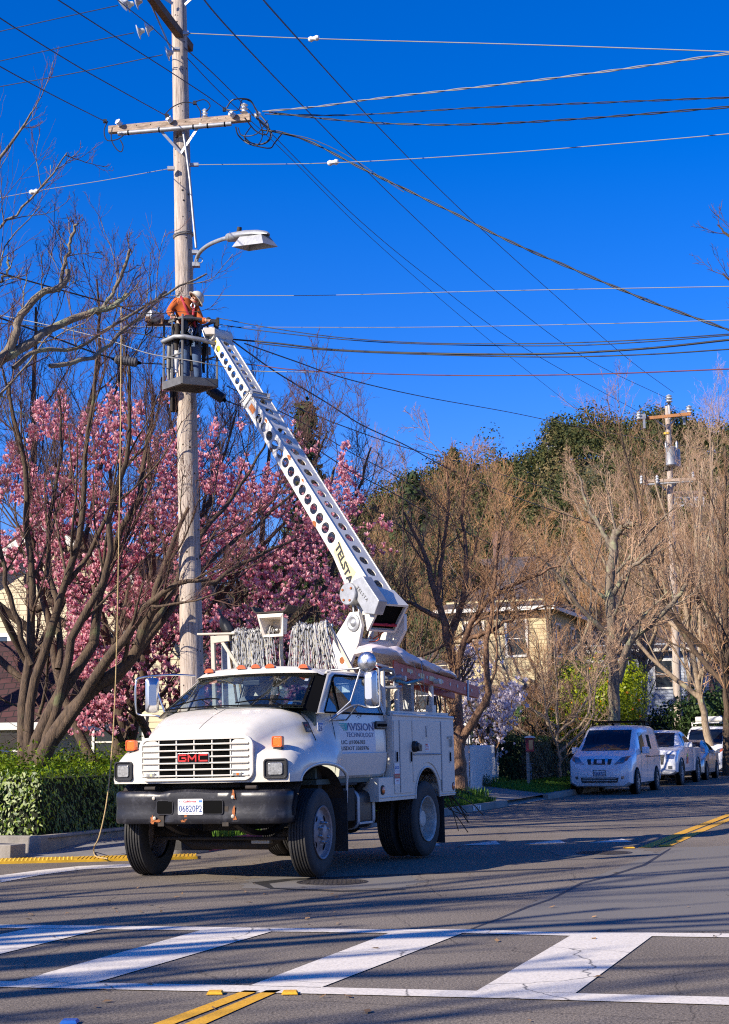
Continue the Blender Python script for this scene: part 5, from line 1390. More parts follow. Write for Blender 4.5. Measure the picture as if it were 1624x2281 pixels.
def boom_box(name, a, b, dep0, dep1, w1, w0, nside, rs, us, ntop, rt_, ut, parent):
    d = (b - a) / np.linalg.norm(b - a); n_ = np.array([d[1], -d[0]]); L = float(np.linalg.norm(b - a))
    def pt(u, depf, w_):
        dep = (dep0 + (dep1 - dep0) * u / L) * depf
        p = a + d * u + n_ * dep
        return BP(p[0], w_, p[1])
    mb = MB(); D = (dep0 + dep1) / 2; Wd = w1 - w0
    holed(mb, lambda u, v: pt(u, v, w1), 0, L, rs, rs, us[0], us[1], nside, W=D)
    holed(mb, lambda u, v: pt(u, v, w0), 0, L, rs, rs, us[0], us[1], nside, W=D)
    holed(mb, lambda u, v: pt(u, 0, w0 + (w1 - w0) * v), 0, L, rt_, rt_, ut[0], ut[1], ntop, W=Wd)
    holed(mb, lambda u, v: pt(u, 1, w0 + (w1 - w0) * v), 0, L, rt_, rt_, ut[0], ut[1], ntop, W=Wd)
    o = obj(name, mb, M['boom_white'], parent, world=True, solid=0.012)
    mb = MB()
    for w_ in (w1, w0):
        for df in (0.0, 1.0):
            P = [pt(u, df, w_) for u in (0, L)]
            mb.tube(P, 0.013, 6)
    obj('edge_flange', mb, M['boom_white'], o, world=True)
    return o, pt
boom, bpt = boom_box('boom', a0, b0, 0.31, 0.22, 0.20, -0.17, 15, 0.083, (1.38, 4.42), 18, 0.078, (0.30, 4.55), truck)
a1 = b0 + (a0 - b0) / LB * 0.9 + nn * 0.03
tipd = (tp0 - b0) / np.linalg.norm(tp0 - b0)
a1 = b0 - tipd * 0.8 + nn * 0.03; b1 = tp0 + nn * 0.0
inner, ipt = boom_box('boom_extension', a1, b1, 0.19, 0.16, 0.165, -0.14, 14, 0.058, (0.12, 2.34), 12, 0.066, (0.15, 2.28), truck)
mb = MB()
for u in np.linspace(0.05, LB - 0.1, 2): pass
for k_, (o1_, o2_) in enumerate(((0.05, 0.3), (-0.06, 0.5), (0.0, 0.7))):
    mb.tube([bpt(u, o2_, o1_) for u in (0.1, LB * 0.5, LB - 0.1)], 0.022, 6)
mb.tube([ipt(u, 0.5, 0.0) for u in (0.3, 1.2, 2.2)], 0.02, 6)
obj('hydraulic_hose', mb, M['under'], boom, world=True)
# reinforcing collar at the end of the outer section, wear pads
mb = MB()
for (u, s_) in ((LB - 0.03, 1.0), (LB - 0.16, 1.0)):
    P = [bpt(u, -0.07, 0.225), bpt(u, 1.07, 0.225), bpt(u, 1.07, -0.195), bpt(u, -0.07, -0.195)]
    mb.tube(P, 0.016, 6, closed=True)
for w_ in (0.2, -0.17):
    for df in (-0.12, 1.1): mb.box(bpt(LB - 0.08, df, w_), (0.045, 0.045, 0.06))
obj('collar', mb, M['galv'], boom, world=True)
mb = MB(); mb.prism([(4.18, .18), (4.52, .18), (4.52, .86), (4.18, .86)], lambda u, v, w_: bpt(u, v, w_), 0.204, 0.216); obj('name_plate', mb, M['galv'], boom, world=True, bevel=0.004)
mb = MB(); mb.prism([(4.27, .3), (4.43, .3), (4.43, .74), (4.27, .74)], lambda u, v, w_: bpt(u, v, w_), 0.216, 0.219); obj('plate_face', mb, M['rust'], boom, world=True)
mb = MB()
for u, v, s_ in ((3.1, 0.05, 0.05), (3.5, 0.9, 0.04), (2.6, 0.1, 0.03), (1.9, 0.95, 0.05), (3.95, 0.06, 0.04)):
    mb.add([bpt(u + s_ * math.cos(t) * (1.3 if t < 3 else 0.8), v + s_ * 2.5 * math.sin(t), 0.2145) for t in np.linspace(0, 2 * math.pi, 9, endpoint=False)], [tuple(range(9))])
obj('rust_mark', mb, M['rust'], boom, world=True)
mb = MB(); mb.add([ipt(u, v, 0.169) for u, v in ((1.92, 0.15), (2.18, 0.3), (2.1, 0.55), (1.86, 0.75), (1.84, 0.45))], [(0, 1, 2, 3, 4)]); obj('yellow_paint', mb, mat('yellow_paint', (0.75, 0.5, 0.02), 0.5), inner, world=True)
# maker's decal: yellow ground bow-tie, black stepped letters reading down the boom
mb = MB(); mb.add([bpt(u, v, 0.204) for u, v in ((1.33, 0.12), (1.28, 0.85), (1.0, 0.92), (0.70, 0.95), (0.72, 0.3), (1.0, 0.45))], [(0, 1, 2, 3, 4, 5)]); mb.v = [tuple(np.array(p) + bw_ * .011) for p in mb.v]; dec = obj('maker_decal', mb, M['decal_cream'], boom, world=True)
mb = MB()
V_, F_, w__ = text_mb('TELSTA', 0.12, bold=0.05)
mb.add([bpt(1.32 - x * (0.66 / w__), 0.22 + 0.50 * (x / w__) + (0.15 - y) / 0.31 - 0.1, 0.2185) for x, y in V_], F_)
obj('decal_letters', mb, M['decal_black'], dec, world=True)
# foot of the boom: lower skirt, gearbox with drum, tail bracket with dark window
mb = MB(); sk = [(1.05, 0.98), (0.60, 1.45), (0.10, 1.25), (-0.05, 0.9)]
mb.prism([(1.35, 1.0), (0.62, 1.36), (0.15, 1.36), (0.0, 1.0)], lambda u, v, w_: bpt(u, v, w_), 0.19, 0.2); mb.prism([(1.35, 1.0), (0.62, 1.36), (0.15, 1.36), (0.0, 1.0)], lambda u, v, w_: bpt(u, v, w_), -0.17, -0.16); obj('boom_foot', mb, M['boom_white'], boom, world=True)
mb = MB(); mb.lathe([(0, 0.0), (0, 0.155), (0.01, 0.162), (0.20, 0.162), (0.21, 0.15), (0.21, 0)], BP(0.17, 0.24, 3.66), bw_, 28, cap=False); dr = obj('winch_drum', mb, M['galv'], boom, world=True, smooth=30)
mb = MB()
for t in (0.6, 2.4, 4.2, 5.4): mb.lathe([(0, 0.02), (0.012, 0.018), (0.012, 0)], BP(0.17 + 0.11 * math.cos(t), 0.45, 3.66 + 0.11 * math.sin(t)), bw_, 10, cap=False)
obj('drum_bolt', mb, M['rust'], dr, world=True)
bp_ = [(0.12, 3.85), (-0.10, 3.90), (-0.18, 3.80), (-0.42, 3.52), (-0.32, 3.33), (-0.12, 3.36), (0.02, 3.55)]
mb = MB(); mb.prism(bp_, lambda u, v, w_: BP(u, w_, v), 0.22, 0.40); gb = obj('gearbox', mb, M['galv'], boom, world=True, bevel=0.015)
mb = MB(); V_, F_, w__ = text_mb('TELSTA', 0.045, spacing=1.3)
e1 = np.array([-0.70, -0.72]); e1 /= np.linalg.norm(e1); e2 = np.array([e1[1], -e1[0]])
o_ = np.array([0.03, 3.735])
mb.add([BP(*(lambda p: (p[0], 0.4035, p[1]))(o_ + e1 * x * (0.30 / w__) + e2 * y)) for x, y in V_], F_); obj('gearbox_letters', mb, M['under'], gb, world=True)
mb = MB(); mb.tube([BP(0.14, 0.36, 3.52), BP(0.12, 0.36, 3.30)], 0.018, 8); mb.tube([BP(0.10, 0.30, 3.5), BP(0.06, 0.30, 3.3)], 0.012, 8); obj('piston_rod', mb, M['steel'], tp1, world=True)
mb = MB()
tb = lambda u, v, w_: bpt(u, v, w_)
# open box frame round the boom's tail
q0 = [(-0.02, -0.12), (-0.02, 1.25)]
cs = [tb(-0.02, -0.15, 0.30), tb(-0.02, -0.15, -0.27), tb(-0.14, 1.30, -0.27), tb(-0.14, 1.30, 0.30)]
ci = [tb(0.30, -0.05, 0.24), tb(0.30, -0.05, -0.21), tb(0.22, 1.15, -0.21), tb(0.22, 1.15, 0.24)]
cm = [cs[i] * 0.86 + sum(cs) / 4 * 0.14 for i in range(4)]
mb.add(cs + ci, [(0, 1, 5, 4), (1, 2, 6, 5), (2, 3, 7, 6), (3, 0, 4, 7)]); mb.add(cs + cm, [(0, 1, 5, 4), (1, 2, 6, 5), (2, 3, 7, 6), (3, 0, 4, 7)])
tb_ = obj('tail_bracket', mb, M['boom_white'], boom, world=True, solid=0.015)
mb = MB(); sh_ = (ci[0] - cs[0]) * 0.12; mb.add([c + sh_ for c in cm], [(0, 1, 2, 3)]); obj('bracket_opening', mb, M['black'], tb_, world=True)
mb = MB(); pA = cm[3] * 0.8 + cm[0] * 0.2; pB = cm[2] * 0.8 + cm[1] * 0.2; mb.tube([pA, pB], 0.02, 8)
for t in (0.55, 0.85): mb.box(pA + (pB - pA) * t, (0.06, 0.05, 0.04))
obj('bracket_bar', mb, M['harness'], tb_, world=True)
mb = MB(); mb.tube(spline([BP(0.0, 0.0, 3.15), BP(-0.1, 0.1, 3.0), BP(0.05, 0.15, 2.98), BP(0.15, 0.0, 3.05), BP(0.3, -0.1, 3.1)], 20), 0.008, 5); mb.tube(spline([BP(-0.05, -0.2, 3.2), BP(0.1, 0.0, 3.03), BP(0.3, 0.1, 2.95)], 14), 0.01, 5); obj('orange_hose', mb, mat('orange_hose', (0.5, 0.08, 0.02), 0.6), truck, world=True)

# basket -------------------------------------------------------------
cN, cR, cL_ = np.array([-2.94, 24.10]), np.array([-2.40, 24.36]), np.array([-3.30, 24.52])
ex, ey = cR - cN, cL_ - cN; CZ = 7.37
def CG(u, v, z): p = cN + ex * u + ey * v; return np.array([p[0], p[1], CZ + z])
HT = 1.17
mb = MB()
for u, v in ((0, 0), (1, 0), (1, 1), (0, 1)): mb.bar(CG(u, v, 0.0), CG(u, v, HT if (u, v) != (1, 0) else 0.98), 0.036, 0.036)
basket = obj('basket', mb, M['cage_metal'], truck, world=True, bevel=0.006)
def edge_panel(mb, a, b, z0, z1, th=0.01):
    p = [CG(*a, z0), CG(*b, z0), CG(*b, z1), CG(*a, z1)]; d = (p[1] - p[0]); n_ = np.cross(d, [0, 0, 1]); n_ = n_ / np.linalg.norm(n_) * th
    mb.add([q - n_ for q in p] + [q + n_ for q in p], [(0,1,2,3),(7,6,5,4),(0,4,5,1),(1,5,6,2),(2,6,7,3),(3,7,4,0)])
mb = MB()
for a, b in (((0,0),(1,0)), ((1,0),(1,1)), ((1,1),(0,1)), ((0,1),(0,0))): edge_panel(mb, a, b, -0.005, 0.125, 0.027)
obj('toe_board', mb, M['cage_metal'], basket, world=True)
mb = MB(); mb.add([CG(0,0,0), CG(1,0,0), CG(1,1,0), CG(0,1,0), CG(0,0,.02), CG(1,0,.02), CG(1,1,.02), CG(0,1,.02)], [(3,2,1,0),(4,5,6,7)])
obj('basket_floor', mb, M['under'], basket, world=True)
for z in (0.52, 0.80, 1.12):
    mb = MB()
    for a, b in (((0,0),(1,0)), ((1,0),(1,1)), ((1,1),(0,1)), ((0,1),(0,0))):
        if z == 0.52 and a == (0, 0): continue
        mb.bar(CG(*a, z), CG(*b, z), 0.03, 0.035 if z > 0.6 else 0.02)
    obj('rail', mb, M['cage_metal'], basket, world=True)
mb = MB(); mb.tube([CG(0, 0, 1.10), CG(0.3, -0.04, 1.11), CG(0.95, 0.0, 1.09), CG(1.0, 0.1, 0.95)], 0.026, 8); obj('rail', mb, M['cage_metal'], basket, world=True, smooth=50)
for a, b, t in (((1, 1), (0, 1), 0.5), ((1, 0), (1, 1), 0.5), ((0, 1), (0, 0), 0.45)):
    mb = MB(); p = (a[0] + (b[0]-a[0])*t, a[1] + (b[1]-a[1])*t); mb.bar(CG(*p, 0), CG(*p, 1.1), 0.03, 0.03); obj('post', mb, M['cage_metal'], basket, world=True)
mb = MB(); mb.tube([CG(-0.10, 0.9, 0.80), CG(-0.16, 0.1, 0.79), CG(-0.02, -0.14, 0.77), CG(0.5, -0.15, 0.74), CG(0.98, -0.10, 0.70)], 0.036, 12)
obj('mounting_tube', mb, M['galv'], basket, world=True, smooth=60)
mb = MB(); tpp = BP(tp0[0] - 0.03, 0.02, tp0[1] - 0.12); mb.lathe([(-0.2, 0), (-0.2, 0.12), (0.2, 0.12), (0.2, 0)], tpp, bw_, 20, cap=False); mb.bar(tpp, CG(0.9, -0.1, 0.72), 0.12, 0.14); mb.bar(tpp, CG(1.0, 0.1, 0.72), 0.10, 0.12); obj('boom_head', mb, M['boom_white'], boom, world=True, smooth=35)
mb = MB(); mb.box(CG(0.72, -0.1, 0.90), (0.20, 0.12, 0.12)); cb = obj('control_box', mb, M['body_white'], basket, world=True, bevel=0.015)
mb = MB(); mb.tube(spline([CG(0.5, -0.12, 0.92), CG(0.55, -0.2, 0.76), CG(0.72, -0.2, 0.72), CG(0.95, -0.2, 0.82)], 16), 0.008, 6); obj('control_guard', mb, M['steel'], cb, world=True)
mb = MB(); mb.box(CG(1.15, 0.9, 0.72), (0.2, 0.14, 0.12)); obj('floodlight', mb, M['galv'], basket, world=True, bevel=0.02)
for (u, v, z0, z1, w_, m_) in ((0.12, 0.55, 0.25, 0.72, 0.12, 'decal_white'), (0.05, 0.8, 0.15, 0.9, 0.10, 'cage_metal'), (0.20, 0.9, 0.15, 0.75, 0.12, 'galv'), (0.75, 0.85, 0.35, 0.85, 0.13, 'under'), (0.95, 0.6, 0.30, 0.9, 0.08, 'rubber'), (0.02, 0.35, 0.6, 1.05, 0.10, 'under'), (0.35, 0.95, 0.55, 1.1, 0.16, 'black_plastic'), (0.85, 0.9, 0.8, 1.12, 0.16, 'under'), (0.1, 0.1, 0.75, 1.1, 0.12, 'black_plastic'), (0.6, 0.95, 0.05, 0.4, 0.14, 'under')):
    mb = MB(); c = CG(u, v, (z0 + z1) / 2); rr_ = []
    for k in range(7):
        t = k / 6; a = 0.8 + 0.2 * math.sin(t * 5); rr_.append([c + np.array([math.cos(q_) * w_ / 2 * a + 0.01 * math.sin(k), math.sin(q_) * w_ / 3 * a, (z1 - z0) * (0.5 - t)]) for q_ in np.linspace(0, 2 * math.pi, 10, endpoint=False)])
    mb.grid(rr_, closed_u=True); mb.add(rr_[-1], [tuple(range(10))]); mb.add(rr_[0], [tuple(range(10))])
    obj('tool_bag', mb, M[m_], basket, world=True, smooth=60)
mb = MB(); rng = np.random.default_rng(4)
for i in range(16):
    p = CG(rng.uniform(-0.05, 0.5), rng.uniform(-0.06, 0.5), 1.05 + rng.uniform(-.1, .1)); L_ = rng.uniform(0.15, 0.45)
    mb.tube(spline([p, p + [rng.normal() * .06, 0, -L_ * .4], p + [rng.normal() * .08, 0, -L_ * .8], p + [rng.normal() * .06, 0, -L_ * .5]], 9), 0.008, 5)
obj('strap', mb, M['black'], basket, world=True)
mb = MB()
for i in range(7):
    p = CG(rng.uniform(0.0, 0.3), rng.uniform(-0.08, 0.3), 1.0 + rng.uniform(-.2, .12)); a = np.linspace(0, 2 * math.pi, 10, endpoint=False)
    mb.tube([p + [0.03 * math.cos(t), 0.005, 0.045 * math.sin(t)] for t in a], 0.007, 5, closed=True)
obj('carabiner', mb, M['chrome'], basket, world=True)
mb = MB(); mb.box(CG(0.25, 0.1, 1.12), (0.14, 0.12, 0.10)); mb.box(CG(0.98, 0.02, 1.03), (0.08, 0.08, 0.22)); mb.box(CG(1.0, -0.03, 1.1), (0.05, 0.05, 0.14)); obj('rail_clamp', mb, M['under'], basket, world=True, bevel=0.01)

# ---- the worker
def skin(name, J, E, mt, parent, root, subd=2):
    names = list(J); idx = {n: i for i, n in enumerate(names)}
    base = np.array(root_mw(parent))[:3, 3]
    me = bpy.data.meshes.new(name)
    me.from_pydata([tuple(np.array(J[n][0]) - base) for n in names], [(idx[a], idx[b]) for a, b in E], [])
    me.materials.append(mt)
    o = bpy.data.objects.new(name, me); COL.objects.link(o); o.parent = parent
    o.modifiers.new('skin', 'SKIN').use_smooth_shade = True
    for i, n in enumerate(names):
        r = J[n][1]; sv = me.skin_vertices[0].data[i]
        sv.radius = (r, r) if np.isscalar(r) else r; sv.use_root = (n == root)
    s_ = o.modifiers.new('sub', 'SUBSURF'); s_.levels = subd; s_.render_levels = subd
    return o
WY = 24.42
def WP(px, py, dy=0.0): return A(px, py, WY + dy)
feet = np.array([-2.83, 24.42, CZ + 0.03])
worker = thing('person', 'worker in orange jacket, red harness and white hard hat leaning over in the raised basket', 'person', feet)
hip = WP(424, 735, 0.02); chest = WP(414, 690, -0.02); neck = WP(427, 676, -0.06); head = WP(434, 673, -0.10)
shL = WP(396, 672, -0.02); elL = WP(377, 694, -0.12); haL = WP(386, 705, -0.22)
shR = WP(436, 690, -0.05); elR = WP(448, 716, -0.12); haR = WP(464, 712, -0.24)
kL = np.array([-2.93, 24.36, CZ + 0.50]); fL = np.array([-2.92, 24.42, CZ + 0.10]); tL_ = np.array([-2.94, 24.28, CZ + 0.06])
kR = np.array([-2.74, 24.38, CZ + 0.50]); fR = np.array([-2.72, 24.46, CZ + 0.10]); tR_ = np.array([-2.70, 24.32, CZ + 0.06])
hL = hip + [-0.09, 0, -0.04]; hR = hip + [0.09, 0, -0.04]
waist = hip * 0.55 + chest * 0.45
J = {'hip': (hip, 0.13), 'waist': (waist, 0.125), 'chest': (chest, 0.14), 'neck': (neck, 0.055), 'head0': (head + [-0.005, -0.01, 0.0], 0.085), 'head1': (head + [0.035, -0.04, 0.07], 0.088),
     'shL': (shL, 0.062), 'elL': (elL, 0.045), 'wrL': (elL * 0.15 + haL * 0.85, 0.032), 'palmL': (haL, 0.036),
     'shR': (shR, 0.062), 'elR': (elR, 0.045), 'wrR': (elR * 0.15 + haR * 0.85, 0.032), 'palmR': (haR, 0.036),
     'hL': (hL, 0.10), 'kL': (kL, 0.065), 'fL': (fL, 0.045), 'hR': (hR, 0.10), 'kR': (kR, 0.065), 'fR': (fR, 0.045)}
E_ = [('hip','waist'),('waist','chest'),('chest','neck'),('neck','head0'),('head0','head1'),('chest','shL'),('shL','elL'),('elL','wrL'),('wrL','palmL'),('chest','shR'),('shR','elR'),('elR','wrR'),('wrR','palmR'),('hip','hL'),('hL','kL'),('kL','fL'),('hip','hR'),('hR','kR'),('kR','fR')]
for sd, c, dx in (('L', haL, -1), ('R', haR, 1)):
    for k in range(4):
        b = c + np.array([(k - 1.5) * 0.02, -0.03, -0.01]); m_ = b + [0, -0.03, -0.015]; t_ = m_ + [0, -0.008, -0.03 - 0.004 * (k % 3)]
        J[f'f{sd}{k}a'] = (b, 0.011); J[f'f{sd}{k}b'] = (m_, 0.010); J[f'f{sd}{k}c'] = (t_, 0.008)
        E_ += [(f'palm{sd}', f'f{sd}{k}a'), (f'f{sd}{k}a', f'f{sd}{k}b'), (f'f{sd}{k}b', f'f{sd}{k}c')]
    J[f't{sd}a'] = (c + [dx * 0.035, -0.01, 0.0], 0.012); J[f't{sd}b'] = (c + [dx * 0.045, -0.04, -0.02], 0.010); E_ += [(f'palm{sd}', f't{sd}a'), (f't{sd}a', f't{sd}b')]
skin('body', J, E_, M['skin'], worker, 'hip', 1)
J2 = {'hip': (hip + [0, 0, 0.02], 0.165), 'waist': (waist, 0.168), 'chest': (chest, (0.20, 0.165)), 'up': (WP(403, 672, 0.0), 0.165), 'neck': (neck, 0.095), 'shL': (shL, 0.095), 'elL': (elL, 0.068), 'wrL': (elL * 0.25 + haL * 0.75, 0.052),
      'shR': (shR, 0.09), 'elR': (elR, 0.066), 'wrR': (elR * 0.25 + haR * 0.75, 0.05)}
skin('jacket', J2, [('hip','waist'),('waist','chest'),('chest','up'),('up','neck'),('up','shL'),('shL','elL'),('elL','wrL'),('chest','shR'),('shR','elR'),('elR','wrR')], M['orange_cloth'], worker, 'hip')
J3 = {'hip': (hip, 0.15), 'hL': (hL, 0.115), 'kL': (kL, 0.082), 'fL': (fL + [0, 0, 0.04], 0.07), 'hR': (hR, 0.115), 'kR': (kR, 0.082), 'fR': (fR + [0, 0, 0.04], 0.07)}
skin('trousers', J3, [('hip','hL'),('hL','kL'),('kL','fL'),('hip','hR'),('hR','kR'),('kR','fR')], M['denim'], worker, 'hip')
for f_, t_ in ((fL, tL_), (fR, tR_)):
    skin('boot', {'a': (f_ + [0, 0, -0.02], 0.05), 'b': (t_ + [0, 0.03, 0], 0.048), 'c': (t_ + [0, -0.06, 0], 0.04)}, [('a','b'),('b','c')], M['bark_rough'], worker, 'a')
# gloves, face, hard hat, harness
hc = head + np.array([0.02, -0.03, 0.04])
ax_h = np.array([0.62, 0.15, 0.62]); ax_h /= np.linalg.norm(ax_h); uu, vv, dd_ = frame_of(ax_h)
mb = MB(); mb.lathe([(-0.030, 0.128), (-0.022, 0.162), (-0.012, 0.158), (0.0, 0.128), (0.05, 0.118), (0.09, 0.090), (0.118, 0.05), (0.126, 0)], hc + ax_h * 0.02, ax_h, 24, cap=False)
mb.box(hc + ax_h * 0.115, (0.02, 0.02, 0.03))
ht = obj('hard_hat', mb, M['helmet'], worker, world=True, smooth=50, solid=0.006)
mb = MB(); mb.lathe([(0, 0.123), (0.02, 0.121)], hc - ax_h * 0.005, ax_h, 20, cap=False); obj('hat_band', mb, M['black'], ht, world=True)
fc = head + np.array([0.0, -0.09, 0.02])
mb = MB(); mb.tube([fc + [0.01, 0, 0.03], fc + [0.015, -0.03, -0.005], fc + [0.012, -0.005, -0.012]], [0.008, 0.014, 0.01], 8); obj('nose', mb, M['skin'], worker, world=True, smooth=60)
for dx in (-0.022, 0.045):
    mb = MB(); mb.lathe([(-0.01, 0.008), (0, 0.012), (0.008, 0.008), (0.01, 0)], fc + [dx, -0.002, 0.025], (0, -1, 0), 10, cap=False); obj('eye', mb, M['black'], worker, world=True)
mb = MB(); mb.tube([fc + [-0.02, 0.0, -0.045], fc + [0.01, -0.014, -0.045], fc + [0.04, -0.002, -0.04]], 0.006, 6); obj('mouth', mb, M['harness'], worker, world=True)
mb = MB()
fr_ = chest + np.array([0.03, -0.17, 0.0])
mb.tube(spline([shL + [0.06, -0.06, 0.07], fr_ + [-0.04, -0.01, 0.05], fr_ + [0.03, -0.01, -0.12], waist + [0.12, -0.15, -0.1]], 14), 0.022, 6)
mb.tube(spline([shR + [-0.01, -0.06, 0.09], shR + [-0.02, -0.11, -0.03], waist + [0.10, -0.17, 0.0], hip + [0.1, -0.16, 0.0]], 14), 0.022, 6)
mb.tube(spline([waist + [-0.15, -0.10, 0.02], waist + [0, -0.175, 0.03], waist + [0.15, -0.10, 0.02]], 12), 0.024, 6)
hn = obj('harness', mb, M['harness'], worker, world=True, smooth=60)
mb = MB(); c = WP(430, 681, -0.22); mb.tube([c + [0.032 * math.cos(t), 0, 0.042 * math.sin(t)] for t in np.linspace(0, 2 * math.pi, 14, endpoint=False)], 0.008, 6, closed=True); obj('harness_ring', mb, M['chrome'], hn, world=True)
for sd, c in (('L', haL), ('R', haR)):
    skin('glove', {'a': (c + [0, 0.05, 0.02], 0.045), 'b': (c, 0.048), 'c': (c + [0, -0.04, -0.02], 0.045)}, [('a','b'),('b','c')], M['glove'], worker, 'a')

# ladder and tarp on the rack ------------------------------------------
lad = thing('ladder', 'red fibreglass extension ladder lying on the truck\'s side rack', 'ladder', M=TM)
LA, LBp = np.array([-2.62, 1.06, 2.49]), np.array([-5.85, 1.06, 2.26]); ld = (LBp - LA) / np.linalg.norm(LBp - LA); lu = np.array([-ld[2], 0, ld[0]]); lu = lu if lu[2] > 0 else -lu
Lr = np.stack([ld, np.array([0, 1, 0.0]), lu], 1)
for y in (0.0, -0.42):
    for dz, s0 in ((0, 0.0), (0.0, 0.3)):
        mb = MB(); yy = y - (0.045 if s0 else 0) * (1 if y == 0 else -1); c = (LA + LBp) / 2 + [0, yy, 0] + (ld * 0.12 if s0 else -ld * 0.0)
        mb.box(c, (np.linalg.norm(LBp - LA) - s0, 0.012, 0.165), Lr); mb.box(c + lu * 0.08 + [0, -0.015, 0], (np.linalg.norm(LBp - LA) - s0, 0.04, 0.01), Lr); mb.box(c - lu * 0.08 + [0, -0.015, 0], (np.linalg.norm(LBp - LA) - s0, 0.04, 0.01), Lr)
        rl = obj('rail', mb, M['ladder_red'], lad)
for i in range(10):
    c = LA + ld * (0.22 + i * 0.30); mb = MB(); mb.cyl(c + [0, 0.008, 0], c + [0, -0.43, 0], 0.018, k=8); mb.cyl(c + [0, 0.012, 0], c + [0, 0.003, 0], 0.026, k=12); obj('rung', mb, M['galv'], lad)
mb = MB(); mb.box(LA + [0.02, 0.012, -0.03], (0.13, 0.02, 0.26), Lr); obj('foot_plate', mb, M['ladder_red'], lad)
mb = MB(); mb.box(LA + [0.02, 0.014, -0.17], (0.12, 0.022, 0.17), Lr); mb.box(LA + ld * 2.75 + [0, 0.014, -0.02], (0.06, 0.02, 0.30), Lr); obj('bracket', mb, M['galv'], lad, bevel=0.01)
mb = MB()
for u, w_ in ((0.95, 0.14), (1.30, 0.18), (1.62, 0.16)): mb.box(LA + ld * u + [0, 0.009, 0.0], (w_, 0.003, 0.07), Lr)
mb.box(LA + ld * 0.5 + [0, 0.009, 0.02], (0.2, 0.003, 0.05), Lr); obj('label', mb, M['decal_cream'], lad)
tp_ = thing('tarp', 'pale pinkish canvas tarp bundled on top of the red ladder', 'tarp', M=TM)
rng = np.random.default_rng(14); rr_ = []
ph = rng.uniform(0, 6, 8)
for i, t in enumerate(np.linspace(0, 1, 46)):
    c = np.array([-1.95, 0.92, 2.64]) * (1 - t) + np.array([-5.05, 0.92, 2.41]) * t
    hgt = 0.14 * (1.15 - 0.75 * t) * (0.3 + 0.7 * min(1, t * 9)) * (1 + 0.22 * math.sin(t * 21 + 1) + 0.10 * math.sin(t * 47)) + 0.02
    wd = 0.24 * (1.1 - 0.4 * t) * (0.5 + 0.5 * min(1, t * 9)) * (1 + 0.10 * math.sin(t * 17))
    if t > 0.97: hgt *= 0.5; wd *= 0.7
    ring_ = []
    for q_ in np.linspace(0, 2 * math.pi, 30, endpoint=False):
        w_ = 1 + 0.10 * math.sin(3 * q_ + t * 19 + ph[0]) + 0.08 * math.sin(7 * q_ + t * 31 + ph[1]) + 0.05 * math.sin(13 * q_ - t * 70)
        z = hgt * math.sin(q_) * w_
        if z < 0: z *= 0.25
        ring_.append(c + [0.02 * math.sin(q_ * 4 + t * 30), wd * math.cos(q_) * w_, z + 0.03])
    rr_.append(ring_)
mb = MB(); mb.grid(rr_, closed_u=True); mb.add(rr_[0], [tuple(range(30))]); mb.add(rr_[-1], [tuple(range(30))]); obj('canvas', mb, M['tarp'], tp_, smooth=70, subd=1)
mb = MB()
for t in (0.18, 0.45, 0.72, 0.93):
    i = int(t * 45); c = sum(rr_[i]) / 30; mb.tube([c + (p - c) * 1.04 + [0, 0, 0.004] for p in rr_[i]], 0.006, 5, closed=True)
mb.tube(spline([rr_[20][2], rr_[20][28] + [0.1, 0.05, -0.1], LA + ld * 1.0 + [0, 0.02, -0.35], rr_[16][0]], 20), 0.005, 5)
obj('tie_rope', mb, M['galv'], tp_)

# ================================================================== near utility pole
PB, PT = np.array([-2.83, 25.3, 0.10]), np.array([-3.265, 25.3, 17.6])
def PP(z): t = (z - PB[2]) / (PT[2] - PB[2]); return PB + (PT - PB) * t
M['pole_wood'] = mat('pole_wood', (0.52, 0.44, 0.37), 0.85, col2=(0.26, 0.20, 0.16), vscale=5.0, thr=(0.42, 0.70), bump=0.8, bscale=16, stretch=(7, 7, 0.35), dirt=0.3)
M['arm_wood'] = mat('arm_wood', (0.50, 0.38, 0.29), 0.85, col2=(0.22, 0.16, 0.11), vscale=5.0, bump=0.5, bscale=16, stretch=(0.6, 5, 5))
M['arm_dark'] = mat('arm_dark', (0.20, 0.11, 0.06), 0.85, col2=(0.10, 0.06, 0.035), vscale=5.0, bump=0.5, bscale=16, stretch=(0.6, 5, 5))
pole = thing('utility_pole', 'tall weathered wooden utility pole rising behind the bucket truck', 'utility pole', PB)
mb = MB(); zz = np.linspace(0, 17.6, 40); rng = np.random.default_rng(6)
mb.tube([PP(z) for z in zz], [0.208 - 0.0052 * z + rng.normal() * 0.0015 for z in zz], 28); shaft = obj('shaft', mb, M['pole_wood'], pole, world=True, smooth=60)
mb = MB()
for i in range(70):
    z = rng.uniform(2.0, 15); a = rng.uniform(math.pi * 1.05, math.pi * 1.95); r = 0.208 - 0.0052 * z
    c = PP(z) + np.array([math.cos(a) * r, math.sin(a) * r, 0]); nrm = np.array([math.cos(a), math.sin(a), 0]); s_ = rng.uniform(0.008, 0.02)
    mb.lathe([(0.0, s_), (0.003, s_ * 0.8), (0.003, 0)], c - nrm * 0.001, nrm, 8, cap=False)
obj('knot', mb, M['under'], shaft, world=True)
mb = MB()
for i, z in enumerate(np.arange(2.6, 8.0, 0.42)):
    a = math.pi * (1.12 if i % 2 else 1.85); r = 0.2 - 0.0052 * z; c = PP(z) + np.array([math.cos(a) * r, math.sin(a) * r, 0])
    mb.tube([c, c + np.array([math.cos(a) * 0.10 if not i % 2 else -0.09, -0.05, 0.01]), c + np.array([math.cos(a) * 0.11 if not i % 2 else -0.10, -0.05, 0.035])], 0.009, 6)
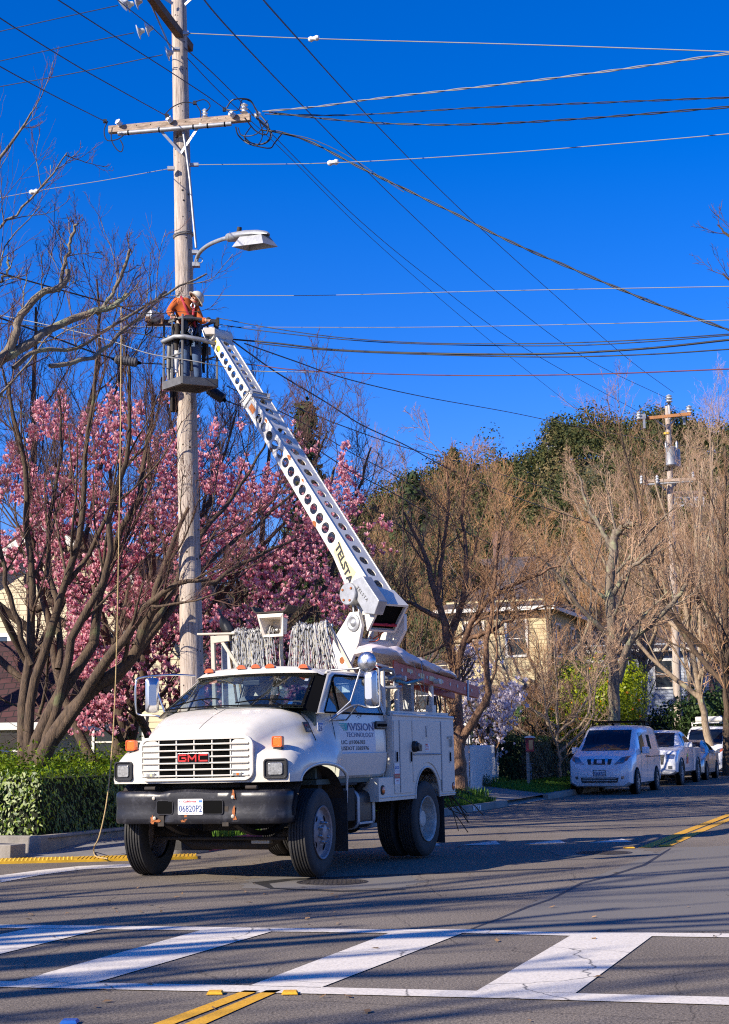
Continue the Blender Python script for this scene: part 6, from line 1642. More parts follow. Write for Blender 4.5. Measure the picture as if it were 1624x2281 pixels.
obj('climbing_step', mb, M['under'], pole, world=True)
# cross arm with conduit and braces
c1, c2 = A(243, 291, 25.28), A(558, 261, 24.82)
arm_d = (c2 - c1) / np.linalg.norm(c2 - c1); arm_d[2] = 0; 
c2 = np.array([c2[0], c2[1], (c1[2] + c2[2]) / 2]); c1 = np.array([c1[0], c1[1], c2[2]])
def ARM(t, dz=0.0, dy=0.0): return c1 + (c2 - c1) * t + np.array([0, dy, dz])
mb = MB(); mb.bar(c1, c2, 0.10, 0.125); arm = obj('crossarm', mb, M['arm_wood'], pole, world=True, bevel=0.006)
mb = MB()
for t in (0.2, 0.3, 0.55, 0.66, 0.77, 0.83): mb.lathe([(0, 0.010), (0.002, 0)], ARM(t, 0.015, -0.052), (0.18, -1, 0), 8, cap=False)
obj('bolt_hole', mb, M['black'], arm, world=True)
mb = MB(); mb.cyl(ARM(0.07, -0.105, -0.06), ARM(0.87, -0.105, -0.06), 0.04, k=14)
cdt = obj('conduit', mb, M['galv'], pole, world=True, smooth=50)
mb = MB()
for t in (0.14, 0.36, 0.60, 0.70, 0.82): mb.cyl(ARM(t, -0.105, -0.06), ARM(t + 0.008, -0.105, -0.06), 0.046, k=14)
obj('conduit_strap', mb, M['black'], cdt, world=True)
vb = A(403, 341, 25.08); mb = MB(); mb.bar(ARM(0.35, -0.05, -0.06), vb, 0.008, 0.045); mb.bar(ARM(0.655, -0.05, -0.06), vb, 0.008, 0.045); obj('brace', mb, M['galv'], pole, world=True)
mb = MB(); mb.tube([A(408, 293, 25.05), A(414, 330, 25.04), A(423, 400, 25.0), A(430, 480, 25.0), A(437, 552, 24.98)], 0.022, 8); obj('riser_conduit', mb, M['galv'], pole, world=True, smooth=60)
def insul(p, d, name='insulator', n=3, r=0.055, L_=0.12, m_='porcelain_w'):
    mb = MB(); pr = [(0, 0.018)]
    for k in range(n):
        z = L_ * (k + 0.2) / n; pr += [(z, r * 0.5), (z + L_ / n * 0.3, r), (z + L_ / n * 0.55, r * 0.55)]
    pr += [(L_, 0.02), (L_ + 0.01, 0)]
    mb.lathe(pr, p, d, 16, cap=False); return obj(name, mb, M[m_], pole, world=True, smooth=50)
insul(ARM(0.09, 0.05, -0.05), (-0.5, -0.6, 0.4)); insul(ARM(0.45, 0.03, -0.05), (-0.5, -0.6, 0.4)); insul(ARM(0.89, 0.03, -0.05), (-0.6, -0.6, 0.35)); insul(ARM(0.68, 0.07, 0.0), (0, 0, 1), L_=0.16); insul(ARM(0.955, 0.07, 0.0), (0, 0, 1), L_=0.20, r=0.07); insul(ARM(1.03, 0.0, -0.04), (0.8, -0.4, 0.2)); 
# small bracket, ground-wire loops at the arm's right end
mb = MB(); rng = np.random.default_rng(44); Ec = A(575, 270, 24.75)
loops = [[(570, 262), (600, 290), (598, 312), (575, 322), (545, 312)], [(560, 255), (590, 275), (606, 300), (590, 320), (560, 318), (540, 300)], [(505, 240), (520, 222), (555, 222), (570, 245), (574, 256)], [(500, 243), (530, 245), (540, 222), (560, 228), (575, 250)], [(525, 282), (530, 300), (545, 315), (560, 322), (600, 330), (612, 318), (630, 295)], [(575, 262), (585, 300), (570, 325), (545, 308), (560, 280)], [(545, 262), (568, 290), (592, 300), (598, 280), (582, 258)], [(530, 284), (540, 302), (572, 298), (596, 268)]]
for i, lp in enumerate(loops): mb.tube(spline([A(x, y, 24.75 - 0.03 * i + 0.05 * math.sin(k * 2 + i)) for k, (x, y) in enumerate(lp)], 26), 0.0095 if i % 2 else 0.012, 5)
obj('wire_loops', mb, M['wire_black'], pole, world=True)
mb = MB()
for lp in ([(240, 270), (232, 290), (238, 312), (262, 310), (280, 297)], [(250, 284), (248, 310), (258, 330), (270, 338), (274, 325), (268, 312)], [(367, 255), (385, 238), (410, 228), (434, 230)], [(437, 232), (447, 250), (446, 270), (455, 283)], [(430, 228), (455, 222), (468, 235), (460, 248)]):
    mb.tube(spline([A(x, y, 24.95) for x, y in lp], 20), 0.010, 5)
for x, y in ((234, 270), (434, 229), (500, 244), (372, 258)): mb.box(A(x, y, 24.95), (0.06, 0.05, 0.06))
obj('jumper_wire', mb, M['wire_black'], pole, world=True)
# upper arm, suspension bells
u1, u2 = A(300, -55, 23.6), A(424, 108, 25.6)
mb = MB(); mb.bar(u1, u2, 0.12, 0.15); obj('crossarm', mb, M['arm_dark'], pole, world=True, bevel=0.006)
mb = MB(); mb.bar(A(336, 8, 24.4), A(380, 108, 25.0), 0.008, 0.045); mb.bar(A(360, -8, 25.0), A(385, 8, 25.1), 0.01, 0.05); mb.bar(A(412, 10, 25.1), A(430, -6, 25.0), 0.01, 0.05); mb.box(A(393, 110, 25.05), (0.12, 0.06, 0.06)); mb.box(A(414, 74, 25.1), (0.1, 0.06, 0.06)); mb.box(A(432, 367, 25.1), (0.16, 0.06, 0.05)); mb.box(A(381, 375, 25.1), (0.12, 0.06, 0.06)); obj('bracket', mb, M['galv'], pole, world=True)
def bells(x0, y0, x1, y1, n, Y):
    a, b = A(x0, y0, Y), A(x1, y1, Y); d = (b - a) / np.linalg.norm(b - a); L_ = np.linalg.norm(b - a)
    for k in range(n):
        p = a + d * L_ * (k + 0.3) / n; mb = MB(); mb.lathe([(0, 0.015), (0.005, 0.08), (0.012, 0.125), (0.025, 0.125), (0.04, 0.07), (0.08, 0.045), (0.12, 0.04), (0.14, 0)], p, d, 20, cap=False)
        obj('disc_insulator', mb, M['porcelain'], pole, world=True, smooth=40)
bells(276, 14, 314, 2, 2, 24.3); bells(300, 74, 338, 62, 2, 24.6); bells(364, 122, 384, 116, 1, 24.9); bells(268, 14, 278, 6, 1, 24.2)
# cable guard on the pole's left, lashing band
mb = MB(); mb.box(A(388, 890, 25.25), (0.13, 0.14, 0.42)); mb.box(A(383, 890, 25.15), (0.035, 0.05, 0.42)); obj('cable_guard', mb, M['under'], pole, world=True, bevel=0.01)
mb = MB()
for dz in (0, 0.03): 
    c = PP(10.28 + dz); mb.tube([c + [0.172 * math.cos(t), 0.172 * math.sin(t), 0.03 * math.cos(t)] for t in np.linspace(0, 2 * math.pi, 24, endpoint=False)], 0.010, 5, closed=True)
obj('lashing_wire', mb, M['wire_grey'], pole, world=True)

# street lamp
lampb = A(438, 578, 25.05)
lamp = thing('street_lamp', 'silver street lamp on a curved arm halfway up the near wooden pole', 'street lamp', lampb)
mb = MB(); mb.tube(spline([A(438, 592, 25.1), A(438, 578, 25.02), A(447, 560, 24.85), A(468, 544, 24.5), A(495, 533, 24.05), A(512, 529, 23.85)], 26), 0.035, 12); arm_ = obj('lamp_arm', mb, M['galv'], lamp, world=True, smooth=60)
mb = MB(); mb.box(A(437, 590, 25.08), (0.13, 0.12, 0.07)); mb.box(A(436, 562, 25.06), (0.12, 0.1, 0.06)); mb.tube([A(445, 580, 24.98) + [0.05 * math.cos(t), 0, 0.05 * math.sin(t)] for t in np.linspace(0, 2 * math.pi, 12, endpoint=False)], 0.008, 5, closed=True); obj('mount', mb, M['galv'], arm_, world=True)
la, lb_ = A(507, 530, 23.9), A(598, 522, 23.1); ldv = (lb_ - la); LL = np.linalg.norm(ldv); ldv /= LL; sdv = np.cross([0, 0, 1.0], ldv); sdv /= np.linalg.norm(sdv); udv = np.cross(ldv, sdv)
mb = MB(); prof = [(0.0, 0.05, -0.05, 0.06), (0.04, 0.085, -0.07, 0.075), (0.28, 0.13, -0.07, 0.085), (0.5, 0.14, -0.05, 0.095), (0.75, 0.13, -0.02, 0.085), (0.93, 0.09, 0.0, 0.06), (1.0, 0.03, 0.01, 0.03)]
rr_ = []
for t, w_, z0, z1 in prof:
    c = la + ldv * t * LL
    rr_.append([c + sdv * (w_ * math.cos(a)) + udv * ((z1 if math.sin(a) > 0 else -z0) * math.sin(a)) for a in np.linspace(0, 2 * math.pi, 18, endpoint=False)])
mb.grid(rr_, closed_u=True); mb.add(rr_[0], [tuple(range(18))]); mb.add(rr_[-1], [tuple(range(18))])
hd = obj('lamp_housing', mb, M['galv'], lamp, world=True, smooth=45)
mb = MB(); mb.cyl(la + ldv * 0.27 * LL + udv * 0.08, la + ldv * 0.27 * LL + udv * 0.16, 0.042, 0.038, k=16); obj('photocell', mb, M['under'], hd, world=True, smooth=40)
mb = MB(); a4 = [la + ldv * LL * t + sdv * w_ + udv * z for t, w_, z in ((0.45, -0.11, -0.02), (0.92, -0.08, 0.0), (0.92, 0.08, 0.0), (0.45, 0.11, -0.02))]; b4 = [la + ldv * LL * t + sdv * w_ + udv * z for t, w_, z in ((0.36, -0.17, -0.20), (1.08, -0.15, -0.17), (1.08, 0.15, -0.17), (0.36, 0.17, -0.20))]
mb.add(a4 + b4, [(0,1,5,4),(1,2,6,5),(2,3,7,6),(3,0,4,7)]); obj('glare_shield', mb, M['galv'], lamp, world=True, solid=0.006)
mb = MB(); mb.add([p - udv * 0.02 for p in a4], [(0, 1, 2, 3)]); obj('lens', mb, M['decal_cream'], hd, world=True)

# ================================================================== far utility pole
FY = 68.0
fb, ftp = A(1512, 1636, FY), A(1487, 905, FY); fb[2] = 0.3
fp = thing('utility_pole', 'distant wooden utility pole with transformer, beyond the parked white pickup', 'utility pole', fb)
FP = lambda px, py, dy=0.0: A(px, py, FY + dy)
mb = MB(); mb.tube([fb + (ftp - fb) * t for t in np.linspace(0, 1, 14)], np.linspace(0.20, 0.12, 14), 14); obj('shaft', mb, M['pole_wood'], fp, world=True, smooth=60)
mb = MB(); mb.bar(FP(1419, 934, -0.2), FP(1539, 922, -0.9), 0.12, 0.14); obj('crossarm', mb, mat('arm_orange', (0.40, 0.17, 0.06), 0.85, var=0.4, vscale=3), fp, world=True)
mb = MB(); mb.bar(FP(1425, 1073, -0.2), FP(1550, 1067, -0.9), 0.12, 0.13); obj('crossarm', mb, M['arm_wood'], fp, world=True)
mb = MB(); mb.cyl(FP(1434, 1080, -0.25), FP(1543, 1072, -0.85), 0.045, k=8); mb.bar(FP(1452, 930, -.3), FP(1485, 952, -.2), 0.05, 0.05); mb.bar(FP(1513, 925, -.8), FP(1494, 945, -.2), 0.05, 0.05); mb.bar(FP(1461, 1075, -.3), FP(1484, 1092, -.2), 0.05, 0.05); mb.bar(FP(1514, 1072, -.7), FP(1494, 1088, -.2), 0.05, 0.05)
mb.cyl(FP(1492, 933, -.3), FP(1490, 897, -.3), 0.06, k=8)
for x, y in ((1433, 928), (1522, 920)): mb.box(FP(x, y, -.5), (0.22, 0.1, 0.22)); mb.box(FP(x + 2, y + 16, -.5), (0.10, 0.08, 0.42))
obj('hardware', mb, M['galv'], fp, world=True)
for x, y, r in ((1423, 926, 0.13), (1535, 912, 0.16), (1490, 888, 0.17), (1429, 1069, 0.09), (1464, 1068, 0.09), (1544, 1060, 0.09)):
    mb = MB(); p = FP(x, y, -0.5); mb.lathe([(-0.2, r * 0.4), (-0.15, r), (-0.08, r * 0.5), (0.0, r), (0.06, r * 0.5), (0.12, r * 0.9), (0.2, 0.02), (0.2, 0)], p, (0, 0, 1), 12, cap=False); obj('insulator', mb, M['porcelain'], fp, world=True, smooth=40)
mb = MB(); tc_ = FP(1493, 1020, -0.05); mb.lathe([(-0.42, 0), (-0.42, 0.20), (-0.38, 0.24), (0.36, 0.24), (0.40, 0.26), (0.44, 0.2), (0.46, 0)], tc_ + [-0.02, -0.28, 0], (0, 0, 1), 20, cap=False); mb.lathe([(-0.40, 0), (-0.40, 0.22), (0.38, 0.22), (0.42, 0.18), (0.42, 0)], tc_ + [0.26, 0.1, 0], (0, 0, 1), 20, cap=False)
for dx in (-0.2, 0.28): mb.lathe([(0.4, 0.05), (0.5, 0.07), (0.55, 0.05), (0.62, 0.07), (0.67, 0.05), (0.75, 0.02), (0.75, 0)], tc_ + [dx, -0.2, 0], (0, 0, 1), 10, cap=False)
obj('transformer', mb, M['galv'], fp, world=True, smooth=40)
mb = MB(); p = FP(1486, 964); q = FP(1486, 968); mb.tube([p, q], 0.16, 14); obj('yellow_band', mb, mat('band_yellow', (0.65, 0.38, 0.02), 0.5), fp, world=True)
mb = MB(); 
for y in (1010, 1040): mb.tube([FP(1488, y), FP(1488.3, y + 8)], 0.18, 14)
obj('strap', mb, M['under'], fp, world=True)

# ================================================================== cables
def wire(label, pts, r=0.008, m_='wire_black', twist=0, name='power_line', group=None, n=60):
    """pts: (px, py, distance) knots of one cable hung in the air"""
    P = spline([A(*p) for p in pts], n if len(pts) > 2 else 2)
    base = P[0]; mb = MB(); r *= .85
    def ext(Z, far):
        if pts[-1][0] > 1650: Z = np.vstack([Z, Z[-1] + (Z[-1] - Z[-2]) / np.linalg.norm(Z[-1] - Z[-2]) * far])
        if pts[0][0] < 0 or pts[0][1] < 0: Z = np.vstack([Z[0] + (Z[0] - Z[1]) / np.linalg.norm(Z[0] - Z[1]) * far * .6, Z])
        return Z
    P = ext(P, 22)
    if twist:
        Q = ext(spline([A(*p) for p in pts], 260), 22); L_ = np.concatenate([[0], np.cumsum(np.linalg.norm(np.diff(Q, axis=0), axis=1))])
        for k in range(twist):
            off = np.stack([0 * L_, np.cos(L_ * 5.5 + 2 * math.pi * k / twist), np.sin(L_ * 5.5 + 2 * math.pi * k / twist)], 1) * r * 1.0
            mb.tube(Q + off, r * (0.9 if k else 0.75), 5)
    else: mb.tube(P, r, 6)
    mats = M[m_]
    o = obj(name, mb, mats, loc=base, smooth=80)
    return tag(o, label, 'cable', group)
GL, GR, GF, GC = 'lines leaving the pole to the left', 'cables leaving the pole to the right', 'lines running to the far pole', 'communication cables at basket height'
wire('primary line at the top left, ending on the highest pair of disc insulators', [(-60, 84, 27.5), (0, 70, 27), (120, 43, 26), (262, 12, 24.4)], 0.009, group=GL)
wire('primary line at the top left, ending on the middle pair of disc insulators', [(-60, 150, 28), (0, 136, 27.5), (150, 103, 26), (298, 73, 24.7)], 0.009, group=GL)
wire('primary line at the top left, ending on the single disc insulator beside the pole', [(-60, 206, 28), (0, 193, 27.5), (170, 162, 26.3), (362, 122, 25)], 0.009, group=GL)
wire('line descending from the top left edge to the crossarm\'s left end', [(-60, 112, 17), (0, 148, 18), (120, 213, 21), (235, 271, 25.0)], 0.009, group=GL)
wire('line descending from the top left edge to the middle of the crossarm', [(-60, -10, 15), (0, 40, 16), (170, 146, 19.5), (280, 208, 22.2), (378, 262, 24.9)], 0.009, group=GL)
wire('line descending across the pole to the crossarm\'s right half', [(60, -45, 15), (130, 0, 16), (290, 103, 19.5), (387, 165, 22), (460, 213, 23.6), (512, 250, 24.8)], 0.009, group=GL)
wire('line crossing the pole just below the disc insulators', [(250, -10, 20), (277, 12, 21), (340, 62, 23), (392, 112, 25)], 0.009, group=GL)
wire('thin grey guy wire leaving the pole to the left below the crossarm', [(-60, 452, 28), (90, 424, 27), (230, 402, 26), (381, 375, 25.1)], 0.007, 'wire_grey', group=GL)
wire('top grey guy wire running right with a white strain insulator', [(416, 74, 25.1), (700, 86, 24), (1160, 99, 22), (1624, 115, 20), (1700, 118, 19.7)], 0.010, 'wire_grey', group=GR)
wire('uppermost twisted service cable rising to the right edge', [(585, 248, 24.7), (700, 238, 24), (860, 217, 23), (1160, 183, 21), (1400, 152, 19.6), (1624, 119, 18), (1700, 108, 17.5)], 0.012, 'wire_grey', 2, group=GR)
wire('middle twisted service cable running to the right edge', [(590, 254, 24.7), (780, 256, 23.8), (1060, 240, 22), (1350, 228, 20), (1624, 217, 18), (1700, 213, 17.5)], 0.010, 'wire_black', 2, group=GR)
wire('lowest twisted service cable curving to the right edge', [(600, 250, 24.7), (700, 262, 24), (860, 275, 23), (1050, 277, 22), (1300, 264, 20), (1624, 238, 18), (1700, 231, 17.5)], 0.012, 'wire_black', 2, group=GR)
wire('grey guy wire below the crossarm with a strain insulator near the lamp', [(436, 367, 25.1), (735, 363, 24), (1100, 342, 22), (1400, 318, 20.2), (1624, 298, 19), (1700, 290, 18.6)], 0.008, 'wire_grey', group=GR)
wire('thick black service drop curving down to the right edge', [(585, 290, 24.7), (630, 296, 24.6), (700, 320, 24.5), (800, 372, 24), (900, 420, 23.5), (1010, 474, 23), (1130, 535, 22.4), (1260, 592, 21.6), (1440, 668, 20.6), (1624, 735, 19.6), (1700, 765, 19)], 0.016, 'wire_black', 2, group=GR)
wire('thin black wire drooping beside the thick service drop', [(630, 296, 24.6), (700, 312, 24.3), (780, 350, 24), (850, 396, 23.7), (900, 428, 23.5)], 0.008, group=GR)
wire('rightmost power line entering at the top and reaching the far pole', [(560, -35, 13), (640, 60, 17), (850, 290, 30), (1040, 480, 42), (1250, 670, 54), (1400, 800, 62), (1500, 874, 67.5)], 0.012, group=GF)
wire('second power line entering at the top left of the far pole run', [(420, -45, 14), (520, 75, 18), (700, 262, 28), (900, 462, 40), (1100, 645, 52), (1300, 795, 60), (1488, 888, 67.5)], 0.012, group=GF)
wire('upper one of two lines passing just right of the pole toward the hill', [(410, 105, 25), (500, 188, 29), (612, 305, 36), (800, 490, 46), (960, 622, 54), (1160, 770, 61), (1420, 916, 67.2)], 0.012, group=GF)
wire('lower one of two lines passing just right of the pole toward the hill', [(418, 130, 25), (500, 215, 29), (640, 345, 37), (800, 505, 46), (960, 648, 54), (1120, 782, 62), (1300, 925, 72), (1400, 1005, 80)], 0.010, group=GF)
wire('thin grey wire at hard hat height crossing the whole picture', [(380, 658, 25.1), (700, 658, 24), (1100, 648, 22), (1624, 638, 19.5), (1700, 637, 19)], 0.007, 'wire_grey', group=GC)
wire('thin grey wire at the basket rail height running right', [(240, 727, 25.5), (440, 728, 25.1), (900, 729, 23), (1300, 722, 20.5), (1624, 713, 19), (1700, 711, 18.6)], 0.006, 'wire_grey', group=GC)
wire('upper thin black cable leaving the basket rail to the right', [(484, 708, 24.9), (600, 730, 24.3), (760, 752, 23.3), (950, 764, 22.2), (1200, 765, 21), (1430, 757, 20), (1624, 744, 19), (1700, 738, 18.6)], 0.009, group=GC)
wire('lower thin black cable leaving the boom head to the right', [(484, 722, 24.9), (600, 739, 24.3), (800, 759, 23.1), (1000, 768, 22), (1250, 770, 20.8), (1430, 762, 20), (1624, 747, 19), (1700, 741, 18.6)], 0.009, group=GC)
wire('thickest black cable bundle crossing to the right edge', [(520, 756, 25), (610, 764, 24.5), (760, 780, 23.4), (1000, 788, 22), (1220, 788, 21), (1430, 777, 20), (1624, 757, 19), (1700, 749, 18.6)], 0.018, group=GC)
wire('black cable just beneath the thickest bundle', [(575, 765, 24.7), (700, 778, 23.8), (900, 788, 22.5), (1200, 795, 21.1), (1430, 790, 20), (1624, 778, 19), (1700, 773, 18.6)], 0.011, group=GC)
wire('dark red cable, lowest of those crossing to the right edge', [(400, 792, 25.1), (560, 812, 24.6), (700, 827, 23.8), (1000, 836, 22), (1300, 834, 20.6), (1624, 822, 19), (1700, 818, 18.6)], 0.010, 'wire_red', group=GC)
wire('pale support strand sagging in front of the basket', [(-60, 690, 26), (120, 727, 25.2), (240, 757, 24.6), (330, 787, 24.2), (430, 804, 23.9), (470, 812, 23.9), (560, 826, 24.2), (700, 829, 23.8)], 0.010, 'wire_grey', group=GC)
wire('black cable sloping down from the boom head past the magnolia toward the street', [(508, 752, 25), (560, 790, 25.8), (620, 832, 27), (723, 894, 29), (807, 947, 31.5), (904, 992, 35), (1002, 1045, 39), (1150, 1108, 46), (1300, 1160, 54), (1500, 1230, 68)], 0.015, name='communication_cable', group=GC)
wire('long black cable sagging from the boom head to the far pole', [(545, 765, 25), (650, 802, 27), (780, 846, 31), (950, 885, 38), (1144, 920, 47), (1320, 957, 56), (1488, 987, 67.8), (1624, 1012, 74), (1720, 1030, 80)], 0.013, name='communication_cable', group=GC)
wire('black cable passing behind the boom\'s middle and on over the brown trees', [(440, 862, 25), (505, 893, 25.6), (600, 930, 27), (683, 985, 29), (780, 1048, 31), (870, 1095, 34), (962, 1147, 38), (1100, 1215, 46)], 0.013, name='communication_cable', group=GC)
wire('thin cable above the boom joint running down to the brown trees', [(505, 860, 25.2), (600, 905, 26.5), (683, 947, 28), (780, 1007, 31), (860, 1048, 34), (936, 1095, 38), (1050, 1180, 46)], 0.011, name='communication_cable', group=GC)
wire('thin dark cable drooping past the yellow house toward the far pole', [(650, 905, 28), (780, 955, 31), (900, 996, 36), (1040, 1034, 43), (1200, 1082, 51), (1352, 1127, 60), (1490, 1158, 67.8), (1624, 1178, 74), (1720, 1190, 80)], 0.012, name='communication_cable', group=GC)
wire('thick black cable from the left edge down to the cable lasher', [(-60, 592, 23.5), (0, 608, 23.7), (150, 650, 24.1), (250, 678, 24.4), (332, 706, 24.6)], 0.015, name='communication_cable', group=GL)
wire('thick black cable from the left edge down to the grey splice case', [(-60, 688, 23.6), (0, 708, 23.8), (110, 748, 24.2), (200, 782, 24.5), (258, 801, 24.7)], 0.017, name='communication_cable', group=GL)
wire('black cable from the grey splice case to the basket', [(303, 808, 24.8), (340, 810, 24.9), (380, 812, 25.1)], 0.012, name='communication_cable', group=GL, n=12)
wire('black cable with small fittings reaching the basket\'s left rail', [(-60, 715, 25.5), (100, 728, 25.3), (235, 734, 25), (300, 742, 24.9), (352, 751, 24.8), (380, 752, 24.9)], 0.011, name='communication_cable', group=GL)
def strain(px, py, Y, lb):
    c = A(px, py, Y); mb = MB(); mb.lathe([(-0.09, 0), (-0.09, 0.035), (-0.05, 0.05), (-0.015, 0.035), (0.015, 0.035), (0.05, 0.05), (0.09, 0.035), (0.09, 0)], c, (1, -0.4, 0), 12, cap=False); tag(obj('strain_insulator', mb, M['porcelain_w'], loc=None, smooth=40), lb, 'insulator')
strain(699, 86, 24, 'white strain insulator on the topmost guy wire'); strain(742, 362, 24, 'grey strain insulator on the guy wire above the street lamp'); strain(76, 427, 27, 'white strain insulator on the guy wire in the bare branches at the left edge')
# splice cases and lasher
def splice(x0, y0, x1, y1, Y, r, lb, mt):
    a, b = A(x0, y0, Y), A(x1, y1, Y); d = b - a; L_ = np.linalg.norm(d); t = thing('splice_case', lb, 'splice case', (a + b) / 2)
    mb = MB(); mb.lathe([(0, 0), (0, r * 0.6), (L_ * 0.06, r), (L_ * 0.94, r), (L_, r * 0.6), (L_, 0)], a, d, 14, cap=False); obj('shell', mb, mt, t, world=True, smooth=35)
    mb = MB()
    for k in range(8):
        q = a + d * (0.1 + 0.115 * k); mb.lathe([(-0.006, r), (-0.006, r * 1.09), (0.006, r * 1.09), (0.006, r)], q, d, 14, cap=False)
    obj('rib', mb, mt, t, world=True)
    mb = MB(); mb.cyl(a - d * 0.15, a, r * 0.25, r * 0.5, 8); mb.cyl(b + d * 0.15, b, r * 0.25, r * 0.5, 8); mb.tube([(a + b) / 2 + [0, 0, r], (a + b) / 2 + [0, 0, r * 2.2]], 0.01, 5); obj('end_fitting', mb, M['black'], t, world=True)
M['case_grey'] = mat('case_grey', (0.10, 0.10, 0.11), 0.6, var=0.3, vscale=20)
M['case_black'] = mat('case_black', (0.015, 0.018, 0.03), 0.4)
splice(256, 800, 307, 808, 24.7, 0.075, 'grey ribbed splice case hanging on the cable left of the basket', M['case_grey'])
splice(464, 866, 498, 890, 25.1, 0.085, 'black splice case hanging just right of the pole under the basket', M['case_black'])
lc = thing('cable_lasher', 'dirty metal cable lasher hanging on the line at the basket\'s left', 'cable lasher', A(343, 708, 24.4))
a, b = A(330, 703, 24.3), A(362, 712, 24.45); d = b - a
mb = MB(); mb.lathe([(0, 0), (0, 0.085), (0.01, 0.105), (0.10, 0.11), (0.24, 0.10), (0.27, 0.06), (0.27, 0)], a, d, 20, cap=False); obj('drum', mb, M['galv'], lc, world=True, smooth=35)
mb = MB(); mb.box((a + b) / 2 + [0.0, 0, -0.08], (0.26, 0.12, 0.10)); mb.box(a + [0.0, 0, -0.07], (0.08, 0.14, 0.08)); mb.tube([a + [0.05, 0, 0.1], a + [0.08, 0, 0.17], a + [0.14, 0, 0.12]], 0.014, 6); mb.tube(spline([b, b + [0.08, -0.02, -0.03], b + [0.16, 0, 0.0], b + [0.22, 0.05, -0.04]], 10), 0.02, 6); obj('frame', mb, M['bark_rough'], lc, world=True, bevel=0.01)
mb = MB(); mb.tube(spline([a + [0.08, 0, -0.12], a + [0.06, 0, -0.25], a + [-0.04, 0, -0.32], a + [-0.02, 0, -0.15]], 14), 0.01, 5); obj('tail_rope', mb, M['black'], lc, world=True)
# rope hanging from the line to the ground
P = spline([A(270, 684, 24.45), A(270, 757, 24.2), A(268, 1000, 23.8), A(264, 1250, 23.6), A(260, 1440, 23.4), A(254, 1600, 23.2), A(247, 1700, 23.0), A(237, 1790, 22.5), A(222, 1860, 21.9), A(209, 1888, 21.6)], 60)
g_ = G(214, 1908, 0.045); g2 = G(240, 1913, 0.045)
P = np.vstack([P, spline([P[-1], G(209, 1897, 0.05), g_, g2], 8)[1:]])
mb = MB(); mb.tube(P, 0.010, 6); tag(obj('rope', mb, M['rope'], loc=P[0], smooth=80), 'tan rope hanging down in front of the magnolia to the yellow strip', 'rope')
# ================================================================== trees
def _norm(a): return a / (np.linalg.norm(a, axis=-1, keepdims=True) + 1e-9)
def tubes_np(P, R, k):
    """P (m, n, 3), R (m, n) -> verts, quads of m tubes with k sides"""
    m, n, _ = P.shape
    T = _norm(np.gradient(P, axis=1))
    ref = np.where(abs(T[:, :1, 2:3]) < 0.9, np.array([0, 0, 1.0]), np.array([1.0, 0, 0]))
    U = _norm(np.cross(np.broadcast_to(ref, T.shape), T)); V = np.cross(T, U)
    a = np.arange(k) * 2 * math.pi / k
    ring = U[:, :, None, :] * np.cos(a)[None, None, :, None] + V[:, :, None, :] * np.sin(a)[None, None, :, None]
    X = P[:, :, None, :] + ring * R[:, :, None, None]
    idx = np.arange(m * n * k).reshape(m, n, k)
    j2 = np.roll(np.arange(k), -1)
    F = np.stack([idx[:, :-1], idx[:, :-1][:, :, j2], idx[:, 1:][:, :, j2], idx[:, 1:]], -1).reshape(-1, 4)
    return X.reshape(-1, 3), F
def join(parts):
    V = []; F = []; b = 0
    for v, f in parts: V.append(v); F.append(f + b); b += len(v)
    return np.concatenate(V), np.concatenate(F)
def resample(pts, n):
    return spline(pts, n)
def grow(rng, P, R, c, t0, ang, lr, n, wig, up, rr, rmin, spread=0.35, t1=1.0, out=None, absl=None):
    """children of polylines P: c per parent, starting at fractions t0..t1"""
    m, k, _ = P.shape
    par = np.repeat(np.arange(m), c)
    t = np.tile(np.linspace(t0, t1, c, endpoint=False), m) + rng.uniform(0, (t1 - t0) / c, m * c)
    t = np.clip(t, 0, 0.999); f = t * (k - 1); i = f.astype(int); fr = (f - i)[:, None]
    p0 = P[par, i] * (1 - fr) + P[par, i + 1] * fr
    T = _norm(P[par, i + 1] - P[par, i])
    r0 = (R[par, i] * (1 - fr[:, 0]) + R[par, i + 1] * fr[:, 0])
    L = np.linalg.norm(np.diff(P, axis=1), axis=2).sum(1)[par]
    ln = L * lr * (1.15 - 0.6 * t) * rng.uniform(1 - spread, 1 + spread, m * c)
    if absl is not None: ln = absl * rng.uniform(1 - spread, 1 + spread, m * c)
    ra = _norm(rng.normal(size=T.shape)); side = _norm(np.cross(T, ra))
    a = ang * rng.uniform(0.6, 1.35, (m * c, 1))
    d = _norm(T * np.cos(a) + side * np.sin(a))
    if out is not None: d = _norm(d + out * _norm((p0 - out_c[None]) * np.array([1, 1, 0.2])))
    Q = [p0]; step = (ln / (n - 1))[:, None]
    for _ in range(n - 1):
        d = _norm(d + rng.normal(size=d.shape) * wig + np.array([0, 0, up]))
        Q.append(Q[-1] + d * step)
    Q = np.stack(Q, 1)
    rs = np.maximum(r0 * rr, rmin)
    RR_ = rs[:, None] * np.linspace(1, 0.35, n)[None, :]
    RR_ = np.maximum(RR_, rmin * 0.55)
    return Q, RR_
out_c = np.zeros(3)
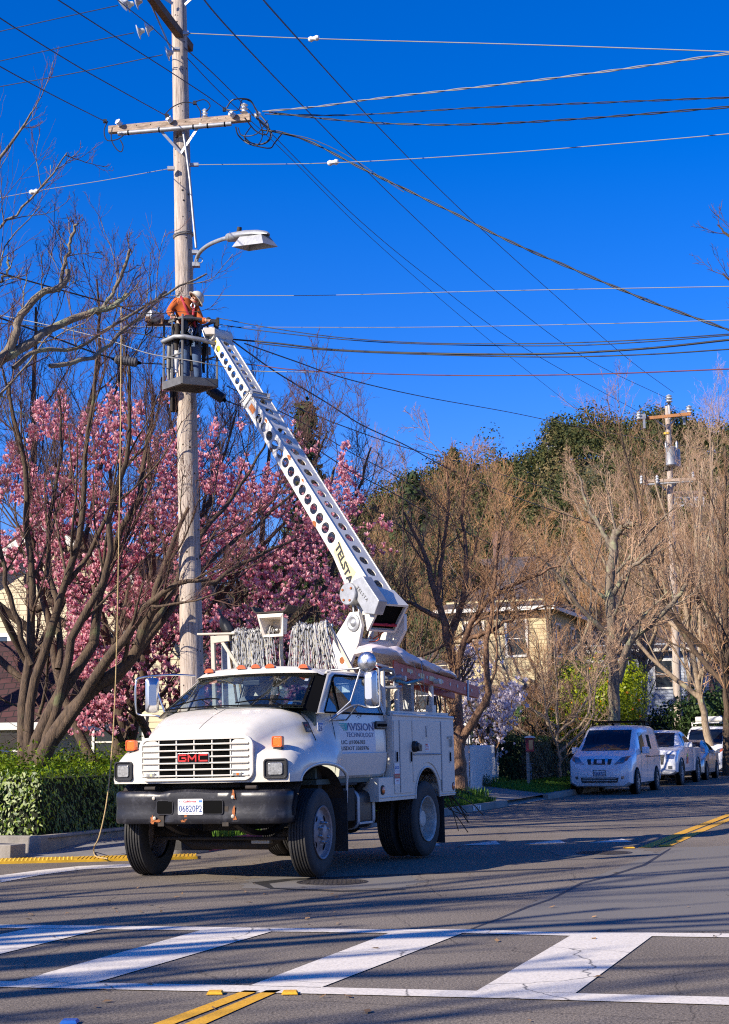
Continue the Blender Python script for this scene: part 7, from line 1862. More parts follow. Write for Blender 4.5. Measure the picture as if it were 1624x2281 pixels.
def bare_tree(name, label, limbs, seed, bark_m, twig_m, lv, base=None, group=None, trunk_n=16, cat='tree', kt=12, wob=0.02):
    """limbs: list of (points, r0, r1); lv: growth levels"""
    rng = np.random.default_rng(seed)
    base = np.array(limbs[0][0][0], float) if base is None else np.array(base, float)
    t = thing(name, label, cat, base, group)
    big = []; Ps = []; Rs = []
    for pts, r0, r1 in limbs:
        Q = resample(np.array(pts, float), trunk_n)
        Q[1:-1] += rng.normal(size=(trunk_n - 2, 3)) * wob
        R = np.linspace(r0, r1, trunk_n) * (1 + rng.normal(size=trunk_n) * 0.04)
        Ps.append(Q); Rs.append(R)
    P = np.stack(Ps); R = np.stack(Rs)
    big.append(tubes_np(P, R, kt))
    small = []; cur = (P, R)
    for i, L in enumerate(lv):
        q = dict(L); big_ = q.pop('big', False); k = q.pop('k', 4); src = q.pop('src', None)
        Q, RR_ = grow(rng, cur[0], cur[1], **q)
        (big if big_ else small).append(tubes_np(Q, RR_, k))
        cur = (Q, RR_)
    V, F = join(big); o = npobj('trunk', V - base, F, bark_m, t, smooth=True)
    if small:
        V, F = join(small); npobj('crown', V - base, F, twig_m, t)
    return t, cur
def blossoms(tree, pts, rng, size, mt, base, petals=6, name='blossoms'):
    """open cups of petals at the points"""
    m = len(pts); ax = _norm(rng.normal(size=(m, 3)) * 0.6 + np.array([0, 0, 1.0]))
    u = _norm(np.cross(ax, rng.normal(size=(m, 3)))); v = np.cross(ax, u); V = []; g = []
    sc = size * rng.uniform(0.6, 1.3, m)[:, None]; opn = rng.uniform(0.25, 1.0, m)[:, None]
    for k in range(petals):
        a = 2 * math.pi * k / petals + rng.uniform(-.3, .3, m)[:, None]
        r = u * np.cos(a) + v * np.sin(a); s = -u * np.sin(a) + v * np.cos(a)
        p0 = pts + r * sc * 0.06; p1 = pts + (ax * 0.45 + r * (0.25 + 0.2 * opn)) * sc; p2 = pts + (ax * (1.0 - 0.35 * opn) + r * (0.22 + 0.55 * opn)) * sc
        w1 = sc * 0.22
        V.append(np.stack([p0 - s * w1 * 0.3, p0 + s * w1 * 0.3, p1 + s * w1, p1 - s * w1, p1 - s * w1, p1 + s * w1, p2 + s * w1 * 0.35, p2 - s * w1 * 0.35], 1).reshape(-1, 3))
        tone = rng.uniform(-0.15, 0.35, (m, 1))
        g.append(np.clip(np.tile([0, 0, .5, .5, .5, .5, 1, 1], (m, 1)) * 0.85 + tone, 0, 1).ravel())
    V = np.concatenate(V); F = np.arange(len(V)).reshape(-1, 4)
    return npobj(name, V - base, F, mt, tree, attr=np.concatenate(g))

# --- big multi-stemmed tree behind the hedge
TY = 26.0
def q(*pp): return [A(x, y, Y) for x, y, Y in pp]
b0_ = A(85, 1745, TY); b0_[2] = 0.15
LT = [
 (q((80, 1750, 26), (115, 1640, 25.8), (190, 1555, 25.6), (290, 1470, 25.4), (340, 1350, 25.2), (370, 1250, 25.1), (420, 1130, 24.9)), 0.20, 0.035),
 (q((60, 1750, 26.1), (85, 1640, 26), (150, 1520, 26), (215, 1410, 26.2), (230, 1290, 26.3), (300, 1130, 26.4), (330, 990, 26.5), (345, 880, 26.6)), 0.17, 0.03),
 (q((50, 1750, 26.1), (50, 1620, 26.2), (58, 1500, 26.3), (72, 1350, 26.2), (62, 1200, 26.1), (60, 1060, 26), (35, 930, 25.8), (20, 850, 25.7)), 0.13, 0.03),
 (q((62, 1690, 26.1), (72, 1560, 26.1), (100, 1440, 26), (150, 1300, 25.8), (185, 1170, 25.6), (190, 1040, 25.5), (205, 900, 25.3), (215, 800, 25.2)), 0.12, 0.028),
 (q((95, 1690, 26), (120, 1590, 25.9), (150, 1480, 25.8), (175, 1390, 25.7), (245, 1260, 25.6), (250, 1130, 25.5), (285, 1010, 25.4), (290, 880, 25.3), (285, 790, 25.2)), 0.12, 0.026),
 (q((105, 1670, 25.9), (200, 1530, 25.4), (280, 1420, 25.0), (345, 1330, 24.7), (400, 1300, 24.4), (470, 1290, 24.2)), 0.13, 0.03),
 (q((230, 1540, 25.6), (330, 1420, 25.8), (400, 1330, 26), (480, 1290, 26.3), (570, 1240, 26.6), (660, 1200, 27)), 0.10, 0.025),
 (q((72, 1480, 26.2), (20, 1330, 26), (0, 1180, 25.8), (-30, 1060, 25.6)), 0.07, 0.02),
 (q((130, 1490, 26), (130, 1380, 26.2), (110, 1250, 26.4), (118, 1110, 26.5), (135, 1000, 26.6), (130, 880, 26.6)), 0.08, 0.022),
 (q((300, 1440, 25.3), (380, 1330, 25.9), (420, 1230, 26.3), (500, 1130, 26.8), (560, 1050, 27.2), (600, 960, 27.5)), 0.08, 0.02),
 (q((400, 1330, 26), (500, 1220, 26.8), (590, 1160, 27.3), (680, 1060, 27.8), (730, 960, 28)), 0.06, 0.018),
 (q((150, 1300, 25.8), (230, 1170, 26), (270, 1060, 26.2), (340, 960, 26.4), (360, 840, 26.4)), 0.055, 0.018),
]
lvA = [dict(c=6, t0=.35, ang=.5, lr=.40, n=9, wig=.07, up=.08, rr=.42, rmin=.008, k=6, big=True),
       dict(c=6, t0=.15, ang=.5, lr=.50, n=7, wig=.09, up=.09, rr=.5, rmin=.0055, k=4),
       dict(c=6, t0=.12, ang=.5, lr=.50, n=5, wig=.11, up=.10, rr=.6, rmin=.0036, k=3),
       dict(c=4, t0=.15, ang=.5, lr=.5, n=4, wig=.12, up=.1, rr=.6, rmin=.0028, k=3)]
bare_tree('tree', 'large bare many-stemmed tree leaning over the leafy hedge at the left', [(a, b * .8, c * .8) for a, b, c in LT], 101, M['bark_brown'], M['twig_red'], lvA, base=b0_)

# --- pink magnolia behind it
def crown_env(cx, cy, top, rx, Y, px_bot): pass
mg = [(q((250, 1745, 30), (270, 1600, 30), (240, 1450, 30), (200, 1250, 30), (150, 1080, 30)), .16, .03),
      (q((265, 1745, 30), (300, 1600, 29.6), (330, 1400, 29.4), (340, 1200, 29.5), (330, 1000, 29.8)), .15, .03),
      (q((290, 1730, 30), (250, 1590, 29.2), (200, 1520, 28.8), (180, 1440, 28.6)), .07, .02),
      (q((360, 1700, 30), (300, 1580, 28.8), (270, 1500, 28.6), (265, 1420, 28.5), (285, 1310, 28.8)), .09, .03),
      (q((300, 1740, 30.5), (380, 1600, 30.8), (450, 1400, 31), (540, 1260, 31.3), (640, 1160, 31.5)), .14, .03),
      (q((300, 1740, 30.5), (420, 1620, 31), (520, 1480, 31.5), (600, 1330, 31.7), (700, 1180, 31.9), (745, 1040, 32)), .12, .025),
      (q((230, 1745, 30), (160, 1600, 30.4), (110, 1400, 30.8), (70, 1200, 31), (50, 1080, 31)), .12, .025),
      (q((270, 1600, 30), (290, 1400, 31), (260, 1150, 31.4), (230, 950, 31.5)), .10, .02)]
lvM = [dict(c=8, t0=.18, ang=.75, lr=.42, n=8, wig=.12, up=.05, rr=.4, rmin=.01, k=5, big=True),
       dict(c=6, t0=.2, ang=.7, lr=.5, n=6, wig=.16, up=.08, rr=.6, rmin=.006, k=4),
       dict(c=6, t0=.15, ang=.7, lr=.5, n=5, wig=.14, up=.15, rr=.6, rmin=.004, k=3)]
mb_ = A(270, 1745, 30); mb_[2] = 0.2
mt_, cur = bare_tree('magnolia_tree', 'pink flowering magnolia between the bare tree and the cream house', mg, 202, M['bark_brown'], M['twig_dark'], lvM, base=mb_)
rng = np.random.default_rng(77)
def px_of(P):
    D = P - CP; z = D @ FWD
    return 812 + FPX * (D @ RT) / z, 1140.5 - FPX * (D @ UPV) / z
ends = np.concatenate([cur[0][:, -1], cur[0][:, 3], cur[0][:, 2] + rng.normal(size=cur[0][:, 2].shape) * 0.1])
ex_, ey_ = px_of(ends)
# the crown's own outline: a dome left of the pole, a lower lobe right of it
def in_env(x, y):
    topL = 870 + 0.0022 * (x - 250) ** 2
    topR = 1000 + 0.0025 * (x - 700) ** 2
    top = np.where(x < 430, topL, np.minimum(topR, 900 + (x - 430) * 0.9))
    nz = 40 * np.sin(x * 0.045) + 30 * np.sin(x * 0.11 + 2)
    gap = (np.sin(x * 0.031 + y * 0.02) + np.sin(y * 0.037 - x * 0.013)) > -1.1
    low = y < 1640 - np.maximum(0, (x - 520)) * 0.6
    cut = ~((x < 60) & (y > 1280)) & ~((x < 150) & (y > 1330))
    return (y > top + nz) & gap & low & cut & (x > -20)
keep = in_env(ex_, ey_); pts = ends[keep]
extra = []
while len(extra) < 6500:     # flowers on short spurs all through the dome
    x = rng.uniform(-10, 780); y = rng.uniform(860, 1640)
    if in_env(np.array(x), np.array(y)): extra.append(A(x, y, 30.3 + rng.uniform(-1.9, 1.9)))
pts = np.concatenate([pts[rng.permutation(len(pts))[:4500]], np.array(extra)])
blossoms(mt_, pts, rng, 0.088, M['petal_pink'], mb_)

# --- plane tree limbs coming in from the left edge
sy = [(q((-420, 1500, 20.5), (-300, 1150, 20.6), (-160, 960, 20.8), (-40, 830, 21), (20, 785, 21)), .24, .14),
      (q((0, 800, 21), (60, 770, 21.1), (110, 730, 21.3), (190, 700, 21.5), (250, 680, 21.6), (285, 655, 21.7)), .12, .055),
      (q((10, 800, 21), (30, 750, 21), (45, 700, 21), (90, 655, 21), (130, 640, 21), (150, 600, 21)), .11, .06),
      (q((130, 650, 21), (140, 600, 21), (160, 540, 21), (172, 500, 20.9)), .05, .03),
      (q((30, 820, 21.2), (90, 780, 21.4), (170, 775, 21.8), (260, 720, 22.1), (370, 655, 22.5), (460, 610, 22.8)), .06, .022),
      (q((110, 815, 21.2), (200, 800, 21.6), (270, 740, 22), (330, 690, 22.2), (370, 650, 22.4)), .055, .03),
      (q((215, 700, 21.6), (240, 670, 21.6), (260, 640, 21.6), (282, 585, 21.5), (290, 555, 21.4)), .05, .035),
      (q((-40, 640, 21), (-60, 500, 20.8), (-30, 400, 20.6), (20, 330, 20.4), (70, 250, 20.2)), .07, .02),
      (q((-60, 700, 21), (-20, 640, 21), (10, 620, 21), (20, 580, 21)), .05, .03),
      (q((-80, 560, 21), (-20, 520, 21), (40, 470, 21), (110, 400, 21), (150, 340, 21)), .04, .014)]
lvS = [dict(c=6, t0=.25, ang=.8, lr=.45, n=9, wig=.13, up=.10, rr=.2, rmin=.009, k=5, big=True),
       dict(c=5, t0=.2, ang=.6, lr=.5, n=7, wig=.14, up=.12, rr=.55, rmin=.005, k=4),
       dict(c=5, t0=.15, ang=.6, lr=.5, n=6, wig=.14, up=.12, rr=.6, rmin=.0032, k=3)]
sb = A(-420, 1850, 20.5); sb[2] = 0.1
sy[0] = ([sb] + sy[0][0], .27, .13)
bare_tree('tree', 'knobbly pruned tree reaching in from the left edge with cut branch stubs', [(a, b * (.62 if k else .8), c * .62) for k, (a, b, c) in enumerate(sy)], 303, M['bark_grey'], M['twig_red'], lvS, base=sb, wob=0.015)

# --- generic crowns, built once and set out along the street
def gen_tree(name, label, seed, H, spread, r, bark_m, twig_m, loc, nl=6, fork=0.25, lean=(0, 0), lv=None, up=.10, group=None, ry=0.0):
    rng = np.random.default_rng(seed); loc = np.array(loc, float)
    limbs = []; zf = H * fork
    fk = loc + np.array([lean[0] * fork, lean[1] * fork, zf])
    limbs.append(([loc, loc + (fk - loc) * 0.5 + rng.normal(size=3) * 0.06, fk, fk + np.array([lean[0] * .3, lean[1] * .3, H * 0.35]), loc + np.array([lean[0], lean[1], H * 0.9])], r, r * 0.18))
    for i in range(nl):
        a = 2 * math.pi * (i + rng.uniform(-.3, .3)) / nl; d = np.array([math.cos(a), math.sin(a), 0]) * spread * rng.uniform(0.6, 1.1)
        s_ = loc + (fk - loc) * rng.uniform(0.75, 1.0) if i % 2 else fk + np.array([0, 0, H * 0.12 * rng.random()])
        top = H * rng.uniform(0.62, 0.98)
        e = fk + d + np.array([lean[0] * .6, lean[1] * .6, top - zf])
        m1 = s_ * 0.65 + e * 0.35 + d * 0.22 - np.array([0, 0, (top - zf) * 0.08]); m2 = s_ * 0.3 + e * 0.7 + d * 0.1
        limbs.append(([s_, m1 + rng.normal(size=3) * 0.12, m2 + rng.normal(size=3) * 0.15, e], r * 0.55, r * 0.12))
    lv = lv or [dict(c=7, t0=.2, ang=.6, lr=.42, n=8, wig=.11, up=up, rr=.42, rmin=.010, k=5, big=True),
       dict(c=7, t0=.12, ang=.6, lr=.48, n=6, wig=.13, up=up, rr=.5, rmin=.007, k=3),
       dict(c=6, t0=.12, ang=.6, lr=.5, n=5, wig=.14, up=up, rr=.6, rmin=.005, k=3),
       dict(c=4, t0=.15, ang=.6, lr=.5, n=3, wig=.15, up=up, rr=.6, rmin=.0042, k=3)]
    t, _ = bare_tree(name, label, limbs, seed, bark_m, twig_m, lv, base=loc, group=group)
    return t
def at(px, Y, z=0.3):
    p = A(px, 1600, Y); p[2] = z; return p

# --- forked street tree behind the truck
zb_ = A(1028, 1764, 38.5); zb_[2] = 0.25
ft = [([zb_] + q((1020, 1680, 38.5), (1015, 1560, 38.5), (1012, 1490, 38.6)), .19, .13),
      (q((1016, 1500, 38.6), (1000, 1440, 38.7), (985, 1370, 38.8), (960, 1290, 38.9), (940, 1220, 39), (900, 1140, 39)), .13, .03),
      (q((1020, 1660, 38.5), (1060, 1600, 38.2), (1085, 1540, 38), (1085, 1440, 37.9), (1095, 1370, 37.8), (1105, 1270, 37.8), (1120, 1160, 37.7)), .12, .03),
      (q((1014, 1500, 38.6), (1035, 1430, 38.4), (1060, 1370, 38.2), (1110, 1320, 38), (1180, 1290, 37.8), (1250, 1260, 37.6)), .10, .025),
      (q((1040, 1430, 38.4), (1100, 1400, 38), (1160, 1370, 37.8), (1230, 1345, 37.5)), .07, .02),
      (q((985, 1380, 38.8), (930, 1350, 39), (890, 1330, 39.2), (830, 1280, 39.4)), .07, .02),
      (q((1000, 1440, 38.7), (1030, 1340, 38.9), (1040, 1240, 39.1), (1030, 1120, 39.2), (1050, 1020, 39.3)), .09, .02),
      (q((975, 1350, 38.8), (985, 1240, 39), (1000, 1120, 39), (990, 1010, 39)), .07, .02)]
lvB = [dict(c=7, t0=.25, ang=.65, lr=.45, n=8, wig=.13, up=.08, rr=.4, rmin=.012, k=5, big=True),
       dict(c=7, t0=.12, ang=.65, lr=.5, n=7, wig=.15, up=.08, rr=.5, rmin=.007, k=4),
       dict(c=6, t0=.1, ang=.65, lr=.5, n=5, wig=.16, up=.08, rr=.6, rmin=.005, k=3),
       dict(c=4, t0=.15, ang=.6, lr=.5, n=4, wig=.15, up=.08, rr=.6, rmin=.004, k=3)]
bare_tree('tree', 'forked street tree with rough sunlit bark beside the truck\'s rear corner', ft, 404, M['bark_rough'], M['twig_brown'], lvB, base=zb_)
# --- thick pruned tree behind the first van
zb_ = A(1369, 1700, 52); zb_[2] = 0.5
pt_ = [([zb_] + q((1369, 1600, 52), (1366, 1500, 52), (1362, 1400, 52), (1360, 1300, 52), (1368, 1215, 52), (1372, 1180, 52)), .23, .13),
       (q((1376, 1520, 52), (1400, 1440, 51.6), (1450, 1390, 51.2), (1500, 1340, 50.8), (1530, 1300, 50.5)), .15, .06),
       (q((1362, 1420, 52), (1330, 1390, 51.8), (1290, 1350, 51.5), (1250, 1290, 51.2), (1200, 1240, 51)), .10, .03),
       (q((1372, 1190, 52), (1390, 1172, 51.8), (1412, 1166, 51.6)), .13, .10),
       (q((1365, 1230, 52), (1340, 1180, 52.2), (1310, 1130, 52.4), (1290, 1060, 52.5)), .10, .03),
       (q((1362, 1330, 52), (1400, 1270, 51.5), (1440, 1240, 51), (1480, 1200, 50.6)), .10, .03)]
bare_tree('tree', 'thick pollarded tree trunk rising behind the first parked van', pt_, 505, M['bark_grey'], M['twig_pale'], lvB, base=zb_)

specs = [ # px, Y, H, spread, r, lean, bark, twig, label
 (905, 47, 10.5, 3.6, .17, (0, 0), 'bark_brown', 'twig_brown', 'bare brown tree just right of the raised boom', 3),
 (1150, 76, 14.5, 4.6, .22, (0, 0), 'bark_grey', 'twig_gold', 'tall bare tree with golden twigs standing before the yellow house', 5),
 (1255, 62, 12.0, 4.4, .24, (-1.0, 0), 'bark_grey', 'twig_gold', 'bare golden-twigged tree below the wooded hill\'s summit', 5),
 (1440, 71, 14.0, 3.5, .26, (0.1, 0), 'bark_pale', 'twig_pale', 'straight pale-trunked bare tree behind the white pickup', 5),
 (1440, 72, 12, 4.0, .24, (-2.6, 0), 'bark_grey', 'twig_pale', 'bare tree leaning left behind the white pickup, its trunk mossy', 5),
 (1588, 62, 13.5, 3.6, .30, (-2.0, 0), 'bark_pale', 'twig_pale', 'pale bare tree with a leaning smooth trunk just right of the distant pole', 6),
 (1616, 58, 14.0, 4.2, .34, (0.5, 0), 'bark_brown', 'twig_brown', 'stout bare tree at the right edge of the frame', 7),
 (1530, 78, 17.5, 3.8, .34, (1.4, 0), 'bark_pale', 'twig_pale', 'tallest pale bare tree at the right, its twigs against the sky', 4),
 (1600, 85, 21.0, 3.6, .38, (0.3, 0), 'bark_pale', 'twig_pale', 'lofty bare tree rising above the hill at the right edge', 4),
 (1390, 75, 14.0, 5.0, .26, (0, 0), 'bark_pale', 'twig_gold', 'bare tree with upright orange shoots in front of the hill', 5),
 (1010, 80, 16.0, 5.0, .24, (0, 0), 'bark_grey', 'twig_gold', 'bare tree whose crown meets the sky left of the hill', 5),
 (830, 60, 11.5, 4.6, .22, (0, 0), 'bark_brown', 'twig_brown', 'dark bare tree behind the lower boom', 5),
 (705, 44, 8.0, 3.6, .2, (0, 0), 'bark_brown', 'twig_dark', 'dark bare tree behind the truck\'s cab roof', 6),
 (560, 37, 10.3, 3.6, .26, (0.5, 0), 'bark_brown', 'twig_red', 'slender bare tree behind the basket and boom tip', 6),
 (600, 46, 8.0, 4.0, .2, (0, 0), 'bark_brown', 'twig_dark', 'low dark bare tree half hidden by the magnolia', 4),
 (1300, 92, 15.0, 6.0, .26, (0, 0), 'bark_pale', 'twig_gold', 'distant orange-twigged tree beneath the hill\'s left shoulder', 4),
 (1150, 88, 15.0, 6.0, .26, (0, 0), 'bark_pale', 'twig_gold', 'distant orange-twigged tree behind the yellow house\'s roof', 4),
 (60, 34, 12.6, 3.6, .26, (0, 0), 'bark_brown', 'twig_red', 'thin bare tree crown showing against the sky at the far left', 7),
 (260, 37, 12.0, 3.2, .24, (0, 0), 'bark_brown', 'twig_red', 'bare tree whose fine twigs fill the sky left of the basket', 6),
]
i_ = 0
for px, Y, H, sp, r, ln, bk, tw, lb, nl in specs:
    i_ += 1; r *= .62; H *= .88 if Y > 50 and px < 1400 else 1
    gen_tree('tree', lb, 600 + i_, H, sp, r, M[bk], M[tw], at(px, Y), nl=nl, lean=ln, fork=0.28)
# small bare tree by the book box
gen_tree('tree', 'small pale-branched vase-shaped tree left of the orange citrus tree', 640, 5.2, 2.4, .09, M['bark_pale'], M['twig_pale'], at(1240, 50, .4), nl=7, fork=0.2, up=.06)
gen_tree('tree', 'small dark bare tree by the house porch', 641, 4.6, 1.8, .07, M['bark_brown'], M['twig_brown'], at(1195, 52, .4), nl=6, fork=0.2)
# tree beyond the right edge whose branch tips enter the sky
rb = A(1900, 1900, 30); rb[2] = 0
rt_ = [([rb] + q((1895, 1200, 30), (1890, 950, 30), (1880, 700, 30), (1870, 400, 30)), .22, .05),
       (q((1890, 960, 30), (1800, 830, 30), (1720, 710, 30), (1650, 645, 30), (1610, 610, 30)), .09, .015), (q((1885, 850, 30), (1800, 670, 30), (1710, 570, 30), (1635, 532, 30), (1598, 500, 30)), .09, .012), (q((1830, 870, 30), (1760, 770, 30), (1690, 735, 30), (1640, 705, 30)), .05, .012)]
bare_tree('tree', 'bare branch tips reaching into the blue sky at the right edge', rt_, 707, M['bark_brown'], M['twig_red'], [dict(c=6, t0=.3, ang=.5, lr=.3, n=7, wig=.15, up=.08, rr=.35, rmin=.008, k=4), dict(c=5, t0=.2, ang=.6, lr=.4, n=5, wig=.15, up=.08, rr=.6, rmin=.005, k=3), dict(c=4, t0=.2, ang=.6, lr=.4, n=4, wig=.15, up=.08, rr=.6, rmin=.0045, k=3)], base=rb)

# street trees standing left of and behind the photographer (they throw the shadows on the road)
for wx_, wy_, H, sp, sd_, lb in ((-13.6, 5.6, 12, 4.4, 801, 'bare street tree left of the crosswalk, out of view'), (-16.5, -.8, 11, 4.2, 803, 'bare street tree behind the photographer on the left'), (-20, 3.5, 14, 4.6, 805, 'tall bare street tree further left along the side street')):
    gen_tree('tree', lb, sd_, H, sp, .36, M['bark_brown'], M['twig_brown'], (wx_, wy_, 0), nl=6, fork=0.3,
             lv=[dict(c=4, t0=.25, ang=.5, lr=.5, n=8, wig=.10, up=.08, rr=.8, rmin=.075, k=5, big=True), dict(c=3, t0=.2, ang=.45, lr=.6, n=6, wig=.10, up=.08, rr=.6, rmin=.035, k=3)])

# --- leafy trees: citrus, white magnolia, evergreens, conifers, palm
def leafy(name, label, base, H, rad, n, size, mt, seed, zlo=0.1, cat='tree', clump=14, trunk_r=0.12, cone=False, fruit=0, bark_m='bark_brown', squash=1.0):
    rng = np.random.default_rng(seed); base = np.array(base, float); t = thing(name, label, cat, base)
    mb = MB(); mb.tube(spline([base, base + [0.05, 0, H * .4], base + [0, 0, H * .85]], 8), np.linspace(trunk_r, trunk_r * .3, 8), 8)
    C_ = []
    for i in range(clump):
        if cone:
            t_ = (i + 0.5) / clump; a = i * 2.4; rr_ = rad * (1 - t_) * 0.75; C_.append((base + [math.cos(a) * rr_, math.sin(a) * rr_, H * (zlo + (1 - zlo) * t_)], rad * (0.25 + 0.45 * (1 - t_))))
        else:
            d = rng.normal(size=3); d /= np.linalg.norm(d); cz = H * (zlo + (1 - zlo) * 0.52)
            C_.append((base + [0, 0, cz] + d * np.array([rad * .68, rad * .68, H * (1 - zlo) * .36 * squash]) * rng.uniform(.5, 1), rad * rng.uniform(.32, .52)))
    for c, r in C_[:10]: mb.tube(spline([base + [0, 0, H * zlo], (base + [0, 0, H * zlo] + c) / 2, c], 6), np.linspace(trunk_r * .5, .01, 6), 5)
    obj('trunk', mb, M[bark_m], t, world=True, smooth=60)
    PP_ = []; NN_ = []
    m = n // len(C_)
    for c, r in C_:
        d = _norm(rng.normal(size=(m, 3))); rad_ = r * rng.uniform(.35, 1.05, (m, 1)) ** 0.6 * (1 + .15 * np.sin(d[:, :1] * 9 + d[:, 2:] * 7))
        PP_.append(c + d * rad_ * np.array([1, 1, .75])); NN_.append(d)
    P = np.concatenate(PP_); Nn = np.concatenate(NN_)
    k = P[:, 2] > base[2] + 0.05; P = P[k]; Nn = Nn[k]
    V, F = leaf_quads(P, Nn, size, rng, 0.3, 0.55); npobj('foliage', V - base, F, mt, t)
    if fruit:
        mb = MB()
        for i in rng.permutation(len(P))[:fruit]:
            mb.lathe([(-.05, 0), (-.035, .04), (0, .052), (.035, .04), (.05, 0)], P[i] + Nn[i] * .08, (0, 0, 1), 8, cap=False)
        obj('orange', mb, M['orange_fruit'], t, world=True, smooth=60)
    return t
M['orange_fruit'] = mat('orange_fruit', (0.80, 0.25, 0.01), 0.5)
leafy('citrus_tree', 'bright yellow-green citrus tree dotted with oranges behind the first van', at(1342, 56, .3), 4.6, 2.3, 17000, .12, M['citrus_leaf'], 31, zlo=.18, clump=30, fruit=70)
leafy('citrus_tree', 'lower yellow-green citrus bush at the left of the orange tree', at(1268, 57, .3), 2.9, 1.0, 4000, .12, M['citrus_leaf'], 32, zlo=.15, clump=12, fruit=20)
wm = at(1085, 46, .3)
t_, cur = bare_tree('magnolia_tree', 'small white flowering magnolia above the picket fence', [([wm, wm + [-.1, 0, 1.2], wm + [-.5, 0, 2.4], wm + [-.7, 0, 3.6]], .07, .02), ([wm, wm + [.2, 0, 1], wm + [.5, 0, 2.0], wm + [.8, .1, 2.7]], .06, .02), ([wm, wm + [0, .2, 1], wm + [.1, .4, 2.1], wm + [.1, .5, 3.2]], .06, .02)], 909, M['bark_brown'], M['twig_brown'], [dict(c=8, t0=.1, ang=.8, lr=.4, n=6, wig=.15, up=.08, rr=.5, rmin=.01, k=4), dict(c=7, t0=.1, ang=.7, lr=.5, n=5, wig=.15, up=.08, rr=.6, rmin=.006, k=3)], base=wm)
pts = np.concatenate([cur[0][:, -1], cur[0][:, 2]]); pts = np.concatenate([pts, pts[rng.permutation(len(pts))[:500]] + rng.normal(size=(min(500, len(pts)), 3)) * .14])
blossoms(t_, pts, rng, .13, M['petal_white'], wm, petals=5)
for px, Y, H, rd, n, lb, mt, cone in (
  (685, 50, 12.6, 1.5, 6000, 'dark conifer top showing beside the boom against the sky', 'conifer_leaf', True),
  (350, 47, 5.2, 3.0, 9000, 'dark evergreen behind the pink magnolia\'s foot', 'hedge_dark', False),
  (1055, 74, 15.0, 3.4, 9000, 'olive green tree behind the golden-twigged trees', 'conifer_leaf', False),
  (930, 80, 15.5, 3.0, 8000, 'dark green conifer left of the bare crowns by the sky', 'conifer_leaf', True),
  (1160, 58, 2.9, 1.9, 5000, 'dark shrub at the yellow house porch', 'hedge_dark', False),
  (1600, 66, 3.6, 2.4, 6000, 'dark shrub behind the last parked van', 'hedge_dark', False),
  (1505, 72, 3.2, 2.4, 5000, 'dark shrub behind the sedan and pickup', 'hedge_dark', False)):
    leafy('tree', lb, at(px, Y), H, rd, n, .22 if cone else .2, M[mt], int(px), zlo=.12, cone=cone, clump=34 if cone else 22)
leafy('tree', 'unseen evergreen added beyond the left edge to shade the first van', (-11.2, 32.2, .2), 16.5, 3.3, 12000, .3, M['conifer_leaf'], 77, zlo=.5, clump=26, trunk_r=.25)  # out of view; added to throw shade on the nearest parked van
pb = at(-55, 30, .2); pm = thing('palm_tree', 'palm fronds poking in at the left edge beside the magnolia', 'palm', pb)
mb = MB(); crown = A(-75, 945, 30); mb.tube([pb, (pb + crown) / 2, crown], [.16, .15, .14], 10); obj('trunk', mb, M['bark_brown'], pm, world=True)
VV = []; rng = np.random.default_rng(5)
for i in range(20):
    a = rng.uniform(0, 6.28); el = rng.uniform(-.5, 1.2); L_ = rng.uniform(1.3, 1.8); d = np.array([math.cos(a) * math.cos(el), math.sin(a) * math.cos(el), math.sin(el)])
    st_ = [crown + d * L_ * t - np.array([0, 0, .7 * t * t * L_ * .6]) for t in np.linspace(0, 1, 22)]
    for j in range(2, 22):
        p = st_[j]; tg_ = st_[j] - st_[j-1]; tg_ /= np.linalg.norm(tg_); s_ = np.cross(tg_, [0, 0, 1.0]); s_ /= np.linalg.norm(s_) + 1e-9
        for sg in (-1, 1):
            e = p + s_ * sg * .34 * (1 - .5 * j / 22) + tg_ * .22 - np.array([0, 0, .1]); w_ = tg_ * .014
            VV += [p - w_, p + w_, e + w_ * .2, e - w_ * .2]
V = np.array(VV); npobj('fronds', V - pb, np.arange(len(V)).reshape(-1, 4), M['palm_leaf'], pm)

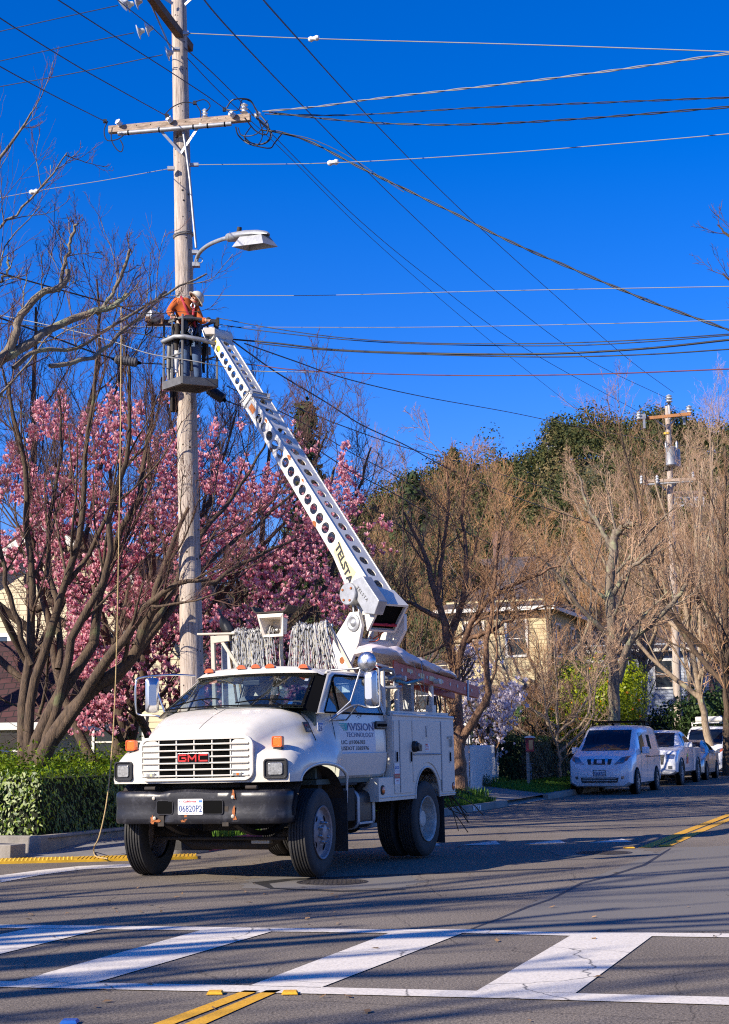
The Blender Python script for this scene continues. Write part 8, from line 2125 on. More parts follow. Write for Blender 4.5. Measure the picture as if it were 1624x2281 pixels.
# twiggy thicket filling the far yards: what no one could count
def thicket(label, nr, sr, m, h, seed, twig, leafm=None, nleaf=0):
    rng = np.random.default_rng(seed); n = rng.uniform(*nr, m); s = rng.uniform(*sr, m)
    B = np.stack([NS(a, b, .2) for a, b in zip(n, s)]); Hh = h * rng.uniform(.5, 1.15, m)
    k = 7; P = [B]; d = _norm(rng.normal(size=(m, 3)) * .25 + np.array([0, 0, 1.0]))
    for _ in range(k - 1): d = _norm(d + rng.normal(size=d.shape) * .12); P.append(P[-1] + d * (Hh / (k - 1))[:, None])
    P = np.stack(P, 1); R = np.linspace(.045, .012, k)[None, :] * np.ones((m, 1))
    parts = [tubes_np(P, R, 4)]; cur = (P, R)
    for L in (dict(c=7, t0=.15, ang=.6, lr=.35, n=5, wig=.15, up=.08, rr=.5, rmin=.011), dict(c=5, t0=.15, ang=.6, lr=.5, n=4, wig=.15, up=.08, rr=.6, rmin=.009)):
        cur = grow(rng, cur[0], cur[1], **L); parts.append(tubes_np(cur[0], cur[1], 3))
    V, F = join(parts); o = npobj('thicket', V, F, twig); tag(o, label, 'thicket', kind='stuff')
    if nleaf:
        nn = rng.uniform(*nr, nleaf); ss = rng.uniform(*sr, nleaf); z = rng.uniform(0.1, 1, nleaf) ** 1.0 * h * .75 * (.6 + .4 * np.sin(nn * .7) * np.cos(ss * .31))
        Pq = np.stack([NS(a, b, .2 + max(0, c)) for a, b, c in zip(nn, ss, z)]); V, F = leaf_quads(Pq, _norm(rng.normal(size=Pq.shape)), .3, rng, .3, .6)
        o = npobj('undergrowth', V, F, leafm); tag(o, label.replace('bare twiggy', 'dark leafy'), 'undergrowth', kind='stuff')
thicket('bare twiggy scrub filling the yards beyond the trees', (-36, -17), (62, 105), 420, 6.5, 61, M['twig_dark'], M['hedge_dark'], 26000)
thicket('bare twiggy scrub behind the truck and the magnolia', (-34, -18), (36, 60), 200, 4.2, 62, M['twig_dark'], M['hedge_dark'], 14000)
thicket('bare twiggy scrub at the far end of the street', (-17, 12), (108, 150), 260, 9, 63, M['twig_gold'], M['hedge_dark'], 16000)

# ================================================================== wooded hill
RX = np.array([-900, 300, 560, 700, 800, 900, 1000, 1120, 1200, 1260, 1330, 1400, 1480, 1560, 1624, 1720, 1900, 2500]); RY = np.array([1580, 1450, 1330, 1240, 1185, 1135, 1095, 1065, 1035, 1010, 1005, 996, 985, 985, 1000, 1045, 1055, 1120])
HD = 400.0
def hill_z(az, d):
    px = 812 + FPX * math.tan(az) / math.cos(PITCH) * 1.0
    y = np.interp(px, RX, RY) + 12
    zt = A(px, y, HD)[2] * 1.0
    t = min(1, max(0, (d - 130) / (HD - 130)))
    z = zt * (d / HD) * t ** 0.4
    if d > HD: z = zt * max(0.0, 1 - (d - HD) / 500)
    return z + 2.2 * math.sin(az * 60 + d * .03) * t * (1 if d < HD else 0)
mb = MB(); azs = np.linspace(-0.55, 0.6, 70); ds = [130, 134, 140, 148, 160, 180, 200, 240, 280, 320, 360, 400, 430, 500, 900]
mb.grid([[(math.tan(a) * d, d, hill_z(a, d) - 0.5) for d in ds] for a in azs])
M['hill_soil'] = mat('hill_soil', (0.045, 0.05, 0.02), 0.95, col2=(0.16, 0.09, 0.05), vscale=.03, thr=(.5, .68))
tag(obj('hill', mb, M['hill_soil'], smooth=60), kind='structure')
rng = np.random.default_rng(90)
def crowns(mt, m, sel, rad, leaf, nl, seed, label):
    rng = np.random.default_rng(seed); PP_ = []; NN_ = []; SS_ = []
    c = 0
    while c < m:
        az = rng.uniform(-0.14, 0.30); d = rng.uniform(150, 402) if rng.random() < .75 else rng.uniform(380, 402)
        base = np.array([math.tan(az) * d, d, hill_z(az, d)]); r = rad * rng.uniform(.6, 1.4) * (.45 + .55 * d / HD); h = r * rng.uniform(.9, 1.5)
        for j in range(4):
            cc = base + rng.normal(size=3) * r * .35 + [0, 0, h * .7]; dr = _norm(rng.normal(size=(nl // 4, 3)))
            PP_.append(cc + dr * r * .75 * rng.uniform(.5, 1.0, (nl // 4, 1)) * np.array([1, 1, .8 * h / r])); NN_.append(dr); SS_.append(np.full(nl // 4, leaf * (d / HD) ** .8))
        c += 1
    P = np.concatenate(PP_); Nn = np.concatenate(NN_); V, F = leaf_quads(P, Nn, np.concatenate(SS_), rng, .2, .8)
    o = npobj('woodland', V, F, mt); return tag(o, label, 'woodland', kind='stuff')
crowns(M['hill_leaf'], 760, None, 5.0, .68, 400, 1, 'dark green oak woodland covering the hill')
crowns(M['hill_leaf2'], 300, None, 4.2, .62, 320, 2, 'paler olive scrub among the hill woodland')
M['hill_twig'] = mat('hill_twig', (0.24, 0.17, 0.11), .9)
for px, py, d, H, rd, cone, lb in ((1462, 955, 398, 15, 8.0, False, 'big round-topped tree crowning the hill\'s summit'), (1425, 975, 396, 9, 5.5, False, 'smaller dark tree left of the hill\'s highest tree'), (1238, 1010, 400, 11, 2.2, True, 'slim pointed conifer on the hill\'s skyline'), (1278, 1005, 400, 9, 3, True, 'broader conifer on the skyline right of the slim one'), (1320, 990, 400, 9, 5.5, False, 'flat-topped tree on the skyline of the hill'), (1535, 975, 396, 10, 5, False, 'dark tree on the hilltop right of the distant pole'), (1120, 1005, 398, 8, 5, False, 'rounded tree on the lower left skyline of the hill'), (1010, 1030, 396, 12, 4.5, True, 'ragged pine on the left shoulder of the hill')):
    az = math.atan(A(px, py, d)[0] / d); b = np.array([math.tan(az) * d, d, hill_z(az, d)])
    leafy('hill_tree', lb, b, H, rd, 2600, .8, M['hill_leaf'], int(px), zlo=.15, cone=cone, clump=22, trunk_r=.3)

# ================================================================== houses
M['siding_cream'] = mat('siding_cream', (0.66, 0.56, 0.38), .8, var=.08, vscale=2)
M['siding_yellow'] = mat('siding_yellow', (0.55, 0.46, 0.27), .8, var=.1, vscale=2)
M['siding_grey'] = mat('siding_grey', (0.42, 0.46, 0.52), .8, var=.1, vscale=2)
M['siding_brown'] = mat('siding_brown', (0.16, 0.09, 0.07), .8, var=.2, vscale=2)
def shingles(name, c1, c2):
    m = mat(name, c1, .9); t = m.node_tree; N = t.nodes; L = t.links; b = N['Principled BSDF']
    tc = N.new('ShaderNodeTexCoord'); br = N.new('ShaderNodeTexBrick'); br.inputs['Scale'].default_value = 1.0
    for k, v in (('Brick Width', .28), ('Row Height', .16), ('Mortar Size', .012), ('Bias', -.2)): br.inputs[k].default_value = v
    br.inputs['Color1'].default_value = (*c1, 1); br.inputs['Color2'].default_value = (*c2, 1); br.inputs['Mortar'].default_value = (.01, .008, .008, 1)
    L.new(tc.outputs['Object'], br.inputs[0]); L.new(br.outputs[0], b.inputs['Base Color'])
    return m
M['shingle'] = shingles('shingle', (.085, .07, .075), (.05, .042, .045)); M['shingle_red'] = shingles('shingle_red', (.075, .028, .028), (.04, .018, .02))
M['trim_white'] = mat('trim_white', (0.72, 0.70, 0.64), .6, var=.08)
M['window_glass'] = mat('window_glass', (0.03, 0.04, 0.05), .05, coat=1)
def house(label, corner, az, W_, D_, H, siding, roofm, pitch=.55, eave=.45, wins=(), hip=True, porch=None, chim=False, gable_front=False):
    """corner: front left ground corner; az: direction of the front wall (radians from +X); body W_ x D_"""
    c = np.array(corner, float); ux = np.array([math.cos(az), math.sin(az), 0]); uy = np.array([-math.sin(az), math.cos(az), 0]); Rm = np.stack([ux, uy, np.array([0, 0, 1.0])], 1)
    t = thing('house', label, 'house', c); g = lambda x, y, z: c + ux * x + uy * y + np.array([0, 0, z])
    mb = MB(); mb.box(g(W_ / 2, D_ / 2, H / 2), (W_, D_, H), Rm)
    nb = int(H / .16)
    for i in range(nb):   # clapboards as real laps
        z = .08 + i * .16
        mb.add([g(-.004, -.022, z), g(W_, -.022, z), g(W_, -.004, z + .15), g(-.004, -.004, z + .15)], [(0, 1, 2, 3)])
        mb.add([g(W_ + .022, 0, z), g(W_ + .022, D_, z), g(W_ + .004, D_, z + .15), g(W_ + .004, 0, z + .15)], [(0, 1, 2, 3)])
    wall = obj('wall', mb, siding, t, world=True)
    hr = pitch * D_ / 2 if not gable_front else pitch * W_ / 2; e = eave; mb = MB()
    if gable_front:
        mb.add([g(-e, -e, H - e * pitch), g(W_ / 2, -e, H + hr), g(W_ / 2, D_ + e, H + hr), g(-e, D_ + e, H - e * pitch)], [(0, 1, 2, 3)]); mb.add([g(W_ + e, -e, H - e * pitch), g(W_ / 2, -e, H + hr), g(W_ / 2, D_ + e, H + hr), g(W_ + e, D_ + e, H - e * pitch)], [(0, 1, 2, 3)])
        m2 = MB(); m2.add([g(0, -.0, H), g(W_, -.0, H), g(W_ / 2, 0, H + hr)], [(0, 1, 2)])
        for i in range(int(hr / .16)):
            z = i * .16; k = 1 - z / hr; m2.add([g(W_ / 2 * (1 - k), -.022, H + z), g(W_ - W_ / 2 * (1 - k), -.022, H + z), g(W_ - W_ / 2 * (1 - k), -.004, H + z + .15), g(W_ / 2 * (1 - k), -.004, H + z + .15)], [(0, 1, 2, 3)])
        obj('gable', m2, siding, t, world=True)
    else:
        i_ = D_ / 2 if hip else -e; zz_ = H - e * pitch
        A_ = [g(-e, -e, zz_), g(W_ + e, -e, zz_), g(W_ + e, D_ + e, zz_), g(-e, D_ + e, zz_), g(i_, D_ / 2, H + hr), g(W_ - i_, D_ / 2, H + hr)]
        mb.add(A_, [(0, 1, 5, 4), (2, 3, 4, 5), (1, 2, 5), (3, 0, 4)])
    rf = obj('roof', mb, roofm, t, world=True, solid=.12)
    mb = MB()
    for a, b in (((-e, -e), (W_ + e, -e)), ((W_ + e, -e), (W_ + e, D_ + e)), ((-e, -e), (-e, D_ + e))):
        if gable_front and a[1] == b[1]: mb.bar(g(-e, -e - .03, H - e * pitch - .1), g(W_ / 2, -e - .03, H + hr - .1), .05, .2); mb.bar(g(W_ + e, -e - .03, H - e * pitch - .1), g(W_ / 2, -e - .03, H + hr - .1), .05, .2)
        else: mb.bar(g(*a, H - e * pitch - .09), g(*b, H - e * pitch - .09), .06, .16)
    obj('eaves', mb, M['trim_white'], t, world=True)
    for (face, x, z, w_, h_) in wins:
        if face == 'f': fn = lambda u, v, o_: g(u, -.03 - o_, v)
        else: fn = lambda u, v, o_: g(W_ + .03 + o_, u, v)
        mb = MB(); mb.ring([(x - w_/2 - .1, z - h_/2 - .1), (x + w_/2 + .1, z - h_/2 - .1), (x + w_/2 + .1, z + h_/2 + .1), (x - w_/2 - .1, z + h_/2 + .1)], [(x - w_/2, z - h_/2), (x + w_/2, z - h_/2), (x + w_/2, z + h_/2), (x - w_/2, z + h_/2)], fn, -.02, .05)
        mb.prism([(x - w_/2, z - .02), (x + w_/2, z - .02), (x + w_/2, z + .02), (x - w_/2, z + .02)], fn, .0, .035); wn = obj('window', mb, M['trim_white'], t, world=True)
        mb = MB(); mb.prism([(x - w_/2, z - h_/2), (x + w_/2, z - h_/2), (x + w_/2, z + h_/2), (x - w_/2, z + h_/2)], fn, -.01, .012); obj('pane', mb, M['window_glass'], wn, world=True)
    if chim: mb = MB(); mb.box(g(W_ * .3, D_ * .6, H + hr * .8), (.8, .6, hr + 1.2), Rm); obj('chimney', mb, M['siding_brown'], rf, world=True)
    if porch:
        x0, x1, dp, ph = porch; mb = MB(); zz_ = ph
        mb.add([g(x0, -dp, zz_), g(x1, -dp, zz_), g(x1, .1, zz_ + dp * .45), g(x0, .1, zz_ + dp * .45)], [(0, 1, 2, 3)]); obj('porch_roof', mb, roofm, t, world=True, solid=.12)
        mb = MB(); mb.bar(g(x0, -dp + .1, zz_ - .12), g(x1, -dp + .1, zz_ - .12), .1, .22)
        n_ = 5
        for i in range(n_): x = x0 + .15 + (x1 - x0 - .3) * i / (n_ - 1); mb.box(g(x, -dp + .15, (zz_ - .2) / 2), (.2, .2, zz_ - .2), Rm)
        obj('porch_post', mb, M['trim_white'], t, world=True)
        mb = MB(); mb.box(g((x0 + x1) / 2, -dp / 2, .2), (x1 - x0, dp, .4), Rm); obj('porch_floor', mb, M['siding_brown'], t, world=True)
    return t
c = at(-190, 41, .2); house('cream clapboard house with a gable behind the pink magnolia', c, R_(-12), 7.6, 9, 5.0, M['siding_cream'], M['shingle_red'], .6, wins=(('f', 2.2, 3.6, .9, 1.4), ('f', 5.6, 3.6, .9, 1.4), ('f', 5.8, 1.5, 1.3, 1.2)), gable_front=True)
c = at(-220, 34.5, .2); house('low dark outbuilding with red shingle roof at the left edge behind the hedge', c, R_(-6), 3.35, 3.6, 2.35, M['siding_yellow'], M['shingle_red'], .85, eave=.5, wins=(('f', 2.4, 1.3, .7, .8),), hip=False)
c = at(1000, 66, .4); house('two-storey yellow house with a dark hipped roof and white eaves in the middle distance', c, R_(-20), 4.4, 8.0, 7.2, M['siding_yellow'], M['shingle'], .6, wins=(('f', 1.2, 5.6, .8, 1.4), ('f', 3.1, 5.6, .8, 1.4), ('f', 1.4, 1.8, .9, 1.4), ('r', 2, 5.6, .8, 1.3), ('r', 5, 5.6, .8, 1.3)), porch=(1.2, 5.4, 2.2, 2.7), chim=True)
c = at(1235, 84, .4); house('pale blue-grey house glimpsed behind the golden-twigged trees', c, R_(-15), 8, 8, 6.4, M['siding_grey'], M['shingle'], .5, wins=(('f', 2, 4.8, .9, 1.4), ('f', 6, 4.8, .9, 1.4), ('f', 2, 1.8, .9, 1.4), ('f', 6, 1.8, .9, 1.4)))
c = at(1475, 96, .5); house('brown gabled house behind the distant utility pole', c, R_(-18), 9, 9, 6.5, M['siding_brown'], M['shingle'], .6, wins=(('f', 2, 4.8, 1, 1.4), ('f', 5, 4.8, 1, 1.4), ('f', 2.5, 1.8, 1.4, 1.5), ('f', 6.5, 1.8, 1.2, 1.5)), gable_front=True, porch=(1, 7, 2, 2.8))
c = at(860, 74, .3); house('cream house mostly hidden behind the lower boom', c, R_(-20), 6, 8, 5.0, M['siding_cream'], M['shingle'], .5, wins=(('f', 2, 3.6, .9, 1.3), ('f', 4.5, 3.6, .9, 1.3)))
def hill_house(px, py, d, lb, m_):
    for d in range(135, 402, 2):
        p = A(px, py, d); az = math.atan(p[0] / d)
        if p[2] < hill_z(az, d) + 4: break
    t = thing('house', lb, 'house', p); mb = MB(); mb.box(p, (5, 4, 2)); obj('wall', mb, M[m_], t, world=True)
    mb = MB(); mb.add([p + [-3, -2.4, 1], p + [3, -2.4, 1], p + [3, 0, 1.9], p + [-3, 0, 1.9]], [(0, 1, 2, 3)]); mb.add([p + [-3, 2.4, 1], p + [3, 2.4, 1], p + [3, 0, 1.9], p + [-3, 0, 1.9]], [(0, 1, 2, 3)]); obj('roof', mb, M['shingle'], t, world=True, solid=.15)
    for k in range(3): mb = MB(); mb.box(p + [-1.6 + k * 1.6, -2.02, .1], (.8, .06, .8)); obj('window', mb, M['window_glass'], t, world=True)
hill_house(1240, 1002, 0, 'tiny white house among the trees near the hill\'s crest', 'trim_white')
hill_house(1530, 1120, 0, 'pale house showing low on the hill right of the distant pole', 'siding_grey')
# ================================================================== fence, book box, chair
Fa, Fb = A(1046, 1662, 40.5), A(1145, 1660, 51.5); Fa[2] = Fb[2] = 0
fn_ = thing('picket_fence', 'white picket fence under the white magnolia beyond the truck', 'fence', Fa)
fd = Fb - Fa; FL = np.linalg.norm(fd); fd /= FL; fz = lambda s_: .36
mb = MB(); n_ = int(FL / .125)
for i in range(n_):
    p = Fa + fd * (i + .5) * .125; h_ = 1.12 + .01 * math.sin(i * 1.7); s2 = np.cross([0, 0, 1.0], fd)
    mb.prism([(-.044, .30), (.044, .30), (.044, .36 + h_ - .03), (0, .36 + h_ + .02), (-.044, .36 + h_ - .03)], lambda u, v, w_: p + fd * u + s2 * w_ + np.array([0, 0, v]), -.012, .012)
obj('pickets', mb, M['trim_white'], fn_, world=True)
for z in (.62, 1.25): mb = MB(); mb.bar(Fa + [0, .0, z] - np.cross([0, 0, 1.0], fd) * -.04, Fb + [0, 0, z] - np.cross([0, 0, 1.0], fd) * -.04, .04, .09); obj('rail', mb, M['trim_white'], fn_, world=True)
for k in range(5): mb = MB(); mb.box(Fa + fd * FL * k / 4 + [0, 0, .8] + np.cross([0, 0, 1.0], fd) * .08, (.1, .1, 1.4)); obj('post', mb, M['trim_white'], fn_, world=True)
bb = A(1176, 1742, 45.5); bb[2] = .3; bx_ = thing('book_box', 'small red box with glass door on a wooden post beside the dark hedge', 'book box', bb)
kx = lambda px, py: A(px, py, 45.5)
mb = MB(); mb.box([kx(1176, 1700)[0], 45.5, .85], (.09, .09, 1.25)); obj('post', mb, M['arm_wood'], bx_, world=True)
mb = MB(); pc = kx(1180, 1659); mb.box(pc, (.22, .22, .40)); bx2 = obj('box', mb, M['red_kerb'], bx_, world=True, bevel=.01)
mb = MB(); mb.prism([(-.15, 0), (.15, 0), (.15, .03), (0, .07), (-.15, .03)], lambda u, v, w_: pc + [u, w_, .20 + v], -.15, .15); obj('roof', mb, M['trim_white'], bx_, world=True)
mb = MB(); mb.box(pc + [.02, -.115, 0], (.12, .012, .28)); obj('glass_door', mb, M['window_glass'], bx2, world=True)
gc = A(1162, 1705, 47.5); gc[2] = .38; ch = thing('garden_chair', 'blue-grey slatted garden chair in the shade by the book box', 'chair', gc)
mt = M['siding_grey']
mb = MB()
for k in range(5): mb.box(gc + [-.2 + k * .1, .25, .62], (.08, .02, .55), [[1, 0, 0], [0, .96, -.26], [0, .26, .96]])
obj('backrest', mb, mt, ch, world=True)
mb = MB()
for k in range(4): mb.box(gc + [0, -.2 + k * .12, .36], (.5, .1, .02))
obj('seat', mb, mt, ch, world=True)
for sx in (-1, 1):
    for sy_ in (-.22, .22): mb = MB(); mb.box(gc + [sx * .26, sy_, .27], (.05, .05, .54)); obj('leg', mb, mt, ch, world=True)
    mb = MB(); mb.box(gc + [sx * .28, 0, .55], (.1, .6, .02)); obj('armrest', mb, mt, ch, world=True)
# ================================================================== parked cars
M['car_white'] = mat('car_white', (0.76, 0.76, 0.77), .22, coat=.6, var=.03, vscale=2)
M['car_silver'] = mat('car_silver', (0.42, 0.41, 0.39), .3, .6, coat=.5)
M['headlamp'] = mat('headlamp', (0.35, 0.38, 0.42), .1, .7, var=.6, vscale=30)
M['car_glass'] = mat('car_glass', (0.004, 0.008, 0.02), .04, spec=.35)
M['grille_dark'] = mat('grille_dark', (0.02, 0.02, 0.022), .5)
def car(label, name, n_left, s_wheel, secs, mt, wheel_r, wheels, trk, sc=1.0, group='vehicles parked along the kerb'):
    """car frame: x forward (towards the camera), y to its left, z up; origin under the front axle; secs: stations (x, [(y, z)...]) from nose to tail"""
    az = AZ; F_ = -SV; L_ = NV
    o = NS(n_left, s_wheel, zr(s_wheel)) - L_ * trk
    slope = .0075
    Mx = Matrix(((F_[0], L_[0], 0, o[0]), (F_[1], L_[1], 0, o[1]), (0, 0, 1, o[2]), (0, 0, 0, 1))) @ Matrix.Scale(sc, 4)
    t = thing(name, label, 'van' if 'van' in name else ('pickup' if 'pickup' in name else 'car'), M=Mx, group=group)
    XS = [s_[0] for s_ in secs]
    # resample the stations with smooth interpolation
    K = len(secs[0][1]); Pt = np.array([[ (x, y, z) for y, z in pts] for x, pts in secs], float)
    tt = np.linspace(0, len(secs) - 1, (len(secs) - 1) * 3 + 1)
    rows = []
    for q_ in tt:
        i = min(int(q_), len(secs) - 2); f = q_ - i; rows.append(Pt[i] * (1 - f) + Pt[i + 1] * f)
    mb = MB(); rows2 = []
    for r in rows:
        half = [tuple(p) for p in r]
        rows2.append([(x, -y, z) for x, y, z in reversed(half[1:])] + half)
    # arches: lift lower edge near the wheels
    def arch_z(x):
        zmin = 0
        for wx in wheels:
            dx = abs(x - wx); R0 = wheel_r + .07
            if dx < R0: zmin = max(zmin, wheel_r + math.sqrt(R0 * R0 - dx * dx))
        return zmin
    mb.grid(rows2); mb.add(rows2[0], [tuple(range(len(rows2[0])))]); mb.add(rows2[-1], [tuple(range(len(rows2[-1])))])
    body = merge(mb, 'body', mt, t, smooth=38)
    V_ = [v.co.copy() for v in body.data.vertices]; Fp = [tuple(p.vertices) for p in body.data.polygons]
    bvh = BVHTree.FromPolygons(V_, Fp)
    def decal(nm, poly, face, m_, par=None, d=.010, n=14, thick=False):
        """project a 2-D outline onto the body; face 'f' along -x (u = y, v = z), 'l' along -y (u = x, v = z), 'w' windscreen"""
        mb = MB(); P = []
        (u0, v0), (u1, v1), (u2, v2), (u3, v3) = poly
        ok = True; rr_ = []
        for i in range(n + 1):
            row = []
            for j in range(n + 1):
                a, b = i / n, j / n
                u = (u0 * (1-a) + u1 * a) * (1-b) + (u3 * (1-a) + u2 * a) * b; v = (v0 * (1-a) + v1 * a) * (1-b) + (v3 * (1-a) + v2 * a) * b
                if face == 'f': h = bvh.ray_cast(Vector((6, u, v)), Vector((-1, 0, 0)))
                elif face == 'l': h = bvh.ray_cast(Vector((u, 4, v)), Vector((0, -1, 0)))
                else: h = bvh.ray_cast(Vector((u, -4, v)), Vector((0, 1, 0)))
                if h[0] is None: return None
                nr = h[1] if h[1].dot(Vector((1, 0, 0) if face == 'f' else (0, 1 if face == 'l' else -1, 0))) > 0 else -h[1]
                row.append(tuple(h[0] + nr * d))
            rr_.append(row)
        mb.grid(rr_)
        return obj(nm, mb, m_, par or t, smooth=60)
    for wx in wheels:
        for sg in (1, -1):
            c = np.array([wx, sg * (trk - .09), wheel_r])
            # arch disc, tyre, rim
            mb = MB(); mb.lathe([(-.02, 0), (-.02, wheel_r + .055), (.105, wheel_r + .06), (.105, wheel_r - .01)], c, (0, sg, 0), 28, cap=False); obj('wheel_arch', mb, M['black'], t, smooth=40)
            mb = MB(); mb.lathe([(-.1, wheel_r * .6), (.085, wheel_r * .62), (.09, wheel_r * .55), (.07, wheel_r * .5), (.06, .06), (.075, .05), (.075, 0)], c + [0, sg * .03, 0], (0, sg, 0), 24, cap=False)
            for k in range(7):
                a = 2 * math.pi * k / 7; mb.bar(c + [0, sg * .11, 0], c + [wheel_r * .56 * math.cos(a), sg * .11, wheel_r * .56 * math.sin(a)], .03, .04, up=(0, 1, 0))
            w_ = obj('wheel', mb, M['steel'] if wheel_r < .36 else M['galv'], t, smooth=35)
            mb = MB(); mb.lathe([(-.1, wheel_r * .6), (-.11, wheel_r * .9), (-.09, wheel_r), (.09, wheel_r), (.115, wheel_r * .9), (.115, wheel_r * .7), (.09, wheel_r * .6)], c + [0, sg * .02, 0], (0, sg, 0), 28, cap=False); obj('tyre', mb, M['rubber'], w_, smooth=35)
    return t, decal
def S_(x, w_, zb, zs, zbelt, zr_, wr, wt=None):
    """half section: bottom centre, sill, lower side, belt, shoulder, roof edge, roof centre"""
    wt = wt if wt is not None else wr
    return (x, [(0, zb), (w_ * .8, zb), (w_, zb + .10), (w_ * 1.01, zs), (w_, zbelt), (wr + (w_ - wr) * .35, zbelt + (zr_ - zbelt) * .62), (wr, zr_ - .09), (wr * .86, zr_ - .01), (0, zr_ + .02)])
def flat(x, w_, zb, zt, crown=.03, sh=.1):
    """half section of a bonnet"""
    return (x, [(0, zb), (w_ * .8, zb), (w_, zb + .1), (w_ * 1.01, (zb + zt) / 2), (w_, zt - sh), (w_ * .95, zt - sh * .45), (w_ * .86, zt - .02), (w_ * .6, zt), (0, zt + crown)])
def cargo_van(label, name, n, s, rack=False, plate=None, small=False):
    secs = [flat(.80, .55, .34, .66, .02, .04), flat(.74, .78, .24, .90, .02, .08), flat(.62, .84, .2, 1.00, .03, .1), flat(.30, .85, .2, 1.10, .04, .1), flat(-.05, .86, .2, 1.20, .05, .1),
            S_(-.30, .86, .2, .6, 1.08, 1.34, .76), S_(-.62, .865, .2, .6, 1.10, 1.62, .70), S_(-.98, .865, .2, .6, 1.12, 1.82, .69), S_(-1.5, .865, .2, .6, 1.12, 1.87, .72), S_(-2.6, .865, .2, .6, 1.12, 1.87, .73), S_(-3.55, .865, .22, .6, 1.12, 1.85, .72), S_(-3.80, .84, .30, .6, 1.12, 1.78, .68)]
    t, dc = car(label, name, n, s, secs, M['car_white'], .33, (0.0, -2.93), .865, 1.07)
    g = dc('windscreen', [(-.66, 1.17), (.66, 1.17), (.60, 1.73), (-.60, 1.73)], 'f', M['car_glass'])
    a_ = dc('grille', [(-.30, .80), (.30, .80), (.34, .94), (-.34, .94)], 'f', M['grille_dark'], n=6)
    for y in (-.22, .16): dc('chrome_bar', [(y, .80), (y + .06, .80), (y + .07, .95), (y - .01, .95)], 'f', M['chrome'], a_, d=.02, n=3)
    if g is None or a_ is None: pass
    b_ = dc('badge', [(-.07, .83), (.07, .83), (.07, .92), (-.07, .92)], 'f', M['chrome'], a_, d=.02, n=3)
    for sg in (1, -1):
        dc('headlight', [(sg * .40, .80), (sg * .66, .84), (sg * .79, 1.03), (sg * .58, .98)], 'f', M['headlamp'], n=6)
        dc('indicator', [(sg * .66, .87), (sg * .74, .90), (sg * .80, 1.02), (sg * .70, 1.0)], 'f', M['amber_dark'], n=4, d=.01)
        dc('fog_light', [(sg * .58, .42), (sg * .66, .42), (sg * .66, .49), (sg * .58, .49)], 'f', M['headlamp'], n=3)
    lg = dc('lower_grille', [(-.48, .33), (.48, .33), (.52, .46), (-.52, .46)], 'f', M['grille_dark'])
    for z in (.37, .42): dc('grille_bar', [(-.46, z), (.46, z), (.46, z + .012), (-.46, z + .012)], 'f', M['trim_white'], lg, d=.015)
    pl = dc('number_plate', [(-.17, .50), (.17, .50), (.17, .66), (-.17, .66)], 'f', M['black_plastic'], d=.02, n=3)
    p2 = dc('plate_face', [(-.15, .515), (.15, .515), (.15, .645), (-.15, .645)], 'f', M['decal_white'], pl, d=.026, n=3) if pl else None
    if plate and p2:
        mb = MB(); put_text(mb, plate, .07, lambda u, v: (.80, -.135 + u, .535 + v), width=.27, bold=.02)
        xs = max(v.co.x for v in p2.data.vertices); mb.v = [(xs + .006, y, z) for x, y, z in mb.v]; obj('plate_number', mb, M['decal_navy'], pl)
    for sg, f in ((1, 'l'), (-1, 'r')):
        dc('side_window', [(-.72, 1.16), (-1.40, 1.16), (-1.40, 1.66), (-1.02, 1.66)], f, M['car_glass'])
        if sg > 0: dc('side_window', [(-1.95, 1.20), (-2.35, 1.20), (-2.35, 1.60), (-1.95, 1.60)], f, M['hedge_core'])
        for x in (-.62, -1.55, -2.72):
            dc('door_seam', [(x, .35), (x - .012, .35), (x - .012, 1.72 if x < -1 else 1.1), (x, 1.72 if x < -1 else 1.1)], f, M['black'], n=4, d=.004)
        dc('side_rail', [(-1.6, .98), (-3.6, .98), (-3.6, 1.0), (-1.6, 1.0)], f, M['black'], d=.004)
        for x in (-1.38, -1.68): dc('door_handle', [(x, .98), (x - .14, .98), (x - .14, 1.03), (x, 1.03)], f, M['grille_dark'], n=3, d=.02)
        mb = MB(); mb.box((-.74, sg * .99, 1.17), (.10, .20, .19)); mh = obj('door_mirror', mb, M['car_white'], t, bevel=.03, segs=3)
        mb = MB(); mb.box((-.74, sg * .88, 1.13), (.07, .1, .06)); obj('mirror_arm', mb, M['grille_dark'], mh)
        dc('tail_light', [(-3.68, 1.0), (-3.76, 1.0), (-3.76, 1.5), (-3.68, 1.5)], f, M['red_glossy'], n=3)
    mb = MB(); mb.lathe([(0, .05), (.03, .03), (.05, .008), (.13, .004), (.13, 0)], (-1.2, 0, 1.88), (-.3, 0, 1), 8, cap=False); obj('antenna', mb, M['black'], t)
    mb = MB()
    for x in (-1.6, -2.5, -3.4): mb.cyl((x, -.68, 1.98), (x, .68, 1.98), .02, k=8); mb.box((x, .66, 1.93), (.05, .04, .12)); mb.box((x, -.66, 1.93), (.05, .04, .12))
    if rack:
        for y in (-.66, .66): mb.cyl((-1.5, y, 2.0), (-3.5, y, 2.0), .02, k=8)
        obj('roof_rack', mb, M['trim_white'], t)
        mb = MB(); mb.lathe([(0, 0), (0, .09), (.03, .105), (.9, .105), (.93, .12), (1.0, .12), (1.02, .06), (1.02, 0)], (-1.1, -.45, 2.12), (-.25, 1, 0.02), 20, cap=False); tb2 = obj('pipe_case', mb, M['trim_white'], t, smooth=40)
        mb = MB(); mb.box((-3.2, .6, 2.15), (.05, .04, .3)); mb.box((-1.3, 0, 2.0), (.5, .9, .04)); obj('rack_stop', mb, M['trim_white'], t)
    else:
        obj('roof_bar', mb, M['black'], t)
    return t
cargo_van('white compact cargo van parked nearest, a lime sticker on its side', 'cargo_van', -8.58, 44.72, plate='53687J2')
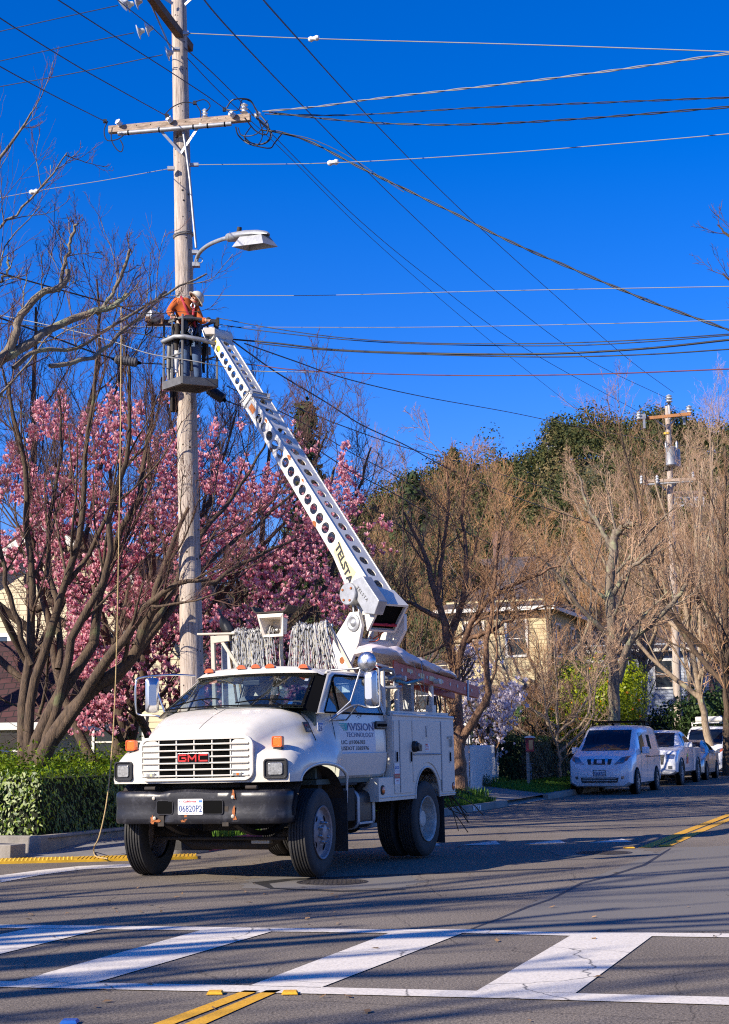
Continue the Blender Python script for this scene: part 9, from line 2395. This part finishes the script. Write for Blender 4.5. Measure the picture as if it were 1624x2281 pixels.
cargo_van('white work van parked last in the row, white tube and rack on its roof', 'cargo_van', -8.40, 63.2, rack=True)
# sticker on the first van
# pickup
secs = [flat(.90, .70, .45, .80, .02, .05), flat(.84, .88, .38, 1.02, .02, .1), flat(.70, .93, .35, 1.16, .04, .12), flat(.2, .95, .35, 1.24, .05, .12), flat(-.35, .95, .35, 1.28, .05, .12),
        S_(-.55, .94, .35, .75, 1.24, 1.42, .78), S_(-.95, .94, .35, .75, 1.24, 1.70, .70), S_(-1.25, .94, .35, .75, 1.24, 1.82, .70), S_(-2.0, .94, .35, .75, 1.24, 1.84, .71), S_(-2.55, .94, .35, .75, 1.24, 1.76, .69), S_(-2.75, .94, .35, .75, 1.24, 1.30, .80), flat(-2.85, .95, .35, 1.27, .0, .05), flat(-4.2, .95, .38, 1.28, .0, .05), flat(-4.45, .93, .45, 1.26, 0, .05)]
t, dc = car('white crew-cab pickup with muddy off-road tyres between the first van and the sedan', 'pickup_truck', -8.40, 51.9, secs, M['car_white'], .40, (0.0, -3.55), .94)
dc('windscreen', [(-.66, 1.28), (.66, 1.28), (.60, 1.74), (-.60, 1.74)], 'f', M['car_glass']); dc('grille', [(-.5, .70), (.5, .70), (.55, 1.02), (-.55, 1.02)], 'f', M['grille_dark'])
for sg, f in ((1, 'l'), (-1, 'r')):
    dc('headlight', [(sg * .60, .88), (sg * .84, .88), (sg * .86, 1.02), (sg * .60, 1.04)], 'f', M['headlamp']); dc('fog_light', [(sg * .66, .55), (sg * .78, .55), (sg * .78, .66), (sg * .66, .66)], 'f', M['headlamp'], n=3)
    dc('side_window', [(-.95, 1.29), (-1.62, 1.29), (-1.62, 1.70), (-1.20, 1.70)], f, M['car_glass']); dc('side_window', [(-1.70, 1.29), (-2.45, 1.29), (-2.35, 1.68), (-1.70, 1.70)], f, M['car_glass'])
    for x in (-.75, -1.66, -2.62): dc('door_seam', [(x, .5), (x - .012, .5), (x - .012, 1.22), (x, 1.22)], f, M['black'], n=4, d=.004)
    for x in (-1.5, -2.35): dc('door_handle', [(x, 1.12), (x - .12, 1.12), (x - .12, 1.16), (x, 1.16)], f, M['chrome'], n=3, d=.02)
    mb = MB(); mb.box((-.85, sg * 1.08, 1.33), (.12, .26, .17)); obj('door_mirror', mb, M['car_white'], t, bevel=.03, segs=3)
    for wx in (0, -3.55):
        mb = MB(); mb.tube([(wx + .50 * math.cos(a), sg * .955, .40 + .50 * math.sin(a)) for a in np.linspace(-.1, math.pi + .1, 18)], .035, 6); obj('wheel_flare', mb, M['black_plastic'], t, smooth=50)
o_ = dc('paint_sticker', [(-1.05, .70), (-1.45, .70), (-1.50, .92), (-1.2, .95)], 'l', mat('hi_vis', (.85, .12, .03), .6), n=4)
dc('paint_sticker', [(-1.2, .93), (-1.45, .92), (-1.42, 1.03), (-1.3, 1.06)], 'l', mat('lime', (.55, .75, .03), .6), n=3)
mb = MB(); mb.box((-3.5, 0, 1.32), (1.5, 1.6, .06)); obj('bed_cover', mb, M['black_plastic'], t, bevel=.01)
# sedan
secs = [flat(.86, .60, .3, .55, .01, .04), flat(.80, .80, .2, .72, .02, .08), flat(.6, .87, .18, .80, .04, .1), flat(.2, .88, .17, .90, .05, .1), flat(-.35, .88, .17, .98, .05, .1),
        S_(-.55, .88, .17, .5, .95, 1.08, .72), S_(-1.0, .88, .17, .5, .97, 1.36, .60), S_(-1.4, .88, .17, .5, .98, 1.46, .60), S_(-2.1, .88, .17, .5, .98, 1.46, .60), S_(-2.7, .88, .18, .5, .98, 1.34, .58), S_(-3.15, .87, .2, .5, .98, 1.12, .66), flat(-3.45, .86, .25, 1.06, .02, .06), flat(-3.62, .80, .35, .98, .01, .06)]
t, dc = car('silver compact sedan squeezed between the pickup and the last van', 'sedan', -8.40, 57.6, secs, M['car_silver'], .32, (0.0, -2.65), .88)
dc('windscreen', [(-.60, 1.02), (.60, 1.02), (.52, 1.37), (-.52, 1.37)], 'f', M['car_glass']); dc('grille', [(-.35, .36), (.35, .36), (.4, .50), (-.4, .50)], 'f', M['grille_dark'])
for sg, f in ((1, 'l'), (-1, 'r')):
    dc('headlight', [(sg * .45, .60), (sg * .74, .62), (sg * .80, .78), (sg * .58, .74)], 'f', M['headlamp']); dc('fog_light', [(sg * .56, .32), (sg * .68, .32), (sg * .68, .42), (sg * .56, .42)], 'f', M['grille_dark'], n=3)
    dc('side_window', [(-.95, 1.0), (-1.70, 1.0), (-1.70, 1.36), (-1.30, 1.34)], f, M['car_glass']); dc('side_window', [(-1.78, 1.0), (-2.65, 1.0), (-2.4, 1.32), (-1.78, 1.36)], f, M['car_glass'])
    mb = MB(); mb.box((-.85, sg * .98, 1.02), (.12, .2, .13)); obj('door_mirror', mb, M['car_silver'], t, bevel=.03, segs=3)
    for x in (-.7, -1.74, -2.6): dc('door_seam', [(x, .3), (x - .012, .3), (x - .012, .96), (x, .96)], f, M['black'], n=4, d=.004)

# every countable piece becomes a part of its own
def split_loose(o, cap=100):
    me = o.data; n = len(me.vertices)
    if n == 0: return
    lab = np.arange(n); E = np.zeros(len(me.edges) * 2, int); me.edges.foreach_get('vertices', E); E = E.reshape(-1, 2)
    while True:
        m = np.minimum(lab[E[:, 0]], lab[E[:, 1]]); l2 = lab.copy()
        np.minimum.at(l2, E[:, 0], m); np.minimum.at(l2, E[:, 1], m); l2 = l2[l2]
        if (l2 == lab).all(): break
        lab = l2
    ids = np.unique(lab)
    if len(ids) < 2 or len(ids) > cap: return
    V = [tuple(v.co) for v in me.vertices]; sm = me.polygons[0].use_smooth
    sh = me.attributes.get('sharp_edge'); parts = []
    for k, i in enumerate(ids):
        idx = np.nonzero(lab == i)[0]; mp = {int(a): b for b, a in enumerate(idx)}
        fs = [tuple(mp[v] for v in p.vertices) for p in me.polygons if lab[p.vertices[0]] == i]
        nm = bpy.data.meshes.new(o.name.split('.')[0]); nm.from_pydata([V[int(a)] for a in idx], [], fs)
        for m_ in me.materials: nm.materials.append(m_)
        if sm: nm.shade_smooth(); nm.set_sharp_from_angle(angle=R_(35))
        parts.append(nm)
    base = o.name.split('.')[0]
    for nm in parts[1:]:
        c = o.copy(); c.data = nm; c.name = base; COL.objects.link(c)
    o.data = parts[0]
SPLIT = ('door', 'bolt', 'bolt_hole', 'wheel_nut', 'hand_hole', 'wiper', 'bracket', 'orange', 'drum_bolt', 'climbing_step', 'conduit_strap', 'carabiner', 'strap', 'hood_hinge', 'brace', 'wire_loops', 'jumper_wire', 'rust_mark', 'chipped_paint', 'rust_spots', 'rail_clamp', 'label', 'disc_insulator', 'tank_strap', 'hanging_branches', 'hanging_cables', 'rack_stop', 'porch_post', 'backrest', 'hinge', 'knot', 'stem', 'tie_rope', 'mount', 'hardware')
for o in list(COL.objects):
    if o.type == 'MESH' and o.parent is not None and o.name.split('.')[0] in SPLIT and not [c for c in o.children]:
        split_loose(o)
